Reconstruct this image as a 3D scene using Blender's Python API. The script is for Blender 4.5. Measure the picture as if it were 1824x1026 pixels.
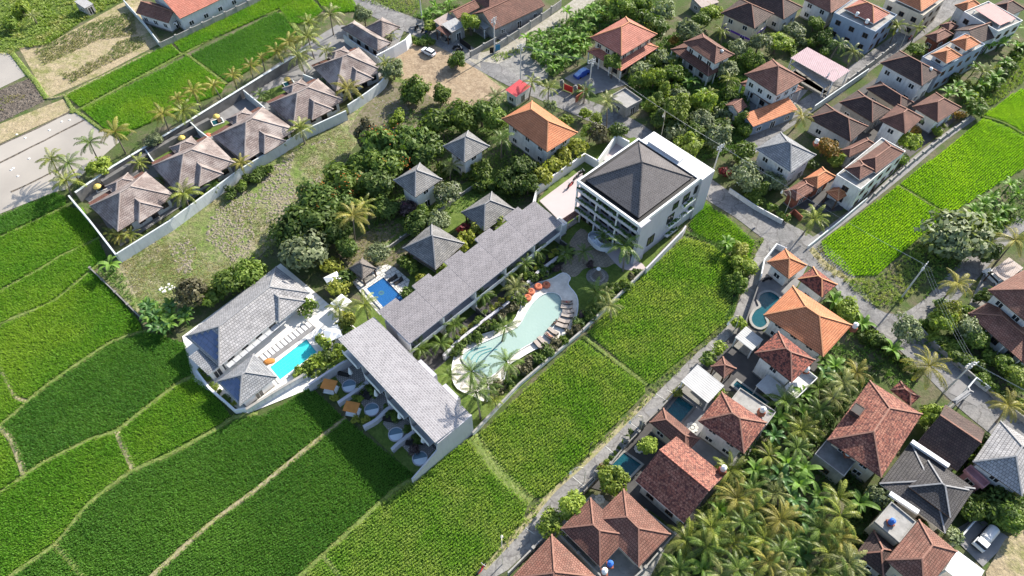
import bpy, math, random
import numpy as np
from mathutils import Vector, Matrix

random.seed(7)
rng = np.random.default_rng(7)
for o in list(bpy.data.objects):
 bpy.data.objects.remove(o)
scene = bpy.context.scene
COL = scene.collection
PI = math.pi

# ------------------------------------------------------------------ camera
CAM_H, PITCH, FPX = 105.0, math.radians(53.0), 1260.0     # drone height, tilt below the horizon, focal length on an 1824 wide frame
cam_d = bpy.data.cameras.new('drone_camera')
cam_d.sensor_width = 36.0
cam_d.lens = 36.0 * FPX / 1824.0
cam_d.clip_start = 1.0
cam_d.clip_end = 4000.0
cam = bpy.data.objects.new('drone_camera', cam_d)
cam.location = (0, 0, CAM_H)
cam.rotation_euler = (math.radians(90.0) - PITCH, 0, 0)
COL.objects.link(cam)
scene.camera = cam

# ------------------------------------------------------------------ light
SUN_EL, SUN_AZ = math.radians(32.0), math.radians(45.0)   # azimuth measured from +X towards +Y
world = bpy.data.worlds.new('World')
scene.world = world
world.use_nodes = True
wn = world.node_tree
bg = wn.nodes['Background']
sky = wn.nodes.new('ShaderNodeTexSky')
sky.sky_type = 'NISHITA'
sky.sun_disc = False
sky.sun_elevation = SUN_EL
sky.sun_rotation = PI / 2 - SUN_AZ
sky.air_density = 1.0
sky.dust_density = 1.2
sky.ozone_density = 1.0
wn.links.new(sky.outputs[0], bg.inputs['Color'])
bg.inputs['Strength'].default_value = 0.125
sun_d = bpy.data.lights.new('sun', 'SUN')
sun_d.energy = 5.0
sun_d.angle = math.radians(0.55)
sun_d.color = (1.0, 0.93, 0.82)
sun = bpy.data.objects.new('sun', sun_d)
sun.location = (60, 70, 200)
sd = Vector((math.cos(SUN_EL) * math.cos(SUN_AZ), math.cos(SUN_EL) * math.sin(SUN_AZ), math.sin(SUN_EL)))
sun.rotation_euler = sd.to_track_quat('Z', 'Y').to_euler()
COL.objects.link(sun)
scene.view_settings.view_transform = 'Standard'
scene.view_settings.look = 'None'
scene.view_settings.exposure = 1.15
scene.view_settings.gamma = 1.0
scene.view_settings.use_curve_mapping = False
scene.render.engine = 'CYCLES'
scene.cycles.use_denoising = True
scene.cycles.max_bounces = 6
scene.cycles.diffuse_bounces = 3
scene.cycles.transparent_max_bounces = 6

# ------------------------------------------------------------------ placing helpers
_cp, _sp = math.cos(PITCH), math.sin(PITCH)

def W(px, py, z=0.0):
 """world point at height z that the survey photograph shows at (px, py)"""
 x = (px - 912.0) / FPX
 y = -(py - 513.0) / FPX
 d = Vector((x, _cp + y * _sp, -_sp + y * _cp))
 t = (z - CAM_H) / d.z
 return Vector((d.x * t, d.y * t, z))

def WP(pts, z=0.0):
 return [W(p[0], p[1], z) for p in pts]

# ------------------------------------------------------------------ objects
def link(o, parent=None):
 COL.objects.link(o)
 if parent is not None:
  o.parent = parent
 return o

def tag(o, label=None, cat=None, group=None, kind=None):
 if label: o['label'] = label
 if cat: o['category'] = cat
 if group: o['group'] = group
 if kind: o['kind'] = kind
 return o

def thing(name, loc, label, cat, group=None, rz=0.0):
 o = bpy.data.objects.new(name, None)
 o.empty_display_size = 0.5
 o.location = loc
 o.rotation_euler = (0, 0, rz)
 tag(o, label, cat, group)
 return link(o)

def inst(name, mesh, parent=None, loc=(0, 0, 0), rot=(0, 0, 0), scale=(1, 1, 1)):
 """one more object on shared mesh data"""
 o = bpy.data.objects.new(name, mesh)
 o.location = loc
 o.rotation_euler = rot
 o.scale = scale if hasattr(scale, '__len__') else (scale,) * 3
 return link(o, parent)

class MB:
 """collects faces, then builds ONE mesh object"""
 def __init__(s):
  s.v = []; s.f = []; s.m = []
 def vert(s, p):
  s.v.append((p[0], p[1], p[2])); return len(s.v) - 1
 def face(s, pts, m=0):
  i0 = len(s.v)
  for p in pts: s.v.append((p[0], p[1], p[2]))
  s.f.append(tuple(range(i0, i0 + len(pts)))); s.m.append(m)
 def box(s, c, size, rz=0.0, m=0, top_m=None):
  """c = centre of the base"""
  hx, hy, h = size[0] / 2, size[1] / 2, size[2]
  ca, sa = math.cos(rz), math.sin(rz)
  q = [(c[0] + x * ca - y * sa, c[1] + x * sa + y * ca) for x, y in ((-hx, -hy), (hx, -hy), (hx, hy), (-hx, hy))]
  s.prism(q, c[2], c[2] + h, m, top_m)
 def prism(s, poly, z0, z1, m=0, top_m=None):
  n = len(poly)
  a = sum(poly[i][0] * poly[(i + 1) % n][1] - poly[(i + 1) % n][0] * poly[i][1] for i in range(n))
  if a < 0: poly = poly[::-1]
  s.face([(p[0], p[1], z1) for p in poly], m if top_m is None else top_m)
  s.face([(p[0], p[1], z0) for p in poly[::-1]], m)
  for i in range(n):
   p, q = poly[i], poly[(i + 1) % n]
   s.face([(p[0], p[1], z0), (q[0], q[1], z0), (q[0], q[1], z1), (p[0], p[1], z1)], m)
 def bar(s, a, b, w, h, m=0):
  """rectangular bar from a to b, h upward"""
  a, b = Vector(a), Vector(b)
  d = b - a
  side = Vector((-d.y, d.x, 0))
  side = side.normalized() * (w / 2) if side.length > 1e-6 else Vector((w / 2, 0, 0))
  up = d.cross(side)
  up = up.normalized() * h if up.length > 1e-9 else Vector((0, 0, h))
  if up.z < 0: up = -up
  A = [a - side, a + side, a + side + up, a - side + up]
  B = [b - side, b + side, b + side + up, b - side + up]
  s.face(A[::-1], m) if False else None
  for i in range(4):
   j = (i + 1) % 4
   s.face([A[i], B[i], B[j], A[j]], m)
  s.face([A[0], A[1], A[2], A[3]], m); s.face([B[3], B[2], B[1], B[0]], m)
 def tube(s, path, radii, n=6, m=0, cap=True):
  rings = []
  for k, p in enumerate(path):
   p = Vector(p)
   d = (Vector(path[min(k + 1, len(path) - 1)]) - Vector(path[max(k - 1, 0)])).normalized()
   ref = Vector((0, 0, 1)) if abs(d.z) < 0.9 else Vector((1, 0, 0))
   u = d.cross(ref).normalized(); w = d.cross(u).normalized()
   r = radii[k] if hasattr(radii, '__len__') else radii
   i0 = len(s.v)
   for j in range(n):
    a = 2 * PI * j / n
    q = p + u * (r * math.cos(a)) + w * (r * math.sin(a))
    s.v.append((q.x, q.y, q.z))
   rings.append(i0)
  for k in range(len(rings) - 1):
   for j in range(n):
    s.f.append((rings[k] + j, rings[k] + (j + 1) % n, rings[k + 1] + (j + 1) % n, rings[k + 1] + j)); s.m.append(m)
  if cap:
   s.f.append(tuple(rings[0] + j for j in range(n))[::-1]); s.m.append(m)
   s.f.append(tuple(rings[-1] + j for j in range(n))); s.m.append(m)
 def lathe(s, c, prof, n=12, m=0):
  """prof: list of (radius, z) from bottom to top"""
  rings = []
  for r, z in prof:
   i0 = len(s.v)
   for j in range(n):
    a = 2 * PI * j / n
    s.v.append((c[0] + r * math.cos(a), c[1] + r * math.sin(a), c[2] + z))
   rings.append(i0)
  for k in range(len(rings) - 1):
   for j in range(n):
    s.f.append((rings[k] + j, rings[k] + (j + 1) % n, rings[k + 1] + (j + 1) % n, rings[k + 1] + j)); s.m.append(m)
  s.f.append(tuple(rings[0] + j for j in range(n))[::-1]); s.m.append(m)
  s.f.append(tuple(rings[-1] + j for j in range(n))); s.m.append(m)
 def mesh(s, name, mats, uang=0.0, smooth=False, uv=True):
  me = bpy.data.meshes.new(name)
  me.from_pydata(s.v, [], s.f)
  for mm in (mats if isinstance(mats, (list, tuple)) else [mats]): me.materials.append(mm)
  me.polygons.foreach_set('material_index', s.m)
  if smooth: me.polygons.foreach_set('use_smooth', [True] * len(s.f))
  if uv: auto_uv(me, uang)
  me.update()
  return me
 def build(s, name, mats, parent=None, loc=(0, 0, 0), uang=0.0, smooth=False):
  o = bpy.data.objects.new(name, s.mesh(name, mats, uang, smooth))
  o.location = loc
  return link(o, parent)

def auto_uv(me, uang=0.0):
 """metric UVs: u level along the face, v up the slope"""
 nl = len(me.loops)
 co = np.empty(len(me.vertices) * 3); me.vertices.foreach_get('co', co); co = co.reshape(-1, 3)
 vi = np.empty(nl, int); me.loops.foreach_get('vertex_index', vi)
 tot = np.empty(len(me.polygons), int); me.polygons.foreach_get('loop_total', tot)
 no = np.empty(len(me.polygons) * 3); me.polygons.foreach_get('normal', no); no = no.reshape(-1, 3)
 u = np.stack([-no[:, 1], no[:, 0], np.zeros(len(no))], 1)
 ln = np.linalg.norm(u, axis=1)
 flat = ln < 0.05
 u[flat] = (math.cos(uang), math.sin(uang), 0)
 u /= np.linalg.norm(u, axis=1)[:, None]
 v = np.cross(no, u)
 pi = np.repeat(np.arange(len(tot)), tot)
 p = co[vi]
 uvs = np.stack([(p * u[pi]).sum(1), (p * v[pi]).sum(1)], 1)
 lay = me.uv_layers.new(name='UVMap')
 lay.data.foreach_set('uv', uvs.ravel())

def sheet(name, pts, z, mat, kind='structure', uang=0.0, thick=0.0, parent=None):
 """flat polygon; with thick > 0 a slab whose top is at z"""
 m = MB()
 if thick: m.prism([(p[0], p[1]) for p in pts], z - thick, z)
 else:
  n = len(pts)
  a = sum(pts[i][0] * pts[(i + 1) % n][1] - pts[(i + 1) % n][0] * pts[i][1] for i in range(n))
  m.face([(p[0], p[1], z) for p in (pts if a > 0 else pts[::-1])])
 o = m.build(name, mat, parent, uang=uang)
 if kind and parent is None: o['kind'] = kind
 return o

def smooth_line(pts, k=4, closed=False):
 """Catmull-Rom through 2D/3D points"""
 P = [Vector((p[0], p[1], p[2] if len(p) > 2 else 0)) for p in pts]
 n = len(P); out = []
 rng_ = range(n) if closed else range(n - 1)
 for i in rng_:
  g = (lambda q: P[q % n]) if closed else (lambda q: P[min(max(q, 0), n - 1)])
  p0, p1, p2, p3 = g(i - 1), g(i), g(i + 1), g(i + 2)
  for j in range(k):
   t = j / k
   out.append(0.5 * ((2 * p1) + (p2 - p0) * t + (2 * p0 - 5 * p1 + 4 * p2 - p3) * t * t + (3 * p1 - p0 - 3 * p2 + p3) * t ** 3))
 if not closed: out.append(P[-1])
 return out

def ribbon(name, pts, width, z, mat, kind='structure', prof=None, jit=0.0):
 """strip along a polyline; prof = list of (offset, height) for raised banks"""
 prof = prof or [(-width / 2, 0), (width / 2, 0)]
 m = MB(); rows = []
 n = len(pts)
 for i, p in enumerate(pts):
  d = Vector(pts[min(i + 1, n - 1)]) - Vector(pts[max(i - 1, 0)]); d.z = 0
  d.normalize(); s = Vector((d.y, -d.x, 0))
  row = []
  for o, h in prof:
   q = Vector((p[0], p[1], 0)) + s * (o * (1 + random.uniform(-jit, jit)))
   row.append(m.vert((q.x, q.y, z + h * (1 + random.uniform(-jit, jit)))))
  rows.append(row)
 for a, b in zip(rows, rows[1:]):
  for k in range(len(prof) - 1):
   m.f.append((a[k], b[k], b[k + 1], a[k + 1])); m.m.append(0)
 # make faces look up
 o = m.build(name, mat)
 me = o.data
 if len(me.polygons) and me.polygons[0].normal.z < 0: me.flip_normals()
 if kind: o['kind'] = kind
 return o

def in_poly(x, y, poly):
 x = np.asarray(x); y = np.asarray(y)
 c = np.zeros(x.shape, bool)
 n = len(poly); j = n - 1
 for i in range(n):
  xi, yi = poly[i][0], poly[i][1]; xj, yj = poly[j][0], poly[j][1]
  with np.errstate(divide='ignore', invalid='ignore'):
   t = ((yi > y) != (yj > y)) & (x < (xj - xi) * (y - yi) / (yj - yi + 1e-12) + xi)
  c ^= t; j = i
 return c
# ------------------------------------------------------------------ materials
def _new(name, rough=0.8, spec=0.3):
 m = bpy.data.materials.new(name); m.use_nodes = True
 nt = m.node_tree; b = nt.nodes['Principled BSDF']
 b.inputs['Roughness'].default_value = rough
 b.inputs['Specular IOR Level'].default_value = spec
 return m, nt, b

def _n(nt, t, **kw):
 n = nt.nodes.new(t)
 for k, v in kw.items():
  if k.startswith('i_'): n.inputs[k[2:].replace('_', ' ')].default_value = v
  else: setattr(n, k, v)
 return n

def _mix(nt, fac, a, b, mode='MIX'):
 n = nt.nodes.new('ShaderNodeMix'); n.data_type = 'RGBA'; n.blend_type = mode
 for s, v in ((0, fac), (6, a), (7, b)):
  if hasattr(v, 'is_linked') or hasattr(v, 'links'): nt.links.new(v, n.inputs[s])
  else: n.inputs[s].default_value = v if s == 0 else (*v[:3], 1)
 return n.outputs[2]

def _ramp(nt, fac, lo, hi, a=0.0, b=1.0):
 n = nt.nodes.new('ShaderNodeMapRange')
 n.inputs['From Min'].default_value = lo; n.inputs['From Max'].default_value = hi
 n.inputs['To Min'].default_value = a; n.inputs['To Max'].default_value = b
 nt.links.new(fac, n.inputs['Value'])
 return n.outputs[0]

def _noise(nt, scale, vec=None, detail=4.0, rough=0.55):
 n = _n(nt, 'ShaderNodeTexNoise', i_Scale=scale, i_Detail=detail, i_Roughness=rough)
 if vec is not None: nt.links.new(vec, n.inputs['Vector'])
 return n.outputs['Fac']

def _pos(nt): return nt.nodes.new('ShaderNodeNewGeometry').outputs['Position']

def _bump(nt, b, h, dist, strength=1.0):
 n = _n(nt, 'ShaderNodeBump', i_Strength=strength, i_Distance=dist)
 nt.links.new(h, n.inputs['Height']); nt.links.new(n.outputs[0], b.inputs['Normal'])

def plain(name, col, rough=0.7, var=0.25, scale=1.2, stain=0.0, bump=0.0, bscale=8.0, spec=0.3, col2=None):
 m, nt, b = _new(name, rough, spec)
 p = _pos(nt)
 f = _noise(nt, scale, p)
 f = _ramp(nt, f, 0.3, 0.7)
 c2 = col2 or tuple(c * (1 - var) for c in col)
 c = _mix(nt, f, c2, col)
 if stain:
  mp = _n(nt, 'ShaderNodeMapping'); mp.inputs['Scale'].default_value = (1.6, 1.6, 0.25)
  nt.links.new(p, mp.inputs['Vector'])
  s = _ramp(nt, _noise(nt, 1.5, mp.outputs[0], 6, 0.65), 0.5, 0.75)
  c = _mix(nt, _ramp(nt, s, 0, 1, 0, stain), c, tuple(x * 0.35 for x in col))
 nt.links.new(c, b.inputs['Base Color'])
 if bump: _bump(nt, b, _noise(nt, bscale, p), bump)
 return m

def metal_sheet(name, col, pitch=0.35, rust=0.0, rough=0.65):
 """corrugated sheet: ribs run up the slope"""
 m, nt, b = _new(name, rough, 0.2)
 uv = nt.nodes.new('ShaderNodeUVMap').outputs[0]
 wv = _n(nt, 'ShaderNodeTexWave', i_Scale=0.314 / pitch, i_Distortion=0.0)
 wv.bands_direction = 'X'
 nt.links.new(uv, wv.inputs['Vector'])
 p = _pos(nt)
 f = _ramp(nt, _noise(nt, 0.8, p, 5, 0.6), 0.35, 0.7)
 c = _mix(nt, f, tuple(x * 0.8 for x in col), col)
 c = _mix(nt, _ramp(nt, wv.outputs['Fac'], 0.0, 0.25, 0.16, 0.0), c, tuple(x * 0.7 for x in col))
 if rust:
  r = _ramp(nt, _noise(nt, 1.7, p, 6, 0.7), 0.52, 0.66, 0, rust)
  c = _mix(nt, r, c, (0.16, 0.08, 0.045))
 nt.links.new(c, b.inputs['Base Color'])
 _bump(nt, b, wv.outputs['Fac'], 0.02)
 return m

def tiles(name, c1, c2, bw=0.36, rh=0.42, bias=0.0, moss=0.25, mosscol=(0.06, 0.055, 0.045), gap=0.035, gapf=0.42, rough=0.75, patch=0.35, bleach=None, spots=None):
 """clay tile / shingle courses laid on the metric UVs"""
 m, nt, b = _new(name, rough, 0.25)
 uv = nt.nodes.new('ShaderNodeUVMap').outputs[0]
 p = _pos(nt)
 br = _n(nt, 'ShaderNodeTexBrick', i_Scale=1.0)
 br.offset = 0.5
 br.inputs['Brick Width'].default_value = bw; br.inputs['Row Height'].default_value = rh
 br.inputs['Mortar Size'].default_value = gap; br.inputs['Mortar Smooth'].default_value = 0.3
 br.inputs['Bias'].default_value = bias
 br.inputs['Color1'].default_value = (*c1, 1); br.inputs['Color2'].default_value = (*c2, 1)
 br.inputs['Mortar'].default_value = (*[x * gapf for x in c1], 1)
 nt.links.new(uv, br.inputs['Vector'])
 c = br.outputs['Color']
 f = _ramp(nt, _noise(nt, 0.45, p, 6, 0.65), 0.3, 0.7, 1 - patch, 1 + patch * 0.45)
 mm = _n(nt, 'ShaderNodeVectorMath', operation='SCALE')
 nt.links.new(c, mm.inputs[0]); nt.links.new(f, mm.inputs['Scale'])
 c = mm.outputs[0]
 if moss:
  mp = _n(nt, 'ShaderNodeMapping'); mp.inputs['Scale'].default_value = (2.2, 0.5, 1)
  nt.links.new(uv, mp.inputs['Vector'])
  s = _ramp(nt, _noise(nt, 0.8, mp.outputs[0], 6, 0.7), 0.45, 0.75, 0, moss)
  c = _mix(nt, s, c, mosscol)
 if spots:
  s = _ramp(nt, _noise(nt, spots[1], uv, 3, 0.6), spots[2], spots[2] + .06)
  c = _mix(nt, s, c, spots[0])
 if bleach:
  s = _ramp(nt, _noise(nt, 0.23, p, 5, 0.65), 0.45, 0.62, 0, 0.8)
  c = _mix(nt, s, c, bleach)
 nt.links.new(c, b.inputs['Base Color'])
 # each course tips up towards its lower edge
 sx = _n(nt, 'ShaderNodeSeparateXYZ'); nt.links.new(uv, sx.inputs[0])
 dv = _n(nt, 'ShaderNodeMath', operation='DIVIDE'); dv.inputs[1].default_value = rh; nt.links.new(sx.outputs[1], dv.inputs[0])
 fr = _n(nt, 'ShaderNodeMath', operation='FRACT'); nt.links.new(dv.outputs[0], fr.inputs[0])
 iv = _n(nt, 'ShaderNodeMath', operation='SUBTRACT'); iv.inputs[0].default_value = 1.0; nt.links.new(fr.outputs[0], iv.inputs[1])
 ad = _n(nt, 'ShaderNodeMath', operation='MULTIPLY_ADD'); ad.inputs[1].default_value = -0.6
 nt.links.new(br.outputs['Fac'], ad.inputs[0]); nt.links.new(iv.outputs[0], ad.inputs[2])
 _bump(nt, b, ad.outputs[0], 0.06)
 return m

def paving(name, c1, c2, bw, rh, gap=0.04, gapcol=(0.1, 0.1, 0.09), off=0.5, rough=0.75):
 m, nt, b = _new(name, rough, 0.3)
 uv = nt.nodes.new('ShaderNodeUVMap').outputs[0]
 br = _n(nt, 'ShaderNodeTexBrick', i_Scale=1.0); br.offset = off
 br.inputs['Brick Width'].default_value = bw; br.inputs['Row Height'].default_value = rh
 br.inputs['Mortar Size'].default_value = gap
 br.inputs['Color1'].default_value = (*c1, 1); br.inputs['Color2'].default_value = (*c2, 1); br.inputs['Mortar'].default_value = (*gapcol, 1)
 nt.links.new(uv, br.inputs['Vector'])
 p = _pos(nt)
 f = _ramp(nt, _noise(nt, 0.6, p, 5, 0.6), 0.3, 0.7, 0.75, 1.1)
 mm = _n(nt, 'ShaderNodeVectorMath', operation='SCALE')
 nt.links.new(br.outputs['Color'], mm.inputs[0]); nt.links.new(f, mm.inputs['Scale'])
 nt.links.new(mm.outputs[0], b.inputs['Base Color'])
 _bump(nt, b, br.outputs['Fac'], 0.02, -1.0)
 return m

def soil(name, cols, scale=0.15, fine=2.5, bump=0.15, rough=0.95, th=(0.42, 0.58), crack=0.0):
 """three-colour earth mixed by two noises"""
 m, nt, b = _new(name, rough, 0.1)
 p = _pos(nt)
 f1 = _ramp(nt, _noise(nt, scale, p, 8, 0.65), th[0], th[1])
 f2 = _ramp(nt, _noise(nt, scale * 4.3, p, 8, 0.7), 0.42, 0.62)
 f3 = _ramp(nt, _noise(nt, fine, p, 6, 0.75), 0.3, 0.75, 0.6, 1.25)
 c = _mix(nt, f1, cols[0], cols[1])
 c = _mix(nt, f2, c, cols[2])
 mm = _n(nt, 'ShaderNodeVectorMath', operation='SCALE')
 nt.links.new(c, mm.inputs[0]); nt.links.new(f3, mm.inputs['Scale'])
 c = mm.outputs[0]
 if crack:
  vo = _n(nt, 'ShaderNodeTexVoronoi', feature='DISTANCE_TO_EDGE', i_Scale=crack)
  wob = _n(nt, 'ShaderNodeVectorMath', operation='ADD'); nt.links.new(p, wob.inputs[0])
  nn = _n(nt, 'ShaderNodeTexNoise', i_Scale=0.9, i_Detail=4.0); nt.links.new(p, nn.inputs['Vector']); nt.links.new(nn.outputs['Color'], wob.inputs[1])
  nt.links.new(wob.outputs[0], vo.inputs['Vector'])
  c = _mix(nt, _ramp(nt, vo.outputs['Distance'], 0.01, 0.04, 0.45, 0.0), c, (0.07, 0.065, 0.06))
  f4 = _ramp(nt, _noise(nt, 0.35, p, 3, 0.5), 0.56, 0.6, 0, 0.3)
  c = _mix(nt, f4, c, (0.12, 0.118, 0.115))
 nt.links.new(c, b.inputs['Base Color'])
 _bump(nt, b, _noise(nt, fine * 0.8, p, 8, 0.7), bump)
 return m

def leafy(name, c_lo, c_hi, trans=0.35, rough=0.55, patch=None, pscale=0.06, pth=(0.45, 0.65), obj_var=0.25, spec=0.25):
 """leaf: random tone per leaf, per plant and (crops) per patch of ground; lets light through"""
 m, nt, b = _new(name, rough, spec)
 geo = nt.nodes.new('ShaderNodeNewGeometry')
 rp = geo.outputs['Random Per Island']
 c = _mix(nt, rp, c_lo, c_hi)
 if patch:
  f = _ramp(nt, _noise(nt, pscale, geo.outputs['Position'], 6, 0.6), pth[0], pth[1])
  c = _mix(nt, f, c, patch)
 if obj_var:
  oi = nt.nodes.new('ShaderNodeObjectInfo')
  s = _ramp(nt, oi.outputs['Random'], 0, 1, 1 - obj_var, 1 + obj_var)
  mm = _n(nt, 'ShaderNodeVectorMath', operation='SCALE')
  nt.links.new(c, mm.inputs[0]); nt.links.new(s, mm.inputs['Scale'])
  c = mm.outputs[0]
 nt.links.new(c, b.inputs['Base Color'])
 out = nt.nodes['Material Output']
 tr = nt.nodes.new('ShaderNodeBsdfTranslucent')
 br = _n(nt, 'ShaderNodeVectorMath', operation='MULTIPLY'); br.inputs[1].default_value = (1.25, 1.35, 0.6)
 nt.links.new(c, br.inputs[0]); nt.links.new(br.outputs[0], tr.inputs['Color'])
 ms = nt.nodes.new('ShaderNodeMixShader'); ms.inputs[0].default_value = trans
 nt.links.new(b.outputs[0], ms.inputs[1]); nt.links.new(tr.outputs[0], ms.inputs[2])
 nt.links.new(ms.outputs[0], out.inputs['Surface'])
 return m

def water(name, tint, alpha=0.5, rough=0.06, wave=0.05, wscale=1.8):
 m, nt, b = _new(name, rough, 0.5)
 b.inputs['Base Color'].default_value = (*tint, 1)
 p = _pos(nt)
 _bump(nt, b, _noise(nt, wscale, p, 3), wave)
 tr = nt.nodes.new('ShaderNodeBsdfTransparent'); tr.inputs['Color'].default_value = (*[0.4 + 0.6 * min(1, t * 1.6) for t in tint], 1)
 ms = nt.nodes.new('ShaderNodeMixShader'); ms.inputs[0].default_value = 1 - alpha
 nt.links.new(b.outputs[0], ms.inputs[1]); nt.links.new(tr.outputs[0], ms.inputs[2])
 nt.links.new(ms.outputs[0], nt.nodes['Material Output'].inputs['Surface'])
 return m

def glass(name, tint=(0.02, 0.025, 0.03)):
 m, nt, b = _new(name, 0.08, 0.6)
 b.inputs['Base Color'].default_value = (*tint, 1)
 return m

X = {}
X['white'] = plain('white_plaster', (0.66, 0.655, 0.64), 0.75, 0.18, 0.6, 0.6)
X['cream'] = plain('cream_plaster', (0.62, 0.54, 0.42), 0.8, 0.15, 0.6, 0.35)
X['bluegrey'] = plain('blue_grey_plaster', (0.27, 0.33, 0.42), 0.8, 0.2, 0.5, 0.3)
X['palewall'] = plain('pale_blue_plaster', (0.55, 0.585, 0.59), 0.8, 0.15, 0.5, 0.4)
X['lilac'] = plain('lilac_shade_render', (0.45, 0.44, 0.475), 0.75, 0.08, 0.4, 0.25)  # carries the lilac-grey shade of the white hotel faces in its colour
X['purewhite'] = plain('bright_white_paint', (0.70, 0.70, 0.70), 0.6, 0.08, 0.5, 0.12)
X['concrete'] = plain('weathered_concrete', (0.34, 0.33, 0.31), 0.9, 0.35, 0.7, 0.5, 0.02)
X['darkconc'] = plain('dark_concrete', (0.17, 0.165, 0.16), 0.9, 0.4, 0.6, 0.4, 0.02)  # plain dark concrete; also puts shade into the rear garden wall
X['stone'] = plain('grey_stone', (0.25, 0.24, 0.22), 0.9, 0.4, 1.5, 0.3, 0.04)
X['brickred'] = plain('red_brick_wall', (0.30, 0.10, 0.06), 0.9, 0.3, 1.2, 0.3)
X['wood'] = plain('dark_timber', (0.10, 0.06, 0.04), 0.7, 0.3, 2.0)
X['fascia'] = plain('brown_fascia', (0.12, 0.075, 0.055), 0.7, 0.2, 1.0)
X['black'] = plain('black_gutter', (0.012, 0.012, 0.013), 0.6, 0.2)
X['frame'] = plain('window_frame_paint', (0.70, 0.69, 0.66), 0.5, 0.05)
X['woodframe'] = plain('brown_window_frame', (0.11, 0.06, 0.035), 0.6, 0.2)
X['glass'] = glass('window_glass')
X['steel'] = plain('galvanised_steel', (0.45, 0.46, 0.47), 0.4, 0.15, 2.0, spec=0.6)
X['rubber'] = plain('black_rubber', (0.02, 0.02, 0.02), 0.8, 0.1)
X['carwhite'] = plain('white_car_paint', (0.78, 0.79, 0.8), 0.25, 0.03, spec=0.6)
X['tankblue'] = plain('blue_plastic', (0.03, 0.13, 0.45), 0.45, 0.1)
X['tankwhite'] = plain('white_plastic', (0.72, 0.72, 0.70), 0.5, 0.1)
X['tankgrey'] = plain('stainless_tank', (0.5, 0.5, 0.5), 0.3, 0.1, spec=0.7)
X['orangecloth'] = plain('orange_cloth', (0.46, 0.19, 0.045), 0.8, 0.2, 1.5)
X['coral'] = plain('coral_cushion', (0.5, 0.15, 0.08), 0.8, 0.1)
X['lounger'] = plain('taupe_cushion', (0.36, 0.31, 0.27), 0.85, 0.1)
X['darkwood'] = plain('black_stained_slats', (0.03, 0.028, 0.026), 0.7, 0.2)
X['whitecloth'] = plain('white_canvas', (0.78, 0.78, 0.77), 0.8, 0.06)
X['redpaint'] = plain('red_paint', (0.5, 0.03, 0.03), 0.4, 0.1)
X['pink'] = plain('pink_painted_concrete', (0.52, 0.26, 0.27), 0.8, 0.2)
# roofs
X['t_orange'] = tiles('orange_clay_tiles', (0.50, 0.185, 0.085), (0.57, 0.23, 0.115), moss=0.25, mosscol=(0.2, 0.09, 0.05), patch=0.22)
X['t_salmon'] = tiles('salmon_clay_tiles', (0.43, 0.155, 0.11), (0.50, 0.20, 0.145), moss=0.28, mosscol=(0.17, 0.09, 0.07), patch=0.25)
X['t_brown'] = tiles('brown_clay_tiles', (0.15, 0.068, 0.052), (0.20, 0.095, 0.07), moss=0.35, patch=0.35)
X['t_rust'] = tiles('maroon_clay_tiles', (0.20, 0.088, 0.064), (0.27, 0.135, 0.10), moss=0.35, patch=0.35)
X['t_mottle'] = tiles('mottled_red_clay_tiles', (0.30, 0.095, 0.065), (0.24, 0.07, 0.05), bw=0.4, rh=0.42, moss=0.2, patch=0.3, spots=((0.055, 0.022, 0.02), 1.6, 0.5))
X['t_mottle2'] = tiles('speckled_red_clay_tiles', (0.26, 0.088, 0.062), (0.36, 0.165, 0.115), bw=0.4, rh=0.42, moss=0.28, patch=0.35, spots=((0.095, 0.035, 0.03), 1.9, 0.51))
X['t_dark'] = tiles('dark_brown_clay_tiles', (0.065, 0.04, 0.037), (0.10, 0.062, 0.053), moss=0.4, patch=0.35)
X['t_charcoal'] = tiles('charcoal_tiles', (0.055, 0.052, 0.055), (0.085, 0.08, 0.08), moss=0.35, patch=0.3)
X['t_villa'] = tiles('weathered_brown_villa_tiles', (0.215, 0.165, 0.15), (0.29, 0.235, 0.215), moss=0.5, mosscol=(0.085, 0.08, 0.085), patch=0.4, bleach=(0.37, 0.32, 0.295))
X['t_slate'] = tiles('grey_slate_tiles', (0.22, 0.23, 0.245), (0.31, 0.315, 0.325), moss=0.3, patch=0.25)
X['t_greywave'] = tiles('light_grey_wave_tiles', (0.27, 0.265, 0.27), (0.37, 0.36, 0.36), bw=0.45, rh=0.5, moss=0.3, patch=0.25, gapf=0.45)
X['t_shingle'] = tiles('pale_resort_shingles', (0.33, 0.315, 0.32), (0.25, 0.238, 0.245), bw=0.6, rh=0.38, moss=0.15, patch=0.14, gap=0.04, gapf=1.5)
X['t_hotel'] = tiles('dark_hotel_shingles', (0.10, 0.093, 0.095), (0.075, 0.068, 0.07), bw=0.45, rh=0.45, moss=0.15, patch=0.2, gap=0.045, gapf=1.7)
X['t_shake'] = tiles('weathered_timber_shakes', (0.20, 0.20, 0.20), (0.31, 0.30, 0.29), bw=0.25, rh=0.34, moss=0.3, patch=0.35)
X['thatch'] = tiles('grey_thatch', (0.36, 0.32, 0.29), (0.46, 0.41, 0.37), bw=0.08, rh=0.5, moss=0.25, patch=0.3)
X['m_white'] = metal_sheet('white_metal_roofing', (0.42, 0.42, 0.415), 0.4)
X['m_pink'] = metal_sheet('faded_pink_metal_roofing', (0.36, 0.25, 0.27), 0.45)
X['m_rusty'] = metal_sheet('rusty_metal_roofing', (0.36, 0.30, 0.27), 0.35, 0.6)
X['m_grey'] = metal_sheet('grey_metal_roofing', (0.36, 0.36, 0.36), 0.35, 0.3)
X['m_red'] = metal_sheet('red_metal_roofing', (0.45, 0.06, 0.07), 0.4)
X['m_rose'] = metal_sheet('dusty_rose_metal_roofing', (0.47, 0.17, 0.17), 0.4)
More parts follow.
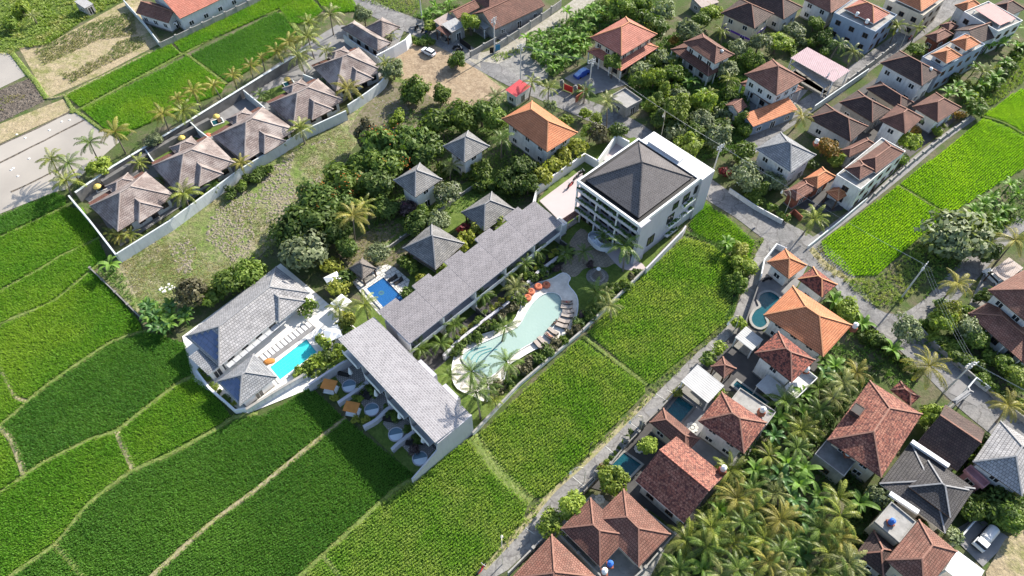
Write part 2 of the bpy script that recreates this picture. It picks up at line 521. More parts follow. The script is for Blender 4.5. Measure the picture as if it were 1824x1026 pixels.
# grounds
X['ground'] = soil('village_soil', ((0.075, 0.095, 0.035), (0.15, 0.13, 0.09), (0.07, 0.11, 0.03)), 0.08)
X['asphalt'] = soil('worn_grey_road', ((0.21, 0.205, 0.205), (0.27, 0.26, 0.25), (0.18, 0.178, 0.175)), 0.12, 3.5, 0.02, crack=0.3)
X['gravelroad'] = soil('pale_gravel_road', ((0.34, 0.315, 0.27), (0.40, 0.375, 0.33), (0.27, 0.255, 0.20)), 0.2, 3.0, 0.05)
X['gravellot'] = soil('grey_gravel', ((0.24, 0.235, 0.225), (0.31, 0.30, 0.28), (0.19, 0.185, 0.175)), 0.25, 3.0, 0.06)
X['lane'] = soil('concrete_lane', ((0.24, 0.23, 0.22), (0.29, 0.28, 0.262), (0.205, 0.197, 0.19)), 0.16, 3.0, 0.02, crack=0.25)
X['drysoil'] = soil('dry_tan_soil', ((0.30, 0.225, 0.15), (0.235, 0.175, 0.12), (0.37, 0.29, 0.20)), 0.12, 2.0, 0.12)
X['lot'] = soil('cracked_meadow', ((0.19, 0.20, 0.09), (0.31, 0.27, 0.18), (0.15, 0.215, 0.055)), 0.09, 1.1, 0.6)
X['strawplot'] = soil('harvested_field', ((0.34, 0.275, 0.175), (0.20, 0.205, 0.075), (0.39, 0.32, 0.21)), 0.11, 1.6, 0.3)
X['darkplot'] = soil('ploughed_dark_field', ((0.145, 0.12, 0.10), (0.21, 0.18, 0.15), (0.10, 0.088, 0.075)), 0.5, 1.4, 0.5)
X['mud'] = soil('wet_paddy_mud', ((0.06, 0.12, 0.018), (0.075, 0.14, 0.025), (0.05, 0.10, 0.015)), 0.2)
X['bund'] = soil('grassy_bund', ((0.15, 0.20, 0.055), (0.22, 0.25, 0.09), (0.12, 0.18, 0.04)), 0.6, 2.5, 0.1)
X['dirtbund'] = soil('earth_bund', ((0.30, 0.26, 0.16), (0.24, 0.24, 0.10), (0.34, 0.30, 0.19)), 0.6, 2.5, 0.1)
X['flood'] = plain('flooded_paddy_water', (0.37, 0.335, 0.29), 0.22, 0.28, 0.06, spec=0.4, bump=0.005, bscale=1.5)
X['lawn'] = soil('lawn', ((0.10, 0.15, 0.03), (0.14, 0.19, 0.05), (0.085, 0.13, 0.03)), 0.4, 4.0, 0.06)
X['beach'] = paving('sandy_pool_deck', (0.66, 0.62, 0.56), (0.60, 0.56, 0.50), 0.5, 0.5, 0.01, (0.5, 0.46, 0.4))
X['patio'] = paving('tan_patio_paving', (0.32, 0.27, 0.21), (0.26, 0.22, 0.17), 0.6, 0.6, 0.03, (0.14, 0.12, 0.1))
X['pebble'] = paving('cobbled_terrace', (0.44, 0.40, 0.36), (0.33, 0.30, 0.27), 0.4, 0.3, 0.05, (0.16, 0.15, 0.14))
X['mauve'] = plain('mauve_terrace_floor', (0.44, 0.38, 0.38), 0.8, 0.08, 0.3)
X['whitedeck'] = plain('white_pool_deck', (0.72, 0.70, 0.66), 0.7, 0.12, 0.5)
X['greydeck'] = plain('grey_yard_paving', (0.22, 0.215, 0.215), 0.85, 0.25, 0.8)
X['darkyard'] = plain('dark_yard_paving', (0.075, 0.072, 0.072), 0.85, 0.3, 0.8)  # plain dark yard colour, mottled by noise
X['flag'] = paving('white_flagstones', (0.62, 0.61, 0.58), (0.52, 0.51, 0.48), 1.1, 0.9, 0.06, (0.22, 0.22, 0.20))
# pools
X['b_turq'] = paving('turquoise_pool_tiles', (0.10, 0.62, 0.62), (0.08, 0.56, 0.58), 0.6, 0.6, 0.02, (0.3, 0.7, 0.7))
X['b_blue'] = paving('deep_blue_pool_tiles', (0.04, 0.19, 0.42), (0.05, 0.21, 0.45), 0.6, 0.6, 0.02, (0.1, 0.27, 0.5))
X['b_teal'] = paving('dark_teal_pool_tiles', (0.012, 0.10, 0.14), (0.02, 0.13, 0.17), 0.5, 0.5, 0.03, (0.04, 0.17, 0.2))
X['b_teal2'] = paving('green_teal_pool_tiles', (0.03, 0.19, 0.21), (0.04, 0.22, 0.23), 0.5, 0.5, 0.02, (0.08, 0.25, 0.27))
X['b_lagoon'] = plain('pale_lagoon_floor', (0.50, 0.585, 0.55), 0.6, 0.12, 0.2, col2=(0.40, 0.51, 0.48))
X['w_turq'] = water('turquoise_water', (0.10, 0.62, 0.66), 0.35)
X['w_blue'] = water('blue_water', (0.04, 0.19, 0.42), 0.4)
X['w_teal'] = water('teal_water', (0.015, 0.13, 0.17), 0.45)
X['w_lagoon'] = water('pale_lagoon_water', (0.42, 0.51, 0.48), 0.4, 0.1, 0.05, 2.5)
X['w_tub'] = water('plunge_pool_water', (0.22, 0.36, 0.46), 0.45)
# plants
X['rice'] = leafy('rice_blades', (0.095, 0.25, 0.02), (0.165, 0.34, 0.035), 0.45, patch=(0.25, 0.38, 0.04), pscale=0.05, obj_var=0)
X['rice_dark'] = leafy('young_rice_blades', (0.06, 0.175, 0.028), (0.11, 0.25, 0.042), 0.45, patch=(0.14, 0.29, 0.045), pscale=0.05, pth=(0.45, 0.68), obj_var=0)
X['rice_gold'] = leafy('ripening_rice_blades', (0.145, 0.30, 0.03), (0.235, 0.40, 0.06), 0.45, patch=(0.36, 0.43, 0.12), pscale=0.14, pth=(0.38, 0.62), obj_var=0)
X['rice_lime'] = leafy('lime_rice_blades', (0.20, 0.38, 0.015), (0.30, 0.49, 0.035), 0.45, patch=(0.35, 0.52, 0.035), obj_var=0)
X['weed'] = leafy('weedy_grass_blades', (0.15, 0.24, 0.03), (0.30, 0.38, 0.09), 0.35, patch=(0.36, 0.36, 0.13), pscale=0.2, pth=(0.5, 0.65), obj_var=0)
X['dryweed'] = leafy('dry_grass_blades', (0.22, 0.20, 0.07), (0.36, 0.32, 0.15), 0.3, patch=(0.15, 0.20, 0.05), pscale=0.15, obj_var=0)
X['creeper'] = leafy('creeper_leaves', (0.06, 0.14, 0.02), (0.17, 0.28, 0.06), 0.3, obj_var=0)
X['l_green'] = leafy('mid_green_leaves', (0.065, 0.12, 0.018), (0.18, 0.245, 0.045))
X['l_dark'] = leafy('dark_green_leaves', (0.04, 0.08, 0.014), (0.115, 0.165, 0.035), 0.3)
X['l_light'] = leafy('light_green_leaves', (0.13, 0.195, 0.025), (0.28, 0.34, 0.06))
X['l_yellow'] = leafy('yellow_green_leaves', (0.16, 0.19, 0.03), (0.32, 0.33, 0.06))
X['l_grey'] = leafy('grey_green_leaves', (0.11, 0.145, 0.065), (0.27, 0.31, 0.17), 0.3)
X['l_orange'] = leafy('orange_green_leaves', (0.10, 0.10, 0.02), (0.30, 0.15, 0.03), 0.3)
X['l_red'] = leafy('dark_red_leaves', (0.07, 0.012, 0.015), (0.20, 0.03, 0.035), 0.25)
X['l_purple'] = leafy('purple_brown_leaves', (0.06, 0.04, 0.045), (0.16, 0.11, 0.11), 0.25)
X['l_brown'] = leafy('brown_green_leaves', (0.07, 0.065, 0.035), (0.15, 0.14, 0.075), 0.25)
X['f_orange'] = leafy('orange_blossom', (0.42, 0.10, 0.02), (0.5, 0.17, 0.04), 0.2)
X['f_pink'] = leafy('pink_blossom', (0.45, 0.09, 0.18), (0.55, 0.18, 0.28), 0.2)
X['f_white'] = leafy('white_blossom', (0.6, 0.58, 0.48), (0.7, 0.68, 0.6), 0.2)
X['p_green'] = leafy('green_palm_leaflets', (0.05, 0.10, 0.015), (0.17, 0.24, 0.045), 0.35, 0.42, obj_var=0.35, spec=.35)
X['p_yellow'] = leafy('yellow_palm_leaflets', (0.20, 0.19, 0.04), (0.36, 0.32, 0.08), 0.35, 0.45, obj_var=0.35)
X['p_mixed'] = leafy('yellowing_palm_leaflets', (0.10, 0.135, 0.015), (0.32, 0.35, 0.07), 0.38, 0.42, obj_var=0.45, spec=.35)
X['p_pale'] = leafy('pale_palm_leaflets', (0.11, 0.14, 0.03), (0.34, 0.35, 0.13), 0.35, 0.42, obj_var=0.4, spec=.35)
X['banana'] = leafy('banana_leaf', (0.10, 0.20, 0.03), (0.19, 0.31, 0.065), 0.45, 0.5, obj_var=0.3, spec=0.2)
X['banana_dk'] = leafy('dark_banana_leaf', (0.045, 0.12, 0.03), (0.10, 0.20, 0.055), 0.35, 0.45, obj_var=0.3, spec=0.3)
X['bark'] = plain('grey_brown_bark', (0.14, 0.11, 0.085), 0.9, 0.4, 2.0)
X['palmbark'] = plain('pale_palm_bark', (0.22, 0.185, 0.15), 0.9, 0.4, 3.0)
X['skin'] = plain('tanned_skin', (0.42, 0.24, 0.16), 0.6, 0.1)
X['hair'] = plain('dark_hair', (0.02, 0.015, 0.012), 0.6, 0.1)
X['ridgepale'] = plain('pale_ridge_tiles', (0.34, 0.29, 0.27), 0.8, 0.3, 2.0)
X['clod'] = plain('dry_clods', (0.27, 0.235, 0.18), 0.95, 0.4, 2.0)
X['stubble'] = leafy('rice_stubble', (0.16, 0.17, 0.06), (0.28, 0.27, 0.11), 0.3, patch=(0.12, 0.19, 0.04), pscale=0.12, obj_var=0)
X['t_shingle2'] = tiles('grey_suite_shingles', (0.215, 0.2, 0.208), (0.16, 0.15, 0.157), bw=0.6, rh=0.38, moss=0.15, patch=0.18, gap=0.04, gapf=1.6)
X['gardensoil'] = soil('bare_garden_soil', ((0.17, 0.14, 0.105), (0.22, 0.185, 0.14), (0.10, 0.115, 0.04)), 0.3, 3.0, 0.1)
X['joint'] = plain('pale_joint', (0.55, 0.54, 0.5), 0.9)
X['r_orange'] = plain('orange_ridge_tiles', (0.56, 0.26, 0.13), 0.8, 0.2, 2.0)
X['r_red'] = plain('pale_red_ridge_tiles', (0.29, 0.15, 0.11), 0.8, 0.3, 2.0)
X['r_grey'] = plain('pale_grey_ridge_tiles', (0.27, 0.27, 0.275), 0.8, 0.25, 2.0)
X['purple'] = plain('purple_paint', (0.16, 0.06, 0.42), 0.7)
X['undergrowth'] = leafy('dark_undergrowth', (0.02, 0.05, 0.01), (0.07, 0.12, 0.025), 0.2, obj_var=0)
# ------------------------------------------------------------------ ground, roads, fields
_z = [0.03]
def zl(step=0.0028):
 _z[0] += step
 return _z[0]

g = sheet('ground', [(-420, -260), (420, -260), (420, 620), (-420, 620)], 0.0, X['ground'])

def np_mesh(name, V, Fq, mat, parent=None, kind=None):
 """V (n,3), Fq (m,k) -> one mesh object"""
 k = Fq.shape[1]
 me = bpy.data.meshes.new(name)
 me.vertices.add(len(V)); me.vertices.foreach_set('co', V.astype(np.float32).ravel())
 me.loops.add(Fq.size); me.loops.foreach_set('vertex_index', Fq.astype(np.int32).ravel())
 me.polygons.add(len(Fq))
 me.polygons.foreach_set('loop_start', np.arange(0, Fq.size, k, dtype=np.int32))
 me.polygons.foreach_set('loop_total', np.full(len(Fq), k, dtype=np.int32))
 me.materials.append(mat)
 me.update(calc_edges=True)
 if name is None: return me
 o = link(bpy.data.objects.new(name, me), parent)
 if kind: o['kind'] = kind
 return o

def tufts(name, P, mat, h=0.6, spread=0.28, nb=7, wid=0.09, z=0.0, hvar=0.25, lift=1.0):
 n = len(P)
 if n == 0: return
 P = np.asarray(P)
 # slow height swell over the field
 sw = 1 + hvar * 0.18 * (np.sin(P[:, 0] * 0.7 + 1.3) * np.cos(P[:, 1] * 0.55) + np.sin(P[:, 0] * 0.23 - P[:, 1] * 0.31))
 hh = np.repeat(h * sw * rng.uniform(1 - hvar, 1 + hvar, n), nb)
 C = np.repeat(P, nb, axis=0)
 N = n * nb
 az = rng.uniform(0, 2 * PI, N); sp = spread * rng.uniform(0.35, 1.25, N)
 dx, dy = np.cos(az), np.sin(az)
 V = np.empty((N, 4, 3))
 jit = spread * 0.25
 bx = C[:, 0] + rng.uniform(-jit, jit, N); by = C[:, 1] + rng.uniform(-jit, jit, N)
 V[:, 0] = np.stack([bx, by, np.full(N, z)], 1)
 mx, my, mz = bx + dx * sp * 0.45, by + dy * sp * 0.45, z + hh * 0.62
 w = wid * rng.uniform(0.7, 1.3, N) / 2
 V[:, 1] = np.stack([mx - dy * w, my + dx * w, mz], 1)
 V[:, 2] = np.stack([mx + dy * w, my - dx * w, mz], 1)
 V[:, 3] = np.stack([bx + dx * sp, by + dy * sp, z + hh * rng.uniform(0.78, 1.05, N) * lift], 1)
 base = (np.arange(N) * 4)[:, None]
 F = np.concatenate([base + [[0, 2, 1]], base + [[1, 2, 3]]], 0)
 return np_mesh(name, V.reshape(-1, 3), F, mat, None, 'stuff')

def grid_pts(poly, sx, sy, ang, jit=0.12, inset=0.0):
 P = np.array([(p[0], p[1]) for p in poly])
 ca, sa = math.cos(ang), math.sin(ang)
 R = np.array([[ca, sa], [-sa, ca]])
 Q = P @ R.T
 lo, hi = Q.min(0), Q.max(0)
 gx, gy = np.meshgrid(np.arange(lo[0], hi[0], sx), np.arange(lo[1], hi[1], sy))
 q = np.stack([gx.ravel(), gy.ravel()], 1)
 q += rng.uniform(-jit, jit, q.shape) * np.array([sx, sy])
 w = q @ R
 return w[in_poly(w[:, 0], w[:, 1], poly)]

def rand_pts(poly, dens):
 P = np.array([(p[0], p[1]) for p in poly])
 lo, hi = P.min(0), P.max(0)
 n = int(dens * (hi[0] - lo[0]) * (hi[1] - lo[1]))
 w = rng.uniform(lo, hi, (n, 2))
 return w[in_poly(w[:, 0], w[:, 1], poly)]

def clumpy(P, scale, thr, seed=0):
 """keep points where a cheap smooth noise is high: bare and grown patches"""
 r = np.random.default_rng(seed)
 v = np.zeros(len(P))
 for k in range(5):
  a = r.uniform(0, 2 * PI); f = scale * r.uniform(0.6, 2.2)
  v += np.sin((P[:, 0] * math.cos(a) + P[:, 1] * math.sin(a)) * f + r.uniform(0, 6))
 return P[v / 2.2 > thr]

RICE = []
def paddy(px, mat='rice', ang=34, h=0.6, s=0.37, nb=7, mudz=None):
 pts = WP(px)
 z = 0.02
 sheet('paddy_field', pts, z, X['mud'])
 P = grid_pts(pts, s * 0.6, s * 1.12, math.radians(ang), 0.1)
 # odd missing hills
 P = P[rng.uniform(0, 1, len(P)) > 0.015]
 tufts('rice_crop', P, X[mat], h, s * 0.72, nb, s * 0.24, z)

# --- left side fields
paddy([(-60, 412), (100, 344), (118, 352), (118, 366), (-60, 448)], 'rice_dark', 32)
paddy([(-60, 452), (118, 371), (150, 373), (176, 420), (150, 440), (108, 455), (82, 472), (-60, 548)], 'rice', 32)
paddy([(-60, 553), (84, 476), (110, 460), (176, 428), (192, 462), (165, 477), (98, 533), (-60, 604)], 'rice', 32)
paddy([(-60, 610), (100, 539), (167, 483), (250, 575), (256, 590), (198, 607), (86, 681), (52, 711), (30, 706), (14, 682), (8, 664), (-60, 690)], 'rice', 33)
paddy([(-60, 695), (6, 668), (28, 712), (46, 719), (0, 756), (-60, 790)], 'rice', 33)
paddy([(-60, 796), (-2, 763), (18, 790), (38, 846), (0, 876), (-60, 905)], 'rice', 33)
paddy([(4, 762), (54, 717), (92, 686), (202, 612), (264, 592), (330, 612), (346, 668), (316, 681), (252, 731), (206, 765), (152, 784), (68, 828), (47, 843), (24, 784)], 'rice_dark', 33)
paddy([(214, 771), (255, 737), (318, 688), (347, 672), (378, 700), (412, 742), (382, 764), (298, 808), (240, 834), (216, 786)], 'rice', 33)
paddy([(-60, 913), (44, 853), (72, 833), (154, 790), (206, 773), (212, 790), (232, 839), (158, 894), (98, 967), (18, 1024), (-60, 1090)], 'rice', 33)
paddy([(24, 1030), (98, 975), (142, 1026), (170, 1060), (60, 1100), (-20, 1100)], 'rice_dark', 33)
paddy([(104, 970), (162, 900), (235, 844), (302, 816), (385, 771), (420, 749), (470, 741), (555, 690), (612, 745), (514, 820), (454, 870), (368, 933), (270, 1022), (215, 1075), (160, 1040)], 'rice_dark', 33)
paddy([(276, 1030), (372, 941), (458, 877), (518, 828), (618, 748), (668, 790), (742, 848), (700, 872), (666, 901), (573, 987), (532, 1026), (480, 1080), (250, 1080)], 'rice_dark', 33)
paddy([(540, 1030), (576, 996), (600, 1026), (620, 1060), (520, 1080)], 'rice_gold', 33)
# --- fields between the resort and the lane
paddy([(582, 990), (672, 907), (745, 853), (834, 784), (880, 846), (940, 899), (930, 930), (856, 1012), (850, 1070), (640, 1075), (608, 1028)], 'rice_gold', 40, s=0.4, h=0.66)
paddy([(853, 775), (1031, 605), (1146, 688), (1150, 700), (1040, 815), (972, 884), (952, 888), (900, 838)], 'rice_gold', 40, s=0.4, h=0.7)
paddy([(1046, 594), (1152, 484), (1218, 424), (1262, 436), (1318, 474), (1302, 540), (1290, 575), (1165, 683), (1155, 684)], 'rice_gold', 40, s=0.4, h=0.66)
paddy([(1226, 402), (1256, 362), (1300, 392), (1343, 432), (1336, 462), (1290, 440), (1240, 418)], 'rice', 40, s=0.42)
# --- right fields
paddy([(1461, 434), (1597, 333), (1683, 386), (1560, 492), (1512, 492), (1469, 456)], 'rice_lime', 40, s=0.40)
paddy([(1602, 328), (1700, 254), (1748, 212), (1790, 226), (1850, 262), (1850, 284), (1690, 383)], 'rice_lime', 40, s=0.40)
paddy([(1752, 206), (1800, 170), (1880, 128), (1880, 255), (1850, 254), (1792, 219)], 'rice_lime', 40, s=0.40)
# --- fields north of the bungalows
paddy([(119, 171), (305, 79), (321, 97), (143, 192)], 'rice', 30)
paddy([(147, 196), (333, 102), (402, 152), (395, 166), (238, 232), (218, 250), (185, 228)], 'rice', 30)
paddy([(309, 76), (440, 12), (520, -30), (560, -22), (490, 20), (326, 95)], 'rice', 30)
paddy([(340, 99), (492, 24), (506, 28), (528, 66), (500, 92), (408, 148)], 'rice_dark', 30)
paddy([(484, -5), (528, -30), (575, 20), (545, 44), (515, 42)], 'rice', 30)
paddy([(540, -30), (600, -50), (640, 20), (585, 26)], 'rice', 30)

# --- banks between the fields
def bund(px, w=0.9, mat='bund', h=0.28, k=4):
 pts = smooth_line([W(*p) for p in px], k)
 z = 0.024
 ribbon('field_bund', pts, w, z, X[mat], prof=[(-w / 2, 0), (-w * 0.3, h * 0.85), (0, h), (w * 0.3, h * 0.85), (w / 2, 0)], jit=0.12)
 P = []
 for a, b in zip(pts, pts[1:]):
  L = (b - a).length
  for q in range(int(L * w * 7)):
   t = random.random(); s = Vector((b.y - a.y, a.x - b.x, 0)).normalized() * random.uniform(-w * 0.5, w * 0.5)
   c = a.lerp(b, t) + s
   P.append((c.x, c.y))
 BUNDG.extend(P)
BUNDG = []
for px, w, mt in (
 ([(-60, 450), (0, 425), (60, 397), (118, 368)], 0.7, 'bund'),
 ([(-60, 551), (0, 522), (84, 473), (109, 457), (178, 424)], 0.8, 'bund'),
 ([(-60, 607), (0, 577), (99, 536), (166, 480), (195, 462)], 0.8, 'bund'),
 ([(-60, 793), (0, 759), (51, 715), (89, 684), (200, 610), (262, 590)], 0.9, 'bund'),
 ([(0, 655), (14, 684), (29, 709), (48, 717)], 0.8, 'dirtbund'),
 ([(0, 762), (20, 785), (33, 815), (43, 847)], 1.1, 'dirtbund'),
 ([(-60, 909), (0, 880), (43, 850), (70, 830), (153, 787), (207, 769), (253, 734), (317, 685), (346, 669)], 1.0, 'bund'),
 ([(208, 770), (214, 786), (226, 812), (237, 838)], 1.1, 'dirtbund'),
 ([(-60, 1094), (20, 1026), (100, 970), (160, 897), (234, 841), (300, 812), (383, 767), (417, 745), (460, 738)], 1.0, 'bund'),
 ([(100, 971), (124, 1000), (147, 1028), (175, 1062)], 1.1, 'bund'),
 ([(210, 1085), (273, 1025), (370, 937), (456, 873), (516, 824), (616, 744)], 0.9, 'dirtbund'),
 ([(480, 1085), (536, 1026), (576, 990), (669, 904), (703, 873), (744, 850)], 1.0, 'bund'),
 ([(576, 991), (603, 1027), (630, 1070)], 1.0, 'bund'),
 ([(838, 781), (862, 810), (885, 842), (912, 868), (946, 895)], 2.6, 'bund'),
 ([(1038, 600), (1090, 640), (1152, 687)], 1.0, 'bund'),
 ([(1598, 331), (1640, 356), (1687, 385)], 0.7, 'bund'),
 ([(1748, 208), (1790, 221), (1850, 258)], 0.7, 'bund'),
 ([(131, 197), (145, 194), (323, 99), (440, 38), (492, 21), (580, -24)], 0.7, 'bund'),
 ([(300, 78), (320, 96), (337, 101), (404, 151)], 0.9, 'bund'),
 ([(116, 172), (130, 195), (150, 208), (182, 232)], 0.9, 'bund'),
 ([(500, 22), (520, 42), (536, 66)], 1.6, 'bund'),
 ([(84, 176), (116, 170), (180, 138), (303, 77)], 0.8, 'dirtbund'),
 ([(20, 93), (50, 132), (60, 142), (84, 177)], 1.3, 'bund'),
):
 bund(px, w, mt)
tufts('bund_grass', np.array(BUNDG), X['weed'], 0.28, 0.2, 5, 0.08, 0.16)

# --- plots at the top left
P_lush = WP([(-80, -60), (260, -60), (215, 4), (150, 36), (85, 80), (30, 90), (22, 96), (-80, 110)])
sheet('meadow', P_lush, zl(), X['lawn'])
tufts('meadow_grass', np.concatenate([rand_pts(P_lush, 2.2), clumpy(rand_pts(P_lush, 4), 0.25, 0.1, 3)]), X['weed'], 0.55, 0.5, 6, 0.16, 0.03, 0.5)
P_dry = WP([(34, 86), (90, 76), (212, 8), (250, -10), (268, 45), (288, 76), (180, 133), (88, 174), (64, 140)])
sheet('harvested_plot', P_dry, zl(), X['strawplot'])
for q in ([(60, 92), (115, 64), (182, 32), (236, 22), (246, 62), (176, 72), (80, 116)], [(105, 132), (190, 98), (208, 76), (250, 62), (262, 80), (205, 108), (128, 148)]):
 qq = WP(q)
 tufts('stubble_grass', clumpy(rand_pts(qq, 8), 0.3, -1.1, 5), X['stubble'], 0.3, 0.28, 6, 0.11, 0.05, 0.4)
sheet('flooded_plot', WP([(-70, 96), (18, 94), (48, 134), (-10, 162), (-70, 178)]), zl(), X['flood'])
P_dk = WP([(-70, 182), (-8, 164), (52, 140), (80, 180), (0, 218), (-70, 238)])
sheet('ploughed_plot', P_dk, zl(), X['darkplot'])
tufts('stubble_grass', clumpy(rand_pts(WP([(-20, 180), (40, 162), (48, 178), (0, 200), (-40, 205)]), 4), 0.6, -0.3, 8), X['dryweed'], 0.25, 0.25, 6, 0.09, 0.05)
sheet('dry_strip', WP([(-70, 242), (0, 221), (112, 177), (132, 196), (60, 228), (0, 256), (-70, 280)]), zl(), X['strawplot'])
sheet('flooded_paddy', WP([(-70, 290), (0, 260), (62, 231), (132, 198), (182, 232), (214, 252), (170, 290), (118, 338), (98, 342), (0, 381), (-70, 408)]), zl(), X['flood'])
for px in ([(-60, 315), (0, 290), (80, 250), (150, 214)], [(20, 342), (60, 324), (100, 303)], [(0, 258), (66, 229), (130, 196)]):
 pts = smooth_line([W(*p) for p in px], 3)
 ribbon('mud_bund', pts, 0.45, zl(0.002), X['darkplot'], prof=[(-.25, 0), (0, .12), (.25, 0)], jit=0.3)
for s_ in ((30, 240), (45, 246), (52, 283), (20, 303), (32, 314), (24, 300), (110, 217), (124, 214), (88, 232)):
 m = MB(); c = W(*s_); m.lathe((c.x, c.y, _z[0]), [(0.28, 0), (0.2, 0.1), (0.06, 0.14)], 7)
 tag(m.build('mud_clump', X['whitedeck']), None, None, None, 'stuff')

# --- the open lot between the bungalows and the trees
P_lot = WP([(206, 462), (300, 402), (426, 312), (546, 236), (620, 205), (690, 142), (690, 98), (735, 62), (770, 72), (812, 92), (862, 130), (905, 160), (905, 200), (840, 215), (740, 215), (640, 250), (560, 360), (490, 430), (420, 500), (330, 560), (252, 564), (172, 485)])
sheet('open_lot', P_lot, zl(), X['lot'], uang=0.6)
sheet('bare_soil', WP([(688, 104), (735, 70), (775, 82), (815, 98), (862, 132), (898, 160), (880, 192), (842, 202), (775, 178), (735, 150), (700, 132)]), zl(), X['drysoil'])
sheet('scrub_soil', WP([(640, 200), (690, 145), (735, 150), (775, 178), (842, 202), (862, 214), (745, 228), (655, 262), (620, 235)]), zl(), X['gardensoil'])
LOTG = WP([(212, 462), (300, 408), (430, 316), (545, 245), (625, 215), (640, 250), (560, 352), (490, 425), (420, 495), (330, 550), (252, 545)])
tufts('lot_grass', np.concatenate([clumpy(rand_pts(LOTG, 9), 0.22, 0.15, 11), clumpy(rand_pts(WP([(212, 462), (300, 410), (360, 380), (420, 430), (420, 495), (330, 550), (252, 545)]), 6), 0.35, -0.2, 2)]), X['dryweed'], 0.14, 0.2, 5, 0.08, 0.05, 0.5)
# trodden clods over the lot: real relief, one sheet of lumps
def clods(name, poly, dens, mat, r=(0.08, 0.24), seed=1, thr=None):
 P = rand_pts(poly, dens)
 if thr is not None: P = clumpy(P, 0.3, thr, seed)
 n = len(P); k = 5
 rr = rng.uniform(r[0], r[1], n); a0 = rng.uniform(0, 2 * PI, n)
 V = np.empty((n, k + 1, 3))
 for j in range(k):
  a = a0 + 2 * PI * j / k; q = rr * rng.uniform(0.7, 1.3, n)
  V[:, j] = np.stack([P[:, 0] + np.cos(a) * q, P[:, 1] + np.sin(a) * q, np.full(n, 0.03)], 1)
 V[:, k] = np.stack([P[:, 0], P[:, 1], 0.05 + rr * rng.uniform(0.5, 1.0, n)], 1)
 b = (np.arange(n) * (k + 1))[:, None]
 F = np.concatenate([b + [[j, (j + 1) % k, k]] for j in range(k)], 0)
 return np_mesh(name, V.reshape(-1, 3), F, mat, None, 'stuff')
clods('soil_clods', WP([(300, 440), (440, 330), (540, 260), (625, 235), (560, 345), (480, 425), (400, 480), (320, 490)]), 4.5, X['clod'], (0.12, 0.36), 4, -0.2)
clods('field_clods', P_dk, 6, X['darkplot'], (0.1, 0.3))
clods('rubble', WP([(282, 512), (305, 505), (312, 512), (288, 522)]), 6, X['whitedeck'], (0.12, 0.35))
clods('rubble', WP([(655, 190), (700, 165), (735, 200), (690, 225)]), 1.2, X['concrete'], (0.08, 0.2))

# --- roads
def road(name, L, R, mat):
 """quad strip between two picked edges"""
 l = smooth_line([W(*p) for p in L], 4); r = smooth_line([W(*p) for p in R], 4)
 z = zl(); m = MB()
 rows = []
 for a, b in zip(l, r):
  rows.append((m.vert((a.x, a.y, z)), m.vert(((a.x + b.x) / 2, (a.y + b.y) / 2, z + 0.03)), m.vert((b.x, b.y, z))))
 for p, q in zip(rows, rows[1:]):
  for k in range(2): m.f.append((p[k], p[k + 1], q[k + 1], q[k])); m.m.append(0)
 o = m.build(name, mat)
 if o.data.polygons[0].normal.z < 0: o.data.flip_normals()
 o['kind'] = 'structure'
 return z
road('village_road',
  [(560, -30), (610, 0), (680, 38), (735, 62), (790, 88), (830, 112), (880, 140), (920, 160), (990, 190), (1062, 222), (1120, 246), (1180, 300), (1252, 352), (1310, 388), (1352, 420), (1400, 452), (1470, 492), (1512, 545), (1560, 590), (1600, 622), (1650, 670), (1700, 720), (1760, 770), (1860, 850)],
  [(640, -30), (665, 0), (712, 22), (765, 42), (812, 68), (852, 90), (905, 122), (945, 143), (1012, 166), (1082, 192), (1150, 226), (1215, 280), (1290, 335), (1345, 366), (1400, 396), (1445, 420), (1502, 462), (1562, 550), (1625, 562), (1665, 600), (1715, 650), (1770, 700), (1824, 735), (1880, 770)], X['asphalt'])
road('gravel_road', [(822, 98), (880, 88), (945, 52), (1005, 12), (1060, -30)], [(862, 125), (925, 98), (985, 58), (1050, 8), (1090, -20)], X['gravelroad'])
sheet('gravel_yard', WP([(885, 108), (938, 80), (962, 75), (985, 105), (975, 140), (940, 150), (905, 135)]), zl(), X['gravellot'])
road('side_road', [(1588, 570), (1640, 538), (1690, 488), (1735, 440), (1765, 400), (1800, 380)], [(1640, 600), (1665, 575), (1710, 530), (1755, 480), (1800, 430), (1840, 400)], X['asphalt'])
road('field_lane',
  [(1362, 425), (1338, 470), (1318, 530), (1296, 580), (1240, 630), (1165, 705), (1095, 770), (1000, 865), (940, 930), (862, 1012), (800, 1075)],
  [(1392, 445), (1358, 500), (1338, 555), (1318, 600), (1265, 655), (1215, 680), (1175, 725), (1125, 785), (1055, 855), (985, 940), (905, 1015), (850, 1075)], X['lane'])
for a, b in (((1188, 695), (1205, 705)), ((1168, 702), (1190, 716)), ((1120, 752), (1142, 768)), ((1078, 795), (1098, 812)), ((1020, 850), (1042, 868)), ((1265, 615), (1282, 628)), ((935, 940), (952, 952))):
 pa, pb = W(*a), W(*b)
 m = MB(); m.bar((pa.x, pa.y, _z[0] + 0.02), (pb.x, pb.y, _z[0] + 0.02), 0.1, 0.03)
 tag(m.build('lane_joint', X['joint']), kind='structure')
road('village_lane', [(1290, 268), (1345, 238), (1410, 190), (1470, 150), (1540, 100), (1610, 50), (1690, -10)], [(1330, 285), (1378, 248), (1440, 205), (1500, 166), (1562, 118), (1640, 68), (1735, 0)], X['asphalt'])
road('field_path', [(1428, 432), (1452, 420), (1500, 385), (1556, 342), (1612, 292), (1665, 250), (1728, 205)], [(1444, 445), (1464, 428), (1512, 392), (1570, 346), (1624, 302), (1675, 258), (1738, 212)], X['greydeck'])
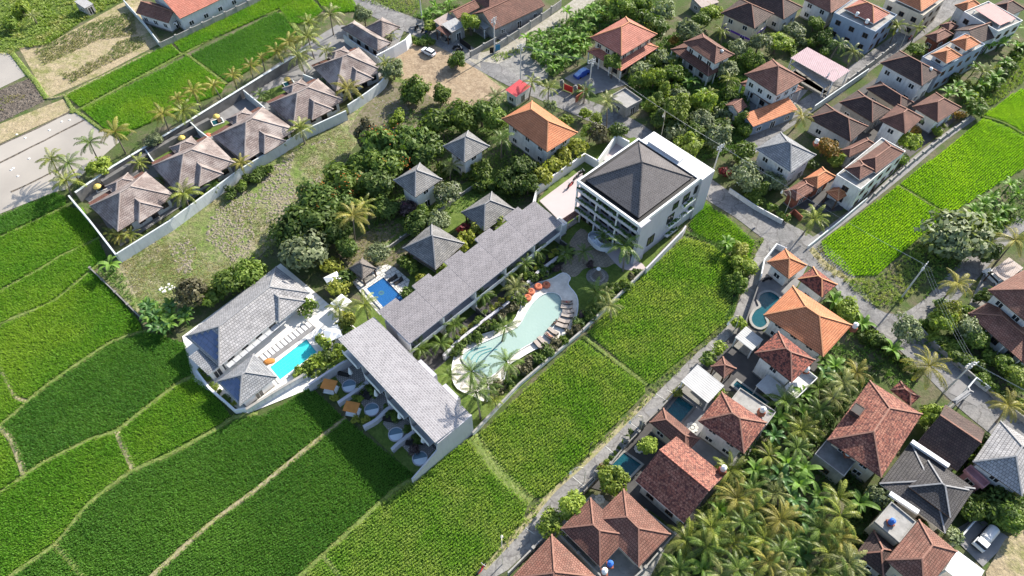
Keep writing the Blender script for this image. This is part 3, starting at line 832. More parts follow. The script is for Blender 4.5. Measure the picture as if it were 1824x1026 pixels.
road('bund_track', [(860, 1012), (935, 925), (975, 880), (1045, 815), (1160, 700)], [(866, 1016), (944, 932), (990, 876), (1058, 815), (1168, 703)], X['dirtbund'])
road('drain_channel', [(1440, 448), (1470, 478), (1500, 498), (1535, 510)], [(1448, 440), (1476, 468), (1506, 490), (1540, 500)], X['dirtbund'])
road('entrance_drive', [(1120, 252), (1105, 262), (1098, 270)], [(1150, 268), (1140, 280), (1130, 290)], X['greydeck'])
# yards
for nm, px, mt in (
 ('house_yard', [(1005, 140), (1060, 108), (1082, 128), (1120, 150), (1060, 168), (1030, 155)], 'greydeck'),
 ('house_yard', [(1300, 200), (1350, 165), (1440, 160), (1400, 205), (1330, 240)], 'greydeck'),
 ('house_yard', [(1395, 345), (1450, 305), (1520, 330), (1500, 375), (1440, 382)], 'darkyard'),
 ('house_yard', [(1362, 470), (1394, 445), (1440, 470), (1420, 510), (1360, 560), (1330, 560)], 'greydeck'),
 ('house_yard', [(1300, 600), (1335, 580), (1460, 640), (1440, 700), (1340, 700), (1215, 690)], 'darkyard'),
 ('house_yard', [(1150, 735), (1215, 700), (1380, 740), (1320, 830), (1240, 830)], 'greydeck'),
 ('house_yard', [(1048, 868), (1155, 745), (1290, 850), (1215, 950), (1130, 890)], 'darkyard'),
 ('house_yard', [(930, 1010), (985, 945), (1055, 880), (1200, 950), (1140, 1060), (900, 1060)], 'concrete'),
 ('car_park', [(1690, 700), (1722, 660), (1780, 690), (1740, 725)], 'greydeck'),
 ('car_yard', [(1720, 555), (1755, 480), (1800, 470), (1850, 500), (1765, 580)], 'gravellot'),
 ('house_yard', [(1690, 950), (1740, 920), (1800, 960), (1750, 1010)], 'greydeck'),
 ('grass_paver_yard', [(1755, 1020), (1790, 960), (1850, 930), (1900, 1000), (1850, 1080), (1760, 1080)], 'strawplot'),
 ('house_yard', [(1445, 215), (1560, 140), (1720, 200), (1560, 330)], 'darkyard'),
 ('house_yard', [(700, 395), (820, 330), (880, 300), (920, 330), (800, 420), (720, 440)], 'lawn'),
 ('house_yard', [(600, 450), (690, 390), (760, 420), (720, 470), (640, 500)], 'gardensoil'),
 ('lawn_patch', [(680, 440), (715, 412), (740, 420), (705, 448)], 'lawn'),
 ('shop_yard', [(770, 62), (830, 50), (900, 75), (960, 40), (940, 20), (830, 20), (780, 40)], 'greydeck'),
 ('resort_garden', [(560, 680), (640, 545), (960, 355), (1035, 265), (1130, 245), (1260, 350), (1150, 478), (1036, 592), (845, 770), (740, 850)], 'lawn'),
 ('villa_garden', [(165, 365), (132, 342), (330, 225), (560, 70), (600, 45), (720, 55), (688, 130), (545, 228), (420, 305), (215, 440)], 'greydeck'),
 ('villa_yard', [(325, 600), (500, 470), (560, 520), (640, 590), (560, 690), (440, 738), (345, 680)], 'whitedeck'),
):
 sheet(nm, WP(px), zl(), X[mt])
for px in ([(255, 292), (300, 258), (330, 240), (372, 252), (340, 275), (300, 300)], [(355, 238), (385, 222), (415, 212), (420, 222), (380, 242)], [(455, 180), (480, 160), (520, 145), (535, 155), (490, 185)]):
 q = WP(px); sheet('villa_lawn', q, zl(), X['lawn'])
# --- rough growth
for nm, px, d, mt, h in (
 ('verge_weeds', [(1505, 500), (1560, 498), (1690, 392), (1720, 420), (1640, 510), (1602, 542), (1560, 548), (1520, 520)], 5, 'weed', 0.5),
 ('creeper_growth', [(1214, 412), (1240, 418), (1290, 440), (1338, 466), (1318, 520), (1300, 570), (1290, 575), (1304, 540), (1320, 476), (1260, 436)], 9, 'creeper', 0.5),
 ('verge_weeds', [(1345, 430), (1362, 425), (1340, 470), (1318, 530), (1296, 580), (1165, 704), (1158, 690), (1292, 576), (1330, 475)], 5, 'weed', 0.35),
 ('verge_weeds', [(1158, 698), (1168, 704), (1060, 805), (975, 885), (945, 935), (862, 1016), (850, 1010), (938, 905), (962, 890), (1045, 812)], 5, 'weed', 0.35),
 ('verge_weeds', [(1440, 445), (1462, 436), (1470, 460), (1512, 497), (1500, 505), (1462, 478)], 6, 'dryweed', 0.3),
 ('thicket_growth', [(935, 75), (1010, 35), (1060, 5), (1200, -20), (1160, 40), (1060, 62), (1040, 100), (985, 140), (965, 125)], 3, 'creeper', 0.7),
 ('rough_grass', [(1720, 165), (1770, 120), (1850, 60), (1880, 100), (1800, 165), (1745, 205)], 5, 'weed', 0.5),
 ('rough_grass', [(640, 0), (760, -20), (742, 28), (700, 20)], 5, 'weed', 0.35),
 ('rough_grass', [(735, 30), (790, 5), (820, 10), (770, 42)], 5, 'creeper', 0.5),
 ('garden_undergrowth', [(700, 200), (900, 170), (1010, 270), (960, 340), (900, 380), (820, 380), (700, 420), (600, 400), (620, 300)], 3.5, 'creeper', 0.4),
 ('garden_undergrowth', [(1100, 120), (1200, 60), (1340, 90), (1330, 260), (1250, 290), (1140, 190)], 5, 'creeper', 0.6),
 ('garden_undergrowth', [(1600, 600), (1700, 560), (1824, 640), (1860, 760), (1760, 700), (1680, 640)], 2.0, 'creeper', 0.4),
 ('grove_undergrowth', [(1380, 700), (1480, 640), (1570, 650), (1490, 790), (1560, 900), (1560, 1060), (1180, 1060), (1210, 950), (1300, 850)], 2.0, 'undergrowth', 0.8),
 ('garden_undergrowth', [(1690, 400), (1740, 360), (1860, 290), (1880, 400), (1800, 400), (1740, 450), (1640, 540)], 3, 'creeper', 0.5),
 ('garden_undergrowth', [(1690, 820), (1760, 840), (1840, 880), (1840, 960), (1720, 930)], 2, 'creeper', 0.5),
 ('lot_weeds', [(250, 480), (330, 430), (420, 400), (440, 440), (400, 490), (320, 540), (255, 545), (215, 505)], 2.5, 'weed', 0.16),
 ('lot_weeds', [(178, 484), (206, 466), (225, 500), (246, 556), (215, 525)], 6, 'creeper', 0.4),
 ('garden_weeds', [(600, 455), (690, 395), (755, 420), (720, 468), (640, 498)], 2.5, 'dryweed', 0.3),
 ('lot_weeds', [(360, 530), (470, 470), (520, 420), (500, 400), (440, 460), (350, 520)], 5, 'weed', 0.35),
 ('road_verge', [(735, 72), (760, 62), (775, 78), (760, 86)], 6, 'creeper', 0.5),
 ('road_verge', [(872, 102), (935, 82), (948, 58), (955, 62), (945, 92), (885, 112)], 5, 'weed', 0.4),
 ('road_verge', [(1465, 640), (1480, 520), (1560, 600), (1640, 690), (1600, 700), (1540, 640)], 3, 'creeper', 0.5),
):
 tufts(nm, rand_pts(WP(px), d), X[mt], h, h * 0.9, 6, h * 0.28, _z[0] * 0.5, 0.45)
# ------------------------------------------------------------------ building kit
class Rect:
 """level rectangle: centre, x axis angle, width along x, depth along y"""
 def __init__(s, c, a, w, d): s.c = c; s.a = a; s.w = w; s.d = d
 def pt(s, fx, fy, z=0.0):
  """fx, fy in -0.5..0.5"""
  x, y = fx * s.w, fy * s.d
  return Vector((s.c[0] + x * math.cos(s.a) - y * math.sin(s.a), s.c[1] + x * math.sin(s.a) + y * math.cos(s.a), z))
 def grow(s, g): return Rect(s.c, s.a, s.w + 2 * g, s.d + 2 * g)
 def corners(s, z=0.0): return [s.pt(-.5, -.5, z), s.pt(.5, -.5, z), s.pt(.5, .5, z), s.pt(-.5, .5, z)]
 def off(s, dx, dy, w, d):
  """rectangle at metric offset from the centre, same angle"""
  c = Vector((s.c[0] + dx * math.cos(s.a) - dy * math.sin(s.a), s.c[1] + dx * math.sin(s.a) + dy * math.cos(s.a), 0))
  return Rect(c, s.a, w, d)

def rect(px, z):
 """px = left, top, right, bottom corners (top may be None) seen at height z -> the best true rectangle"""
 L, T, R, B = px
 l, r, b = W(*L, z), W(*R, z), W(*B, z)
 t = W(*T, z) if T else l + r - b
 u = (t - l) + (r - b); v = (l - b) + (t - r)
 au = math.atan2(u.y, u.x); av = math.atan2(v.y, v.x) - PI / 2
 a = math.atan2(math.sin(au) + math.sin(av), math.cos(au) + math.cos(av))
 c = (l + r + b + t) / 4
 return Rect(c, a, u.length / 2, v.length / 2)

def win_mesh(key, w, h, mat):
 k = ('win', key, w, h)
 if k not in SHARED:
  m = MB(); t = 0.07; dp = 0.10
  # frame stands 4 cm proud of the wall; local x along wall, -y outward, z up
  for x0, x1, z0, z1 in ((-w / 2, -w / 2 + t, 0, h), (w / 2 - t, w / 2, 0, h), (-w / 2 + t, w / 2 - t, 0, t), (-w / 2 + t, w / 2 - t, h - t, h), (-t / 2, t / 2, t, h - t)):
   m.box(((x0 + x1) / 2, -0.02, z0), (x1 - x0, dp, z1 - z0))
  f = m.mesh('window_frame', mat, uv=False)
  m = MB(); m.box((0, 0.0, t), (w - 2 * t, 0.03, h - 2 * t))
  p = m.mesh('window_pane', X['glass'], uv=False)
  SHARED[k] = (f, p)
 return SHARED[k]
SHARED = {}
RIDGE = {'t_orange': 'r_orange', 't_salmon': 'r_orange', 't_brown': 'r_red', 't_rust': 'r_red', 't_mottle': 'r_red', 't_mottle2': 'r_red', 't_dark': 'r_red', 't_charcoal': 'r_grey', 't_slate': 'r_grey', 't_greywave': 'r_grey', 't_shake': 'r_grey', 'thatch': 'thatch'}

def add_window(root, base, p, ang, w, h, mat='frame', name='window'):
 """p = world bottom centre on the wall face, ang = outward direction of the wall's right-hand x axis"""
 f, g_ = win_mesh(mat, round(w, 1), round(h, 1), X[mat])
 o = inst(name, f, root, Vector(p) - base, (0, 0, ang))
 inst('pane', g_, o)
 return o

def walls(root, base, R, z0, z1, mat, storeys=1, fr='frame', sides='nsew', gap=3.0, doors=True, name='wall', wh=1.25, ww=1.3):
 m = MB()
 m.prism([p - base for p in R.corners()], z0, z1)
 o = m.build(name, X[mat], root)
 sh = (z1 - z0) / storeys
 for key, (ax, ay), ln, da in (('s', (0, -1), R.w, 0), ('n', (0, 1), R.w, PI), ('e', (1, 0), R.d, PI / 2), ('w', (-1, 0), R.d, -PI / 2)):
  if key not in sides: continue
  n = max(1, int(ln / gap)) if ln > 1.9 else 0
  for s in range(storeys):
   for i in range(n):
    t = (i + 0.5) / n - 0.5
    fx, fy = (t, ay * .5) if ay else (ax * .5, t)
    p = R.pt(fx, fy)
    if key in 'ns' and ay > 0: pass
    out = Vector((math.cos(R.a) * ax - math.sin(R.a) * ay, math.sin(R.a) * ax + math.cos(R.a) * ay, 0))
    p = p + out * 0.035
    if doors and s == 0 and i == n // 2 and key in 'se':
     p.z = z0 + 0.06
     add_window(root, base, p, R.a + da, min(ww * 1.1, ln / n * 0.7), 2.1, fr, 'door')
    else:
     p.z = z0 + s * sh + min(1.0, sh * 0.3)
     add_window(root, base, p, R.a + da, min(ww, ln / n * 0.7), min(wh, sh * 0.5), fr)
 return o

def ridge(root, base, a, b, mat, w=0.22, h=0.11):
 a, b = Vector(a) - base, Vector(b) - base
 if (b - a).length < 0.4: return
 m = MB(); m.bar(a, b, w, h)
 m.build('ridge_cap', X[mat], root)

def hip(root, base, R, ze, pitch=0.6, mat='t_brown', trim='fascia', rid=None, ridge_frac=None, t=0.16, name='roof', kick=0.0):
 """hip roof on eave rectangle R at height ze; pitch = rise per metre"""
 w, d = R.w, R.d
 m = MB()
 lo = [p - base for p in R.corners(ze)]
 hi = [p + Vector((0, 0, t)) for p in lo]
 if w >= d:
  hgt = d / 2 * pitch; rl = (w - d) if ridge_frac is None else w * ridge_frac
  A, Bp = R.pt(-rl / 2 / w, 0, ze + t + hgt) - base, R.pt(rl / 2 / w, 0, ze + t + hgt) - base
  fs = [[hi[0], hi[1], Bp, A], [hi[1], hi[2], Bp], [hi[2], hi[3], A, Bp], [hi[3], hi[0], A]]
 else:
  hgt = w / 2 * pitch; rl = (d - w) if ridge_frac is None else d * ridge_frac
  A, Bp = R.pt(0, -rl / 2 / d, ze + t + hgt) - base, R.pt(0, rl / 2 / d, ze + t + hgt) - base
  fs = [[hi[0], hi[1], A], [hi[1], hi[2], Bp, A], [hi[2], hi[3], Bp], [hi[3], hi[0], A, Bp]]
 if rl < 0.02:
  fs = [[f[0], f[1], A] for f in fs]
 for f in fs: m.face(f, 0)
 for i in range(4):
  j = (i + 1) % 4
  m.face([lo[i], lo[j], hi[j], hi[i]], 1)
 m.face(lo[::-1], 1)
 o = m.build(name, [X[mat], X[trim]], root)
 rc = rid or RIDGE.get(mat, mat)
 if w >= d: ends = ((0, A), (1, Bp), (2, Bp), (3, A))
 else: ends = ((0, A), (1, A), (2, Bp), (3, Bp))
 for i, e in ends: ridge(root, base, hi[i] + base, e + base, rc)
 ridge(root, base, A + base, Bp + base, rc)
 return o, ze + t + hgt

def gable(root, base, R, ze, pitch=0.55, mat='t_rust', wallmat='white', trim='fascia', rid=None, t=0.14, along='w', name='roof', end_in=0.5):
 """gable roof, ridge along the rectangle's w (x) or d (y)"""
 m = MB()
 lo = [p - base for p in R.corners(ze)]
 up = Vector((0, 0, t))
 if along == 'w':
  hgt = R.d / 2 * pitch; A, B_ = R.pt(-.5, 0, ze + hgt) - base, R.pt(.5, 0, ze + hgt) - base
  sl = [[lo[0], lo[1], B_, A], [lo[2], lo[3], A, B_]]
 else:
  hgt = R.w / 2 * pitch; A, B_ = R.pt(0, -.5, ze + hgt) - base, R.pt(0, .5, ze + hgt) - base
  sl = [[lo[1], lo[2], B_, A], [lo[3], lo[0], A, B_]]
 for q in sl:
  m.face([p + up for p in q], 0)
  m.face(q[::-1], 1)
  n = len(q)
  for i in range(n):
   j = (i + 1) % n
   if i == 2: continue
   m.face([q[i], q[j], q[j] + up, q[i] + up], 1)
 o = m.build(name, [X[mat], X[trim]], root)
 ridge(root, base, A + base + up, B_ + base + up, rid or RIDGE.get(mat, mat))
 g2 = MB()
 e = end_in
 if along == 'w':
  for s in (-1, 1):
   f = s * (.5 - e / R.w)
   g2.face([R.pt(f, -.5 + e / R.d, ze + e * pitch * .2) - base, R.pt(f, .5 - e / R.d, ze + e * pitch * .2) - base, R.pt(f, 0, ze + hgt - e * pitch) - base])
 else:
  for s in (-1, 1):
   f = s * (.5 - e / R.d)
   g2.face([R.pt(-.5 + e / R.w, f, ze + e * pitch * .2) - base, R.pt(.5 - e / R.w, f, ze + e * pitch * .2) - base, R.pt(0, f, ze + hgt - e * pitch) - base])
 g2.build('gable_wall', X[wallmat], root)
 return o

def mono(root, base, px_or_R, z_lo, z_hi, mat, trim='fascia', low='s', t=0.1, name='roof'):
 """single-slope roof; low = side of the rectangle (s, n, e, w) that is lowest"""
 R = px_or_R
 idx = {'s': (0, 1), 'n': (2, 3), 'e': (1, 2), 'w': (3, 0)}[low]
 c = R.corners(); z = [z_hi] * 4
 for i in idx: z[i] = z_lo
 lo = [Vector((p.x, p.y, zz)) - base for p, zz in zip(c, z)]
 up = Vector((0, 0, t)); m = MB()
 m.face([p + up for p in lo], 0); m.face(lo[::-1], 1)
 for i in range(4):
  j = (i + 1) % 4
  m.face([lo[i], lo[j], lo[j] + up, lo[i] + up], 1)
 return m.build(name, [X[mat], X[trim]], root)

def parapet(root, base, R, z, h=0.5, t=0.16, mat='white', floor='concrete', slab=0.2):
 """flat roof with an upstand round it"""
 m = MB(); m.prism([p - base for p in R.grow(-t).corners()], z - slab, z + 0.02); m.build('roof_slab', X[floor], root, uang=R.a)
 m = MB()
 for sx, sy, w, d in ((0, -.5, R.w, t), (0, .5, R.w, t), (-.5, 0, t, R.d - 2 * t), (.5, 0, t, R.d - 2 * t)):
  p = R.pt(sx, sy) - base
  o = Vector((math.cos(R.a), math.sin(R.a), 0)) * (-np.sign(sx) * t / 2) + Vector((-math.sin(R.a), math.cos(R.a), 0)) * (-np.sign(sy) * t / 2)
  p = p + o
  m.box((p.x, p.y, z - slab), (w, d, h + slab), R.a)
 m.build('parapet', X[mat], root)

def posts(root, base, R, z0, z1, mat='white', inset=0.25, s=0.22, n=(2, 2)):
 Q = R.grow(-inset)
 k = ('post', mat, s, round(z1 - z0, 2))
 if k not in SHARED:
  m = MB(); m.box((0, 0, 0), (s, s, z1 - z0)); SHARED[k] = m.mesh('post', X[mat])
 pts = set()
 for i in range(n[0]):
  for j in range(n[1]):
   if 0 < i < n[0] - 1 and 0 < j < n[1] - 1: continue
   fx = i / max(1, n[0] - 1) - .5; fy = j / max(1, n[1] - 1) - .5
   p = Q.pt(fx, fy, z0)
   inst('post', SHARED[k], root, p - base, (0, 0, R.a))

def simple_house(name, label, cat, px, ze, mat, wall='white', pitch=0.6, over=0.8, storeys=1, rid=None, trim='fascia', fr='frame', kind='hip', group=None, sides='nsew', along='w', z0=0.0, open_=False, extra=None, gap=3.0, ridge_frac=None):
 R = rect(px, ze)
 base = Vector((R.c[0], R.c[1], 0))
 root = thing(name, base, label, cat, group)
 top = ze
 if kind == 'hip': _, top = hip(root, base, R, ze, pitch, mat, trim, rid, ridge_frac)
 elif kind == 'gable': gable(root, base, R, ze, pitch, mat, wall, trim, rid, along=along)
 elif kind == 'flat': parapet(root, base, R, ze, mat=wall, floor=mat)
 elif kind.startswith('mono'): mono(root, base, R, ze, ze + pitch * (R.d if kind[-1] in 'sn' else R.w), mat, trim, kind[-1])
 Q = R.grow(-over)
 if open_:
  posts(root, base, R, z0, ze, inset=over * 0.6, mat='wood' if open_ == 'wood' else 'white')
  m = MB(); m.prism([p - base for p in Q.corners()], 0.0, 0.35); m.build('plinth', X['stone'], root)
 else:
  top_w = ze - 0.03 if kind != 'flat' else ze - 0.25
  walls(root, base, Q, z0, top_w, wall, storeys, fr, sides, gap)
  m = MB(); m.prism([p - base for p in Q.grow(0.12).corners()], 0.0, 0.3); m.build('plinth', X['stone'], root)
 if extra: extra(root, base, R)
 return root, base, R

def wall_run(label, px, h=2.0, t=0.2, mat='palewall', z0=0.0, cap=None, name='garden_wall', posts_every=None, cat='wall', top_z=None, k=0, panels=True):
 """free-standing wall; each straight run between picked corners is a panel"""
 pts = [W(p[0], p[1], h) for p in px]
 if k: pts = smooth_line(pts, k)
 base = Vector((pts[0].x, pts[0].y, 0))
 root = thing(name, base, label, cat)
 n = len(pts)
 off = []
 for i, p in enumerate(pts):
  d = Vector(pts[min(i + 1, n - 1)]) - Vector(pts[max(i - 1, 0)]); d.z = 0; d.normalize()
  off.append(Vector((-d.y, d.x, 0)))
 def strip(nm, t, za, zb, mt):
  m = MB()
  A = [Vector((p.x, p.y, 0)) - base + o * (t / 2) for p, o in zip(pts, off)]
  B = [Vector((p.x, p.y, 0)) - base - o * (t / 2) for p, o in zip(pts, off)]
  up = lambda v, z: (v.x, v.y, z)
  for i in range(n - 1):
   m.face([up(A[i], zb), up(B[i], zb), up(B[i + 1], zb), up(A[i + 1], zb)])
   m.face([up(B[i], za), up(B[i + 1], za), up(B[i + 1], zb), up(B[i], zb)])
   m.face([up(A[i + 1], za), up(A[i], za), up(A[i], zb), up(A[i + 1], zb)])
  m.face([up(A[0], za), up(B[0], za), up(B[0], zb), up(A[0], zb)])
  m.face([up(B[-1], za), up(A[-1], za), up(A[-1], zb), up(B[-1], zb)])
  return m.build(nm, X[mt], root)
 strip('wall_panel', t, 0, h, mat)
 if cap: strip('coping', t + 0.12, h + 0.003, h + 0.08, cap)
 if posts_every:
  kk = ('wp', mat, t, h)
  if kk not in SHARED:
   m = MB(); m.box((0, 0, 0), (t + 0.14, t + 0.14, h + 0.12)); m.box((0, 0, h + 0.12), (t + 0.24, t + 0.24, 0.08)); SHARED[kk] = m.mesh('pillar', X[mat])
  for a, b in zip(pts, pts[1:]):
   L = (b - a).length; c = max(1, int(L / posts_every))
   ang = math.atan2(b.y - a.y, b.x - a.x)
   for i in range(c):
    q = a.lerp(b, i / c); inst('pillar', SHARED[kk], root, Vector((q.x, q.y, 0)) - base, (0, 0, ang))
 return root

def water_tank(px, z, label, mat='tankwhite', r=0.5, h=1.1, stand=0.0, standmat='brickred'):
 p = W(px[0], px[1], z); base = Vector((p.x, p.y, z))
 root = thing('water_tank', base, label, 'water tank')
 if stand:
  m = MB(); m.box((0, 0, 0), (2 * r + 0.1, 2 * r + 0.1, stand)); m.build('stand', X[standmat], root)
 m = MB(); m.lathe((0, 0, stand + 0.003), [(r, 0), (r, h * .3), (r * 1.03, h * .32), (r, h * .36), (r, h * .62), (r * 1.03, h * .66), (r, h * .7), (r, h * .86), (r * 0.55, h)], 14)
 m.build('tank_body', X[mat], root, smooth=False)
 m = MB(); m.lathe((0, 0, stand + h + 0.006), [(r * .3, 0), (r * .3, 0.08), (r * .2, 0.1)], 10); m.build('lid', X[mat], root)
 return root

def pool(name, label, px, basin, wat, coping='stone', depth=1.2, z=0.36, cw=0.35, k=0, rim_h=0.25, loc_z=None):
 pts = WP(px, z)
 if k: pts = smooth_line(pts, k, True)
 n = len(pts)
 c = sum((Vector(p) for p in pts), Vector()) / n
 base = Vector((c.x, c.y, 0)); P = [Vector((p.x, p.y, 0)) - base for p in pts]
 a = sum(P[i].x * P[(i + 1) % n].y - P[(i + 1) % n].x * P[i].y for i in range(n))
 if a < 0: P = P[::-1]
 root = thing(name, base, label, 'swimming pool')
 nrm = []
 for i in range(n):
  d1 = (P[i] - P[i - 1]).normalized(); d2 = (P[(i + 1) % n] - P[i]).normalized()
  n1 = Vector((d1.y, -d1.x, 0)); n2 = Vector((d2.y, -d2.x, 0))
  b = n1 + n2
  b = b / max(0.4, b.dot(n1)) if b.length > 1e-6 else n1
  nrm.append(b)
 O = [p + q * cw for p, q in zip(P, nrm)]
 zz = lambda v, h: (v.x, v.y, h)
 zw = z - 0.12; zb = zw - 0.09
 ang = math.atan2((P[1] - P[0]).y, (P[1] - P[0]).x)
 m = MB()
 m.face([zz(p, zb) for p in P])
 for i in range(n):
  j = (i + 1) % n
  m.face([zz(P[j], zb), zz(P[i], zb), zz(P[i], z - 0.01), zz(P[j], z - 0.01)])
 m.build('basin', X[basin], root, uang=ang)
 m = MB(); m.face([zz(p - q * 0.004, zw) for p, q in zip(P, nrm)]); m.build('water', X[wat], root)
 m = MB()
 for i in range(n):
  j = (i + 1) % n
  m.face([zz(P[i], z), zz(O[i], z), zz(O[j], z), zz(P[j], z)])
  m.face([zz(O[i], 0), zz(O[j], 0), zz(O[j], z), zz(O[i], z)])
  m.face([zz(P[j], z - 0.1), zz(P[i], z - 0.1), zz(P[i], z), zz(P[j], z)])
 m.build('coping', X[coping], root, uang=ang)
 return root, base, P
# ------------------------------------------------------------------ bungalow row (top left)
def bungalow(label, px, mirror=False, last=False):
 ze = 3.0
 R = rect(px, ze); base = Vector((R.c[0], R.c[1], 0))
 root = thing('bungalow', base, label, 'bungalow', 'tiled bungalows in the walled row')
 hip(root, base, R, ze, 0.62, 't_villa', 'fascia', 'ridgepale')
 # cross wing towards the garden wall, and its own hip
 w2 = min(R.w * 0.42, 6.5)
 C = R.off(R.w * (0.02 if not mirror else 0.12), -R.d * 0.10, w2, R.d * 1.02)
 hip(root, base, C, ze + 0.02, 0.70, 't_villa', 'fascia', 'ridgepale', name='wing_roof')
 # small bathroom roof to the rear
 S = R.off(R.w * 0.10, R.d * 0.5 + 1.0, 5.2, 4.0)
 hip(root, base, S, ze - 0.25, 0.5, 't_villa', 'fascia', 'ridgepale', name='annex_roof')
 T = R.off(-R.w * 0.24, R.d * 0.5 + 0.85, R.w * 0.46, 2.4)
 mono(root, base, T, ze - 0.75, ze - 0.35, 't_brown', 'fascia', 'n', name='porch_roof')
 T2 = R.off(R.w * 0.36, R.d * 0.5 + 0.75, R.w * 0.26, 2.2)
 mono(root, base, T2, ze - 0.75, ze - 0.35, 't_brown', 'fascia', 'n', name='porch_roof')
 walls(root, base, R.grow(-1.0), 0, ze - 0.03, 'white', 1, 'woodframe', 'nsew', 2.6)
 walls(root, base, S.grow(-0.6), 0, ze - 0.28, 'white', 1, 'woodframe', 'nw', 3.0, doors=False, name='annex_wall')
 posts(root, base, T2, 0, ze - 0.8, 'wood', 0.2, 0.15)
 return R
bungalow('pinkish brown hipped bungalow at the lower left end of the walled row', [(163, 371), (262, 303), (308, 352), (211, 413)])
bungalow('pinkish brown hipped bungalow, second from the lower left end of the walled row', [(271, 297), (374, 243), (419, 292), (318, 345)])
bungalow('pinkish brown hipped bungalow in the middle of the walled row', [(384, 245), (470, 188), (521, 233), (436, 292)])
bungalow('brown hipped bungalow with an orange roof patch, fourth from the lower left end', [(474, 186), (567, 144), (617, 180), (524, 222)])
bungalow('pinkish brown hipped bungalow beside the white wall of the entrance house', [(557, 121), (640, 86), (683, 127), (600, 162)])

def entrance_house():
 ze = 3.4
 R = rect([(611, 50), (634, 36), (694, 78), (671, 93)], ze); base = Vector((R.c[0], R.c[1], 0))
 root = thing('bungalow', base, 'long roofed entrance house at the top end of the walled row, nearest the road', 'bungalow', 'tiled bungalows in the walled row')
 hip(root, base, R, ze, 0.55, 't_villa')
 Q = rect([(652, 52), (682, 30), (711, 51), (681, 68)], ze)
 hip(root, base, Q, ze + 0.03, 0.6, 't_villa', name='wing_roof')
 walls(root, base, R.grow(-.8), 0, ze - .03, 'white', 1, 'woodframe', 'nsew', 3)
 walls(root, base, Q.grow(-1.2), 0, ze - .05, 'white', 1, 'woodframe', 'nsew', 3, name='wing_wall')
entrance_house()
wall_run('long white compound wall along the bungalows facing the dry lot', [(207, 452), (300, 394), (424, 303), (500, 257), (546, 229), (616, 197)], 2.6, 0.3, 'palewall')
wall_run('white compound wall curving past the bungalow nearest the entrance house', [(619, 187), (655, 163), (680, 143), (688, 128), (687, 118)], 2.6, 0.3, 'palewall', k=3)
wall_run('white sloping wall of the entrance house beside the parked car', [(671, 98), (700, 83), (722, 70), (731, 60)], 3.2, 0.3, 'purewhite')
wall_run('white side wall between the lowest bungalow and the green field', [(122, 348), (160, 393), (207, 454)], 2.4, 0.3, 'palewall')
wall_run('dark grey rear wall of the bungalow gardens along the rice', [(134, 343), (200, 297), (330, 219), (405, 173), (470, 133), (545, 88)], 2.6, 0.4, 'darkconc', cap='palewall')  # the shade on this wall's face is put into its dark colour
wall_run('dark inner wall of the service lane behind the bungalows', [(180, 322), (262, 272), (330, 233), (372, 211)], 2.2, 0.9, 'darkconc')
for lab, px in (('white garden wall between the first and second bungalow', [(258, 265), (272, 285), (290, 300)]),
    ('white garden wall with a round yellow parasol beside it, between the second and third bungalow', [(336, 214), (352, 230), (378, 250)]),
    ('white garden wall between the third bungalow and the next', [(433, 160), (455, 178), (472, 192)]),
    ('tall white wall between the last bungalow and the entrance house', [(540, 132), (560, 140), (575, 150)]),
    ('long white wall under the eave of the entrance house', [(612, 62), (640, 82), (675, 104)])):
 wall_run(lab, px, 2.3, 0.25, 'palewall')

# ------------------------------------------------------------------ village houses (each drawn from its eaves)
SH = simple_house
def two_tier(name, label, up, lo, zu, zl_, mu, ml, wall, pitch=0.6, over=1.0):
 R = rect(up, zu); base = Vector((R.c[0], R.c[1], 0))
 root = thing(name, base, label, 'house')
 hip(root, base, R, zu, pitch, mu)
 Q = rect(lo, zl_)
 hip(root, base, Q, zl_, 0.38, ml, name='skirt_roof')
 walls(root, base, R.grow(-over), zl_, zu - .03, wall, 1, 'frame', 'nsew', 2.6, name='upper_wall', doors=False)
 walls(root, base, Q.grow(-1.1), 0, zl_ - .03, wall, 1, 'woodframe', 'nsew', 2.8)
 posts(root, base, Q, 0, zl_, 'white', 0.3, 0.25, (4, 4))
 return root, base, R
two_tier('villa_house', 'large salmon two-tiered roof house behind the blue covered car', [(1054, 68), (1114, 29), (1168, 62), (1107, 102)], [(1046, 93), (1114, 50), (1170, 86), (1108, 128)], 6.2, 3.2, 't_salmon', 't_salmon', 'cream')
two_tier('villa_house', 'brown two-tiered house with white balcony among trees', [(1219, 76), (1250, 60), (1309, 98), (1272, 115)], [(1200, 90), (1242, 64), (1290, 118), (1262, 140)], 6.0, 3.2, 't_brown', 't_brown', 'white', 0.55, 0.8)
two_tier('villa_house', 'white two-storey house with a dark red roof and balconies', [(1328, 134), (1376, 105), (1431, 143), (1384, 172)], [(1322, 150), (1376, 118), (1426, 158), (1372, 190)], 6.6, 3.2, 't_rust', 't_rust', 'white', 0.62, 0.7)
SH('villa_house', 'orange hipped house beside the bamboo and the hotel', 'house', [(895, 212), (948, 180), (1028, 237), (974, 273)], 6.0, 't_orange', storeys=2, over=1.1, pitch=0.62)
SH('shop_hut', 'small white hut with a flat red metal roof by the road', 'hut', [(900, 161), (926, 145), (945, 153), (920, 175)], 3.0, 'm_red', kind='mono-s', pitch=0.08, over=0.25, trim='white')
SH('school_building', 'long salmon roofed building with grey wall and air conditioners at the top', 'building', [(268, 0), (470, -92), (525, -60), (320, 31)], 4.0, 't_salmon', wall='palewall', kind='gable', over=0.5, pitch=0.5, gap=4)
SH('annex_house', 'red tiled annex roof at the gable end of the long salmon building', 'house', [(262, 20), (276, -6), (306, 30), (295, 48)], 3.0, 't_rust', kind='gable', along='d', over=0.6)
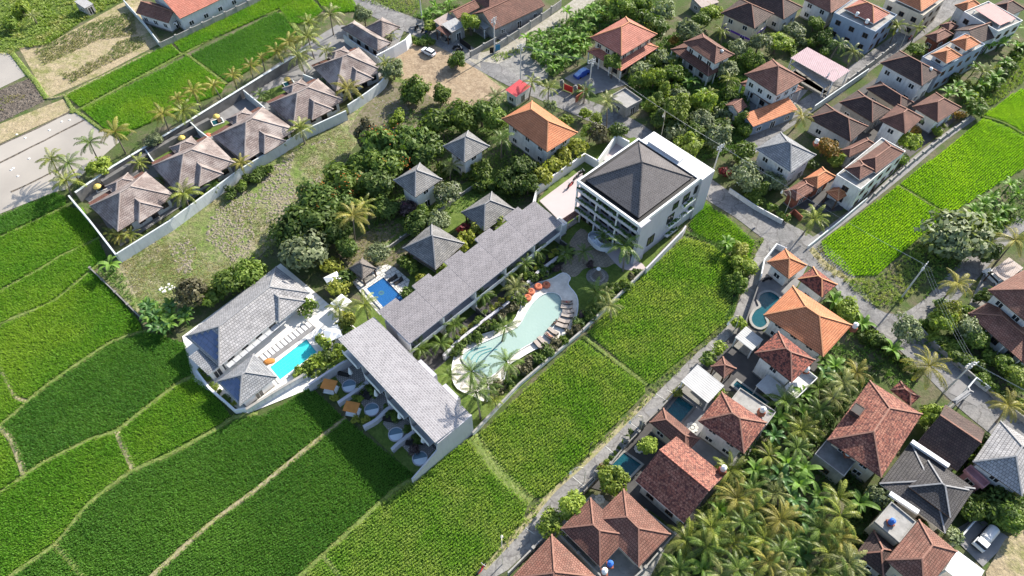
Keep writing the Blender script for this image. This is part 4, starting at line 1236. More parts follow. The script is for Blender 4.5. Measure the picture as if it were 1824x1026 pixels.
SH('garden_shed', 'small grey metal shed in the weedy meadow', 'shed', [(137, 5), (150, -3), (164, 8), (150, 17)], 2.3, 'm_grey', wall='concrete', kind='mono-s', pitch=0.1, over=0.1)
SH('street_shop', 'flat white roofed shop at the road corner with a brown awning', 'shop', [(787, 46), (811, 32), (829, 47), (805, 58)], 3.2, 'm_grey', wall='concrete', kind='mono-s', pitch=0.05, over=0.3)
SH('awning', 'brown awning in front of the flat roofed corner shop', 'awning', [(780, 55), (786, 49), (803, 60), (797, 67)], 2.4, 't_brown', kind='mono-s', pitch=0.2, open_='wood', over=0.2)
SH('street_shop', 'rusty metal roofed lean-to behind the corner shop', 'shop', [(772, 40), (798, 26), (812, 34), (786, 48)], 2.8, 'm_rusty', wall='concrete', kind='mono-s', pitch=0.15, over=0.3)
SH('village_house', 'long red brown tiled house beside the gravel road', 'house', [(846, 30), (930, -22), (962, 12), (884, 55)], 3.2, 't_brown', wall='concrete', kind='gable', over=0.4, gap=5)
SH('village_house', 'red brown tiled house above the green tree at the corner shop', 'house', [(799, 24), (838, 2), (854, 14), (815, 34)], 3.2, 't_rust', wall='cream', kind='gable', over=0.5)
SH('village_house', 'dark red roofed house at the top edge beside the long tiled house', 'house', [(838, -5), (884, -34), (918, -8), (872, 20)], 3.6, 't_brown', wall='concrete', over=0.6)
SH('canopy', 'grey metal canopy between the green tree and the long tiled house', 'canopy', [(846, 40), (858, 32), (872, 47), (862, 55)], 2.6, 'm_grey', kind='mono-s', pitch=0.15, open_=True, over=0.2)
SH('village_house', 'brown roofed house with a purple band on its pale wall at the top', 'house', [(1290, 24), (1318, -4), (1372, 26), (1345, 55)], 5.2, 't_dark', wall='cream', storeys=2, over=0.7)
SH('village_house', 'dark roofed house at the top edge next to the purple banded house', 'house', [(1332, 0), (1362, -22), (1424, 14), (1396, 38)], 4.2, 't_dark', wall='white', over=0.7)
SH('village_house', 'rusty metal roofed shed at the top edge above the thicket', 'shed', [(1235, 0), (1262, -14), (1275, 4), (1250, 16)], 2.6, 'm_rusty', wall='concrete', kind='mono-s', pitch=0.1, over=0.2)
SH('carport', 'faded pink metal roof carport beside the village lane', 'carport', [(1411, 103), (1438, 84), (1511, 127), (1484, 149)], 4.4, 'm_pink', kind='mono-w', pitch=0.02, open_=True, over=0.4, trim='white')
SH('carport', 'low grey slatted canopy under the pink metal roof', 'carport', [(1411, 117), (1424, 108), (1480, 150), (1466, 160)], 2.6, 'm_grey', kind='mono-s', pitch=0.05, open_=True, over=0.3)
SH('village_house', 'small orange tiled lean-to at the left of the white balcony house', 'lean-to', [(1294, 188), (1308, 176), (1330, 190), (1314, 203)], 3.0, 't_rust', wall='white', kind='gable', over=0.4)
SH('village_house', 'long orange lean-to roof on a grey wall beside the lane', 'lean-to', [(1334, 214), (1396, 174), (1411, 190), (1346, 234)], 3.0, 't_orange', wall='bluegrey', kind='mono-s', pitch=0.25, over=0.3)

def block_house(label, px_block, z, wall, roofs, storeys=2, name='village_house', cat='house', floor='concrete', sides='nsew', gap=3.0, fr='woodframe'):
 """flat-roofed block that carries one or more small hipped roofs"""
 R = rect(px_block, z); base = Vector((R.c[0], R.c[1], 0))
 root = thing(name, base, label, cat)
 walls(root, base, R, 0, z - 0.2, wall, storeys, fr, sides, gap)
 parapet(root, base, R.grow(0.06), z, 0.3, 0.15, wall, floor, 0.2)
 for px, ze, mt, pt in roofs:
  Q = rect(px, ze)
  hip(root, base, Q, ze, pt, mt, 'white')
  walls(root, base, Q.grow(-0.5), z + 0.02, ze - .02, 'white', 1, fr, 'sw', 3.0, False, name='dormer_wall', wh=0.8) if ze - z > 0.9 else None
 return root, base, R
block_house('blue grey walled house with a salmon roof on a flat terrace at the top', [(1488, 24), (1522, -4), (1599, 28), (1556, 58)], 6.2, 'bluegrey', [([(1505, 17), (1532, -2), (1582, 26), (1556, 44)], 6.9, 't_salmon', 0.6)])
block_house('blue and white narrow house with two small orange pavilion roofs', [(1649, 105), (1714, 58), (1747, 79), (1682, 126)], 6.6, 'bluegrey', [([(1694, 76), (1718, 61), (1744, 78), (1720, 93)], 7.9, 't_orange', 0.65), ([(1660, 98), (1684, 83), (1710, 100), (1685, 116)], 7.9, 't_orange', 0.65)])
block_house('white boxy house with a dusty rose roof panel at the top right', [(1726, 22), (1757, 2), (1815, 36), (1776, 62)], 6.0, 'white', [])
SH('roof_panel', 'dusty rose metal roof panel on the white boxy house', 'roof', [(1737, 20), (1764, 6), (1806, 34), (1782, 46)], 6.7, 'm_rose', kind='mono-s', pitch=0.04, open_=True, over=0.1, z0=6.03, trim='white')
block_house('white terraced house at the top with an orange roof corner', [(1575, 2), (1620, -30), (1682, 2), (1645, 26)], 6.0, 'cream', [([(1592, 0), (1628, -24), (1676, 0), (1640, 20)], 6.8, 't_orange', 0.6)])
SH('village_house', 'reddish roof house at the top edge left of the blue grey house', 'house', [(1428, -2), (1470, -30), (1522, -2), (1480, 24)], 5.0, 't_rust', wall='white', storeys=2, over=0.8)
SH('village_house', 'dark brown roof in the far top right corner', 'house', [(1764, 14), (1792, -4), (1820, 16), (1794, 34)], 5.0, 't_dark', over=0.5, wall='white')
SH('pavilion', 'small orange pavilion roof at the top right beside the boxy house', 'pavilion', [(1704, 12), (1726, -3), (1746, 12), (1722, 24)], 5.4, 't_orange', over=0.5, wall='white', pitch=0.7)
SH('village_house', 'dark gabled roof behind the two orange pavilion roofs', 'house', [(1706, 56), (1738, 38), (1768, 64), (1738, 84)], 4.4, 't_dark', over=0.5, wall='white', kind='gable')
SH('pavilion', 'low orange tiled pavilion left of the dark gable at the top right', 'pavilion', [(1650, 66), (1676, 48), (1694, 62), (1670, 78)], 3.4, 't_rust', over=0.5, wall='brickred')
SH('pavilion', 'small red shrine roof behind the low orange pavilion', 'pavilion', [(1676, 46), (1690, 37), (1704, 48), (1690, 57)], 3.0, 't_rust', over=0.4, open_='wood')
SH('village_house', 'white two-storey house under a dark hipped roof in the right village block', 'house', [(1566, 113), (1602, 92), (1677, 131), (1642, 153)], 6.2, 't_dark', storeys=2, over=0.7)
SH('village_house', 'long dark roof between the lane and the brown hipped pair', 'house', [(1498, 184), (1527, 160), (1584, 198), (1553, 220)], 3.6, 't_dark', wall='concrete', over=0.6)
SH('village_house', 'dark roof tucked behind the long dark roof, below the white two-storey house', 'house', [(1543, 158), (1567, 146), (1627, 183), (1603, 198)], 3.4, 't_dark', wall='cream', over=0.5)
SH('village_house', 'white house with a square brown hipped roof in the middle of the right block', 'house', [(1565, 214), (1598, 188), (1645, 210), (1611, 239)], 6.0, 't_brown', storeys=2, over=0.8, pitch=0.7)
SH('village_house', 'brown hipped house with white walls nearest the lime rice field', 'house', [(1626, 192), (1665, 164), (1711, 193), (1670, 219)], 4.0, 't_brown', over=0.8)
SH('village_house', 'dark tiled house with a small front gable behind the yellow palm', 'house', [(1447, 213), (1468, 181), (1544, 229), (1512, 254)], 3.8, 't_dark', over=0.8)
SH('village_house', 'grey slate pyramid roofed house beside the hotel lane', 'house', [(1343, 266), (1390, 238), (1456, 277), (1408, 307)], 5.6, 't_slate', wall='white', storeys=2, over=0.7, trim='white')
block_house('narrow white two-storey row house with two brown roofs along the rice', [(1491, 313), (1569, 247), (1613, 271), (1531, 338)], 6.0, 'white', [([(1528, 289), (1574, 251), (1611, 273), (1558, 309)], 6.6, 't_brown', 0.6), ([(1505, 302), (1531, 284), (1556, 305), (1532, 323)], 6.62, 't_brown', 0.6)])
SH('village_house', 'small brown roof squeezed between the orange green tree and the row house', 'house', [(1501, 270), (1540, 243), (1556, 256), (1514, 284)], 3.4, 't_brown', over=0.4)
SH('pavilion', 'bright orange hipped pavilion in the family temple yard', 'pavilion', [(1431, 320), (1464, 298), (1489, 316), (1455, 336)], 3.6, 't_orange', wall='brickred', over=0.7, pitch=0.65)
SH('pavilion', 'brown red pavilion left of the bright orange one in the temple yard', 'pavilion', [(1397, 341), (1432, 320), (1455, 336), (1418, 360)], 3.2, 't_rust', wall='brickred', over=0.7)
SH('pavilion', 'small orange shrine roof at the edge of the temple yard', 'pavilion', [(1471, 343), (1490, 331), (1511, 347), (1492, 359)], 3.0, 't_orange', open_='wood', over=0.5, pitch=0.7)
# lower right village
SH('pavilion', 'orange hipped pavilion at the lane corner', 'pavilion', [(1367, 467), (1398, 444), (1437, 473), (1404, 498)], 3.6, 't_orange', over=0.7, wall='white')
SH('pavilion', 'mottled red hipped roof between the orange pavilion and the big orange house', 'pavilion', [(1421, 498), (1447, 476), (1492, 508), (1463, 530)], 4.2, 't_mottle', over=0.6, wall='white', rid='r_orange')
SH('villa_house', 'big orange hipped house beside the kidney shaped pool', 'house', [(1358, 562), (1412, 511), (1518, 580), (1466, 635)], 5.4, 't_orange', over=1.2, storeys=2, pitch=0.58)
def mottled_balcony():
 root, b, R = SH('villa_house', 'white balcony house with a mottled dark red roof below the big orange house', 'house', [(1341, 629), (1388, 592), (1450, 642), (1412, 682)], 6.0, 't_mottle', storeys=2, over=0.9)
 Q = R.off(-R.w * .1, -R.d * .5 - 0.6, R.w * 0.9, 2.6)
 m = MB(); m.prism([p - b for p in Q.corners()], 2.9, 3.15); m.build('balcony_floor', X['white'], root)
 m = MB()
 for s in (-.5, .5): 
  p = Q.pt(s, 0) - b; m.box((p.x, p.y, 3.15), (.12, Q.d, .9), Q.a)
 p = Q.pt(0, -.5) - b; m.box((p.x, p.y, 3.15), (Q.w, .12, .9), Q.a); m.build('balcony_rail', X['white'], root)
 posts(root, b, Q, 0, 2.9, 'white', .2, .25)
 S = R.off(-R.w * .5 - 1.2, -R.d * .28, 3.0, 4.6)
 mono(root, b, S, 2.9, 3.3, 'm_white', 'white', 'w', name='canopy_roof'); posts(root, b, S, 0, 2.8, 'white', .2, .15)
mottled_balcony()
SH('canopy', 'white metal canopy beside the kidney shaped pool', 'canopy', [(1309, 602), (1328, 583), (1359, 605), (1340, 626)], 2.8, 'm_white', kind='mono-s', pitch=0.06, open_=True, over=0.3, trim='white')
SH('carport', 'large white corrugated metal roof beside the lane and teal pool', 'carport', [(1212, 682), (1241, 652), (1292, 688), (1260, 717)], 3.0, 'm_white', kind='mono-s', pitch=0.06, open_=True, over=0.3, trim='white')
SH('pavilion', 'dark brown hipped pavilion behind the white corrugated roof', 'pavilion', [(1265, 653), (1288, 637), (1311, 657), (1290, 675)], 3.0, 't_brown', over=0.6, open_='wood')
SH('villa_house', 'speckled red hipped house with a water tank at its corner above the grove', 'house', [(1245, 750), (1284, 699), (1366, 753), (1324, 810)], 5.6, 't_mottle2', storeys=2, over=0.9, pitch=0.62)
SH('village_house', 'narrow brown hipped roof beside the lane gate', 'house', [(1156, 754), (1181, 728), (1248, 783), (1222, 806)], 3.4, 't_brown', wall='cream', over=0.6)
def red_gable():
 # ridge runs along the picture's falling diagonal (the rectangle's y axis is its short side here)
 R = rect([(1130, 858), (1205, 778), (1291, 848), (1218, 931)], 4.4)
 base = Vector((R.c[0], R.c[1], 0))
 root = thing('villa_house', base, 'large red gabled house with a white tank beside two pools', 'house')
 gable(root, base, R, 4.4, 0.62, 't_mottle2', 'white', 'white', 't_salmon', along='d')
 walls(root, base, R.grow(-.9), 0, 4.3, 'white', 1, 'woodframe', 'nsew', 3)
 S = R.off(0, -R.d * .0, R.w, R.d)
red_gable()
def double_hip():
 ze = 3.6
 A = rect([(1000, 942), (1052, 886), (1121, 954), (1069, 1012)], ze)
 base = Vector((A.c[0], A.c[1], 0))
 root = thing('villa_house', base, 'brown double hipped house with a blue tank at the lower lane', 'house')
 hip(root, base, A, ze, 0.55, 't_brown', 'white')
 Q = rect([(1062, 922), (1108, 872), (1193, 948), (1134, 1020)], ze)
 hip(root, base, Q, ze + 0.03, 0.55, 't_rust', 'white', name='wing_roof')
 walls(root, base, A.grow(-.8), 0, ze - .03, 'cream', 1, 'woodframe', 'nsew', 3)
 walls(root, base, Q.grow(-.9), 0, ze - .05, 'cream', 1, 'woodframe', 'nsew', 3, name='wing_wall')
double_hip()
SH('village_house', 'brown hipped roof at the bottom edge beside the lane', 'house', [(905, 1033), (985, 953), (1062, 1030), (990, 1105)], 3.6, 't_rust', wall='concrete', over=0.7)
SH('villa_house', 'big mottled red house with a square roof opening above the grove', 'house', [(1471, 782), (1549, 682), (1645, 737), (1567, 851)], 5.2, 't_mottle2', wall='cream', storeys=2, over=0.9, pitch=0.55)
SH('village_house', 'small mottled red roof behind the big mottled red house', 'house', [(1583, 694), (1604, 682), (1639, 706), (1622, 724)], 3.6, 't_mottle', over=0.5, wall='cream')
SH('village_house', 'dark red brown gabled roof right of the big mottled house', 'house', [(1636, 790), (1681, 719), (1752, 768), (1705, 842)], 3.6, 't_dark', wall='concrete', kind='gable', along='d', over=0.5, rid='r_red')
def charcoal_house():
 ze = 3.6
 A = rect([(1566, 862), (1620, 789), (1737, 871), (1681, 950)], ze)
 base = Vector((A.c[0], A.c[1], 0))
 root = thing('villa_house', base, 'wide charcoal roofed house with white ridge boards', 'house')
 hip(root, base, A, ze, 0.30, 't_charcoal', 'white')
 Q = A.off(A.w * .02, -A.d * .12, A.w * 0.62, A.d * .62)
 hip(root, base, Q, ze + 1.0, 0.5, 't_charcoal', 'fascia', name='upper_roof')
 walls(root, base, A.grow(-.8), 0, ze - .03, 'white', 1, 'woodframe', 'nsew', 3)
 for px in ([(1622, 788), (1688, 832)], [(1583, 880), (1634, 914)]):
  a, b = W(*px[0], ze + .5) - base, W(*px[1], ze + .5) - base
  m = MB(); m.bar(a, b, .7, .5); m.build('parapet_board', X['purewhite'], root)
charcoal_house()
SH('villa_house', 'light grey roofed house at the right edge with a pink porch', 'house', [(1727, 826), (1783, 752), (1872, 812), (1816, 876)], 5.0, 't_greywave', wall='white', storeys=2, over=0.8)
SH('porch', 'pink painted porch slab beside the light grey roofed house', 'porch', [(1717, 838), (1727, 828), (1760, 862), (1750, 872)], 2.8, 'pink', wall='pink', kind='flat', over=0.3)
def roof_opening():
 A = rect([(1471, 782), (1549, 682), (1645, 737), (1567, 851)], 5.2)
 p = W(1527, 730, 7.0); r = thing('roof_opening', Vector((p.x, p.y, 6.2)), 'square dark opening in the roof of the big mottled red house', 'roof opening')
 r.rotation_euler = (0, 0, A.a)
 m = MB(); m.box((0, 0, 0), (1.7, 1.3, .95)); m.build('shaft', X['black'], r)  # closed black block: the shade inside the opening is put into its colour
 m = MB()
 for x, y, w, d in ((0, -.72, 1.84, .12), (0, .72, 1.84, .12), (-.86, 0, .12, 1.3), (.86, 0, .12, 1.3)): m.box((x, y, 0), (w, d, 1.0))
 m.build('frame', X['t_dark'], r)
roof_opening()
def wall_band():
 R = rect([(1290, 24), (1318, -4), (1372, 26), (1345, 55)], 5.2).grow(-.66)
 p = R.pt(-.02, -.5); q = R.pt(-.5, -.02)
 r = thing('painted_band', Vector((p.x, p.y, 0)), 'purple painted band along the pale wall at the top', 'painted band')
 m = MB(); m.box((0, 0, 1.4), (R.w, .05, .5), R.a); m.build('band', X['purple'], r)
 m = MB(); m.box((q.x - p.x, q.y - p.y, 1.4), (.05, R.d, .5), R.a); m.build('band', X['purple'], r)
wall_band()
def flat_block(label, px, z, wall='cream', floor='concrete', storeys=1, name='flat_roof_house'):
 R = rect(px, z); base = Vector((R.c[0], R.c[1], 0))
 root = thing(name, base, label, 'building')
 walls(root, base, R, 0, z - .2, wall, storeys, 'woodframe', 'nsew', 3)
 parapet(root, base, R.grow(.05), z, 0.25, 0.15, 'concrete', floor)
flat_block('flat dark concrete roof with a white tank on the corner of the mottled red house', [(1450, 809), (1475, 783), (1523, 820), (1504, 850)], 3.4, 'concrete', 'darkconc')
flat_block('flat concrete terrace with a blue tank beside the brown hipped house', [(1556, 930), (1588, 896), (1631, 931), (1601, 965)], 4.4, 'cream')
flat_block('flat concrete terrace with a white tank next to the speckled red house', [(1300, 716), (1318, 692), (1382, 735), (1364, 757)], 3.4, 'white')
SH('villa_house', 'brown hipped house at the bottom right beside the white flat roof', 'house', [(1576, 998), (1636, 926), (1704, 983), (1645, 1058)], 4.6, 't_rust', wall='cream', over=0.8, storeys=1)
SH('canopy', 'white flat metal roof at the bottom right beside the parked tank truck', 'canopy', [(1681, 1016), (1703, 981), (1754, 1017), (1732, 1052)], 3.2, 'purewhite', kind='mono-s', pitch=0.03, open_=True, over=0.3, trim='white')
SH('village_house', 'dark brown roof under the palms left of the blue tank terrace', 'house', [(1521, 986), (1556, 948), (1606, 984), (1572, 1026)], 2.8, 't_dark', wall='concrete', over=0.4)
two_tier('villa_house', 'red brown two-tiered house at the right edge of the photo', [(1766, 517), (1838, 470), (1910, 528), (1838, 590)], [(1728, 560), (1774, 528), (1866, 620), (1824, 652)], 6.2, 3.2, 't_rust', 't_rust', 'white', 0.6, 1.0)
SH('carport', 'rusty corrugated carport over a white car', 'carport', [(1761, 482), (1798, 463), (1826, 478), (1789, 501)], 2.8, 'm_rusty', kind='mono-s', pitch=0.04, open_='wood', over=0.2)
SH('pavilion', 'flat concrete canopy among plants on the hotel road', 'canopy', [(1092, 172), (1112, 158), (1140, 178), (1114, 200)], 2.8, 'concrete', wall='concrete', kind='flat', over=0.3)
SH('gate_house', 'weathered tiled gate roof at the car park', 'gate', [(1698, 716), (1722, 690), (1730, 697), (1704, 724)], 2.6, 't_slate', open_=True, over=0.2, pitch=0.5, wall='white')

# ------------------------------------------------------------------ grey shake pavilions and the pool villas
SH('guest_pavilion', 'white two-storey guest pavilion with grey shake roof, behind the tall trees', 'pavilion', [(788, 262), (834, 234), (874, 262), (827, 289)], 6.2, 't_shake', storeys=2, over=1.2, pitch=0.75, rid='r_grey')
SH('guest_pavilion', 'white two-storey guest pavilion with grey shake roof, beside the purple bougainvillea', 'pavilion', [(698, 323), (748, 293), (791, 321), (740, 349)], 6.2, 't_shake', storeys=2, over=1.2, pitch=0.75, rid='r_grey')
SH('garden_pavilion', 'low grey shake roofed pavilion beside the dark red shrub', 'pavilion', [(818, 378), (876, 346), (922, 374), (862, 410)], 3.0, 't_shake', over=1.1, pitch=0.72, open_='wood', rid='r_grey')
SH('garden_pavilion', 'low grey shake roofed pavilion right of the deep blue pool', 'pavilion', [(724, 440), (768, 398), (824, 432), (775, 488)], 3.0, 't_shake', over=1.1, pitch=0.72, open_='wood', rid='r_grey')
SH('thatched_gazebo', 'small thatched gazebo above the deep blue pool', 'gazebo', [(622, 478), (646, 461), (671, 478), (646, 499)], 2.5, 'thatch', over=0.5, pitch=0.85, open_='wood')
def grey_villa():
 ze = 3.2
 A = rect([(330, 600), (493, 476), (552, 522), (392, 654)], ze)
 base = Vector((A.c[0], A.c[1], 0))
 root = thing('pool_villa', base, 'white villa with a wide light grey tiled roof and solar panels beside a turquoise pool', 'villa')
 hip(root, base, A, ze, 0.5, 't_greywave', 'white', ridge_frac=0.55)
 C = A.off(A.w * .26, -A.d * .08, A.w * 0.30, A.d * 1.0)
 hip(root, base, C, ze + .02, 0.56, 't_greywave', 'white', name='wing_roof')
 walls(root, base, A.grow(-1.0), 0, ze - .03, 'purewhite', 1, 'woodframe', 'nsew', 2.6)
 L = rect([(338, 634), (360, 620), (402, 642), (368, 669)], 2.9)
 mono(root, base, L, 2.7, 3.0, 't_slate', 'white', 's', name='lean_to_roof')
 walls(root, base, L.grow(-.3), 0, 2.65, 'purewhite', 1, 'frame', 's', 3, name='lean_to_wall')
 for i in range(9):
  t = (i + .5) / 9 - .5
  p = A.pt(t * .62 - .12, -.5, 2.35) - base
  m = MB(); m.box((p.x, p.y - .5, 2.35), (1.25, 1.0, .06), A.a); m.build('skylight', X['steel'], root)
grey_villa()
SH('pool_pavilion', 'small grey hipped pavilion with blue solar panels at the turquoise pool', 'pavilion', [(387, 680), (452, 632), (496, 672), (427, 723)], 3.0, 't_slate', wall='purewhite', over=0.9, pitch=0.55, trim='white')
def solar(label, px, z, n, tilt_px):
 pts = [W(q[0], q[1], q[2]) for q in px]
 base = Vector((pts[0].x, pts[0].y, pts[0].z)); root = thing('solar_array', base, label, 'solar panels')
 if len(pts) == 3:
  m = MB(); m.face([p - base for p in pts]); m.build('panel', X['solar'], root)
X['solar'] = paving('blue_solar_glass', (0.06, 0.10, 0.22), (0.05, 0.085, 0.19), 0.9, 0.5, 0.025, (0.25, 0.28, 0.34), 0.0, 0.35)
def hip_end_panels(label, px, ze, pitch, frac, over=0.03):
 """panels that cover the left hip end of the roof on rectangle px"""
 A = rect(px, ze)
 base = A.pt(-.5, 0, ze); root = thing('solar_array', base, label, 'solar panels')
 rl = A.w * frac if frac is not None else A.w - A.d
 run = (A.w - rl) / 2; hgt = A.d / 2 * pitch
 rows = 5
 for r in range(rows):
  t0, t1 = .08 + r * .17, .08 + (r + 1) * .17 - .01
  half = (1 - t1) * A.d / 2 - .1
  if half < 0.4: continue
  n = max(1, int(2 * half / 1.15))
  for i in range(n):
   y0, y1 = -half + 2 * half * i / n + .02, -half + 2 * half * (i + 1) / n - .02
   q = []
   for t, y in ((t0, y0), (t0, y1), (t1, y1), (t1, y0)):
    p = A.pt(-.5 + run * t / A.w, y / A.d, ze + .16 + hgt * t + .05); q.append(p - base)
   m = MB(); m.face(q[::-1]); up = Vector((0, 0, .05)); m2 = [p - up for p in q]
   for k in range(4): m.face([q[k], q[(k + 1) % 4], m2[(k + 1) % 4], m2[k]])
   m.build('panel', X['solar1'], root)
X['solar1'] = plain('dark_blue_panel', (0.07, 0.10, 0.19), 0.3, 0.15, 1.0, spec=0.5)
hip_end_panels('blue solar panels on the end slope of the wide grey villa roof', [(330, 600), (493, 476), (552, 522), (392, 654)], 3.2, 0.5, 0.55)
hip_end_panels('blue solar panels on the end slope of the small pool pavilion', [(387, 680), (452, 632), (496, 672), (427, 723)], 3.0, 0.55, None)
# ------------------------------------------------------------------ the resort
def resort_end():
 z = 6.4
 R = rect([(599, 609), (668, 563), (838, 740), (780, 788)], z)
 base = Vector((R.c[0], R.c[1], 0))
 root = thing('resort_wing', base, 'long end wing of the resort with a pale shingle roof over four plunge pool terraces', 'resort building')
 mono(root, base, R, z - .35, z + .35, 't_shingle', 'lilac', 'e', .22)
 Q = R.grow(-.35)
 m = MB(); m.prism([p - base for p in Q.off(.5, 0, Q.w - 1.0, Q.d).corners()], 0, z - .45); m.build('wall', X['lilac'], root)
 # gable end wall facing the field, falling towards the terraces
 s = R.pt(-.5, -.5); e = R.pt(.5, -.5); far = s + (s - e).normalized() * 5.2
 sd_ = Vector((math.sin(R.a), -math.cos(R.a), 0)) * .12
 prof = [(far, 1.7), (s, 4.3), (s + (e - s) * .04, z - .05), (e, z + .0)]
 m = MB()
 A = [p - base + sd_ for p, _ in prof]; Bq = [p - base - sd_ for p, _ in prof]; H = [h for _, h in prof]
 n = len(A); zz = lambda v, h: (v.x, v.y, h)
 for i in range(n - 1):
  m.face([zz(A[i], 0), zz(A[i + 1], 0), zz(A[i + 1], H[i + 1]), zz(A[i], H[i])])
  m.face([zz(Bq[i + 1], 0), zz(Bq[i], 0), zz(Bq[i], H[i]), zz(Bq[i + 1], H[i + 1])])
  m.face([zz(A[i], H[i]), zz(A[i + 1], H[i + 1]), zz(Bq[i + 1], H[i + 1]), zz(Bq[i], H[i])])
 m.face([zz(A[0], 0), zz(A[0], H[0]), zz(Bq[0], H[0]), zz(Bq[0], 0)])
 m.face([zz(A[-1], 0), zz(Bq[-1], 0), zz(Bq[-1], H[-1]), zz(A[-1], H[-1])])
 m.build('end_wall', X['lilac'], root)
 # four bays of glass doors under the eave, with white balcony edges
 for i in range(4):
  t = (i + .5) / 4 - .5
  for s_ in range(2):
   p = R.pt(-.5, t) ; p = p + Vector((math.cos(R.a), math.sin(R.a), 0)) * (.82); p.z = .1 + s_ * 3.1
   add_window(root, base, p, R.a - PI / 2, 3.8, 2.4, 'frame', 'door')
  p = R.pt(-.5, t + .03) + Vector((math.cos(R.a), math.sin(R.a), 0)) * .35 - base
  m = MB(); m.box((p.x, p.y, 2.9), (1.1, 4.2, .16), R.a); m.box((p.x - .5 * math.cos(R.a), p.y - .5 * math.sin(R.a), 3.06), (.08, 4.2, .9), R.a); m.build('balcony', X['purewhite'], root)
 for i in range(5):
  p = R.pt(-.5, i / 4 - .5) + Vector((math.cos(R.a), math.sin(R.a), 0)) * .5 - base
  if 0 < i < 4:
   m = MB(); m.box((p.x, p.y, 0), (1.2, .25, z - .4), R.a); m.build('party_wall', X['lilac'], root)
 # parapet boxes on the garden side
 for px in ([(738, 647), (750, 640), (778, 667), (766, 676)], [(782, 691), (794, 683), (820, 709), (808, 718)]):
  q = WP(px, 6.15); m = MB(); m.prism([p - base for p in q], 0, 6.15); m.build('stair_block', X['lilac'], root)
 return R
RE = resort_end()
ROWU = [(0, w) for w in ('nearest the hotel plaza', 'second from the hotel plaza', 'in the middle of the stepped row', 'second from the end wing', 'beside the end wing of the resort')]
RA = rect([(683, 569), (951, 362), (997, 396), (733, 616)], 6.0)
for i, (px, where) in enumerate(ROWU):
 z = 6.0
 R = RA.off(RA.w * (.4 - .2 * i), 0, RA.w * .2, RA.d)
 base = Vector((R.c[0], R.c[1], 0))
 root = thing('resort_suite', base, 'stepped resort suite with a grey shingle roof, ' + where, 'resort building', 'suites in the stepped resort row')
 mono(root, base, R.off(0, 0, R.w - .05, R.d), z - .1, z + .75, 't_shingle2', 'lilac', 's', .2)
 mono(root, base, R.off(-R.w * .22, R.d * .5 + .55, R.w * .52, 1.08), z + .75, z + .87, 't_shingle2', 'lilac', 's', .2, 'roof_extension')
 Q = R.off(0, .7, R.w - .2, R.d - 2.2)
 m = MB(); m.prism([p - base for p in Q.corners()], 0, z - .3); m.build('wall', X['lilac'], root)
 for s_ in range(2):
  for t in (-.25, .25):
   p = Q.pt(t, -.5) + Vector((math.sin(R.a), -math.cos(R.a), 0)) * .04; p.z = .15 + s_ * 3.0
   add_window(root, base, p, R.a, Q.w * .42, 2.3, 'frame', 'door')
 # balcony slab, rail and party walls
 Bc = R.off(0, -R.d * .5 + .9, R.w, 1.7)
 m = MB(); m.prism([p - base for p in Bc.corners()], 2.85, 3.05); m.build('balcony_floor', X['lilac'], root)
 p = Bc.pt(0, -.5) - base; m = MB(); m.box((p.x, p.y, 3.05), (R.w, .1, .85), R.a); m.build('balcony_rail', X['purewhite'], root)
 for s_ in (-.5, .5):
  p = R.pt(s_ * .985, -.5 + 1.6 / R.d) - base
  m = MB(); m.box((p.x, p.y, 0), (.22, 3.2, z - .25), R.a); m.build('party_wall', X['purewhite'], root)
 # sunken terrace with slate deck and divider
 T = R.off(0, -R.d * .5 - 1.9, R.w - .3, 3.8)
 m = MB(); m.prism([p - base for p in T.corners()], 0.0, .18); m.build('terrace_floor', X['slatedeck'], root, uang=R.a) if 'slatedeck' in X else m.build('terrace_floor', X['darkyard'], root)
 p = T.pt(.5, 0) - base; m = MB(); m.box((p.x, p.y, 0), (.25, 3.8, 1.6), R.a); m.build('divider_wall', X['darkconc'], root)
wall_run('long pale planter wall in front of the stepped resort row', [(790, 633), (812, 610), (866, 567), (903, 540), (960, 482), (1006, 448)], 1.7, .5, 'lilac', name='planter_wall')

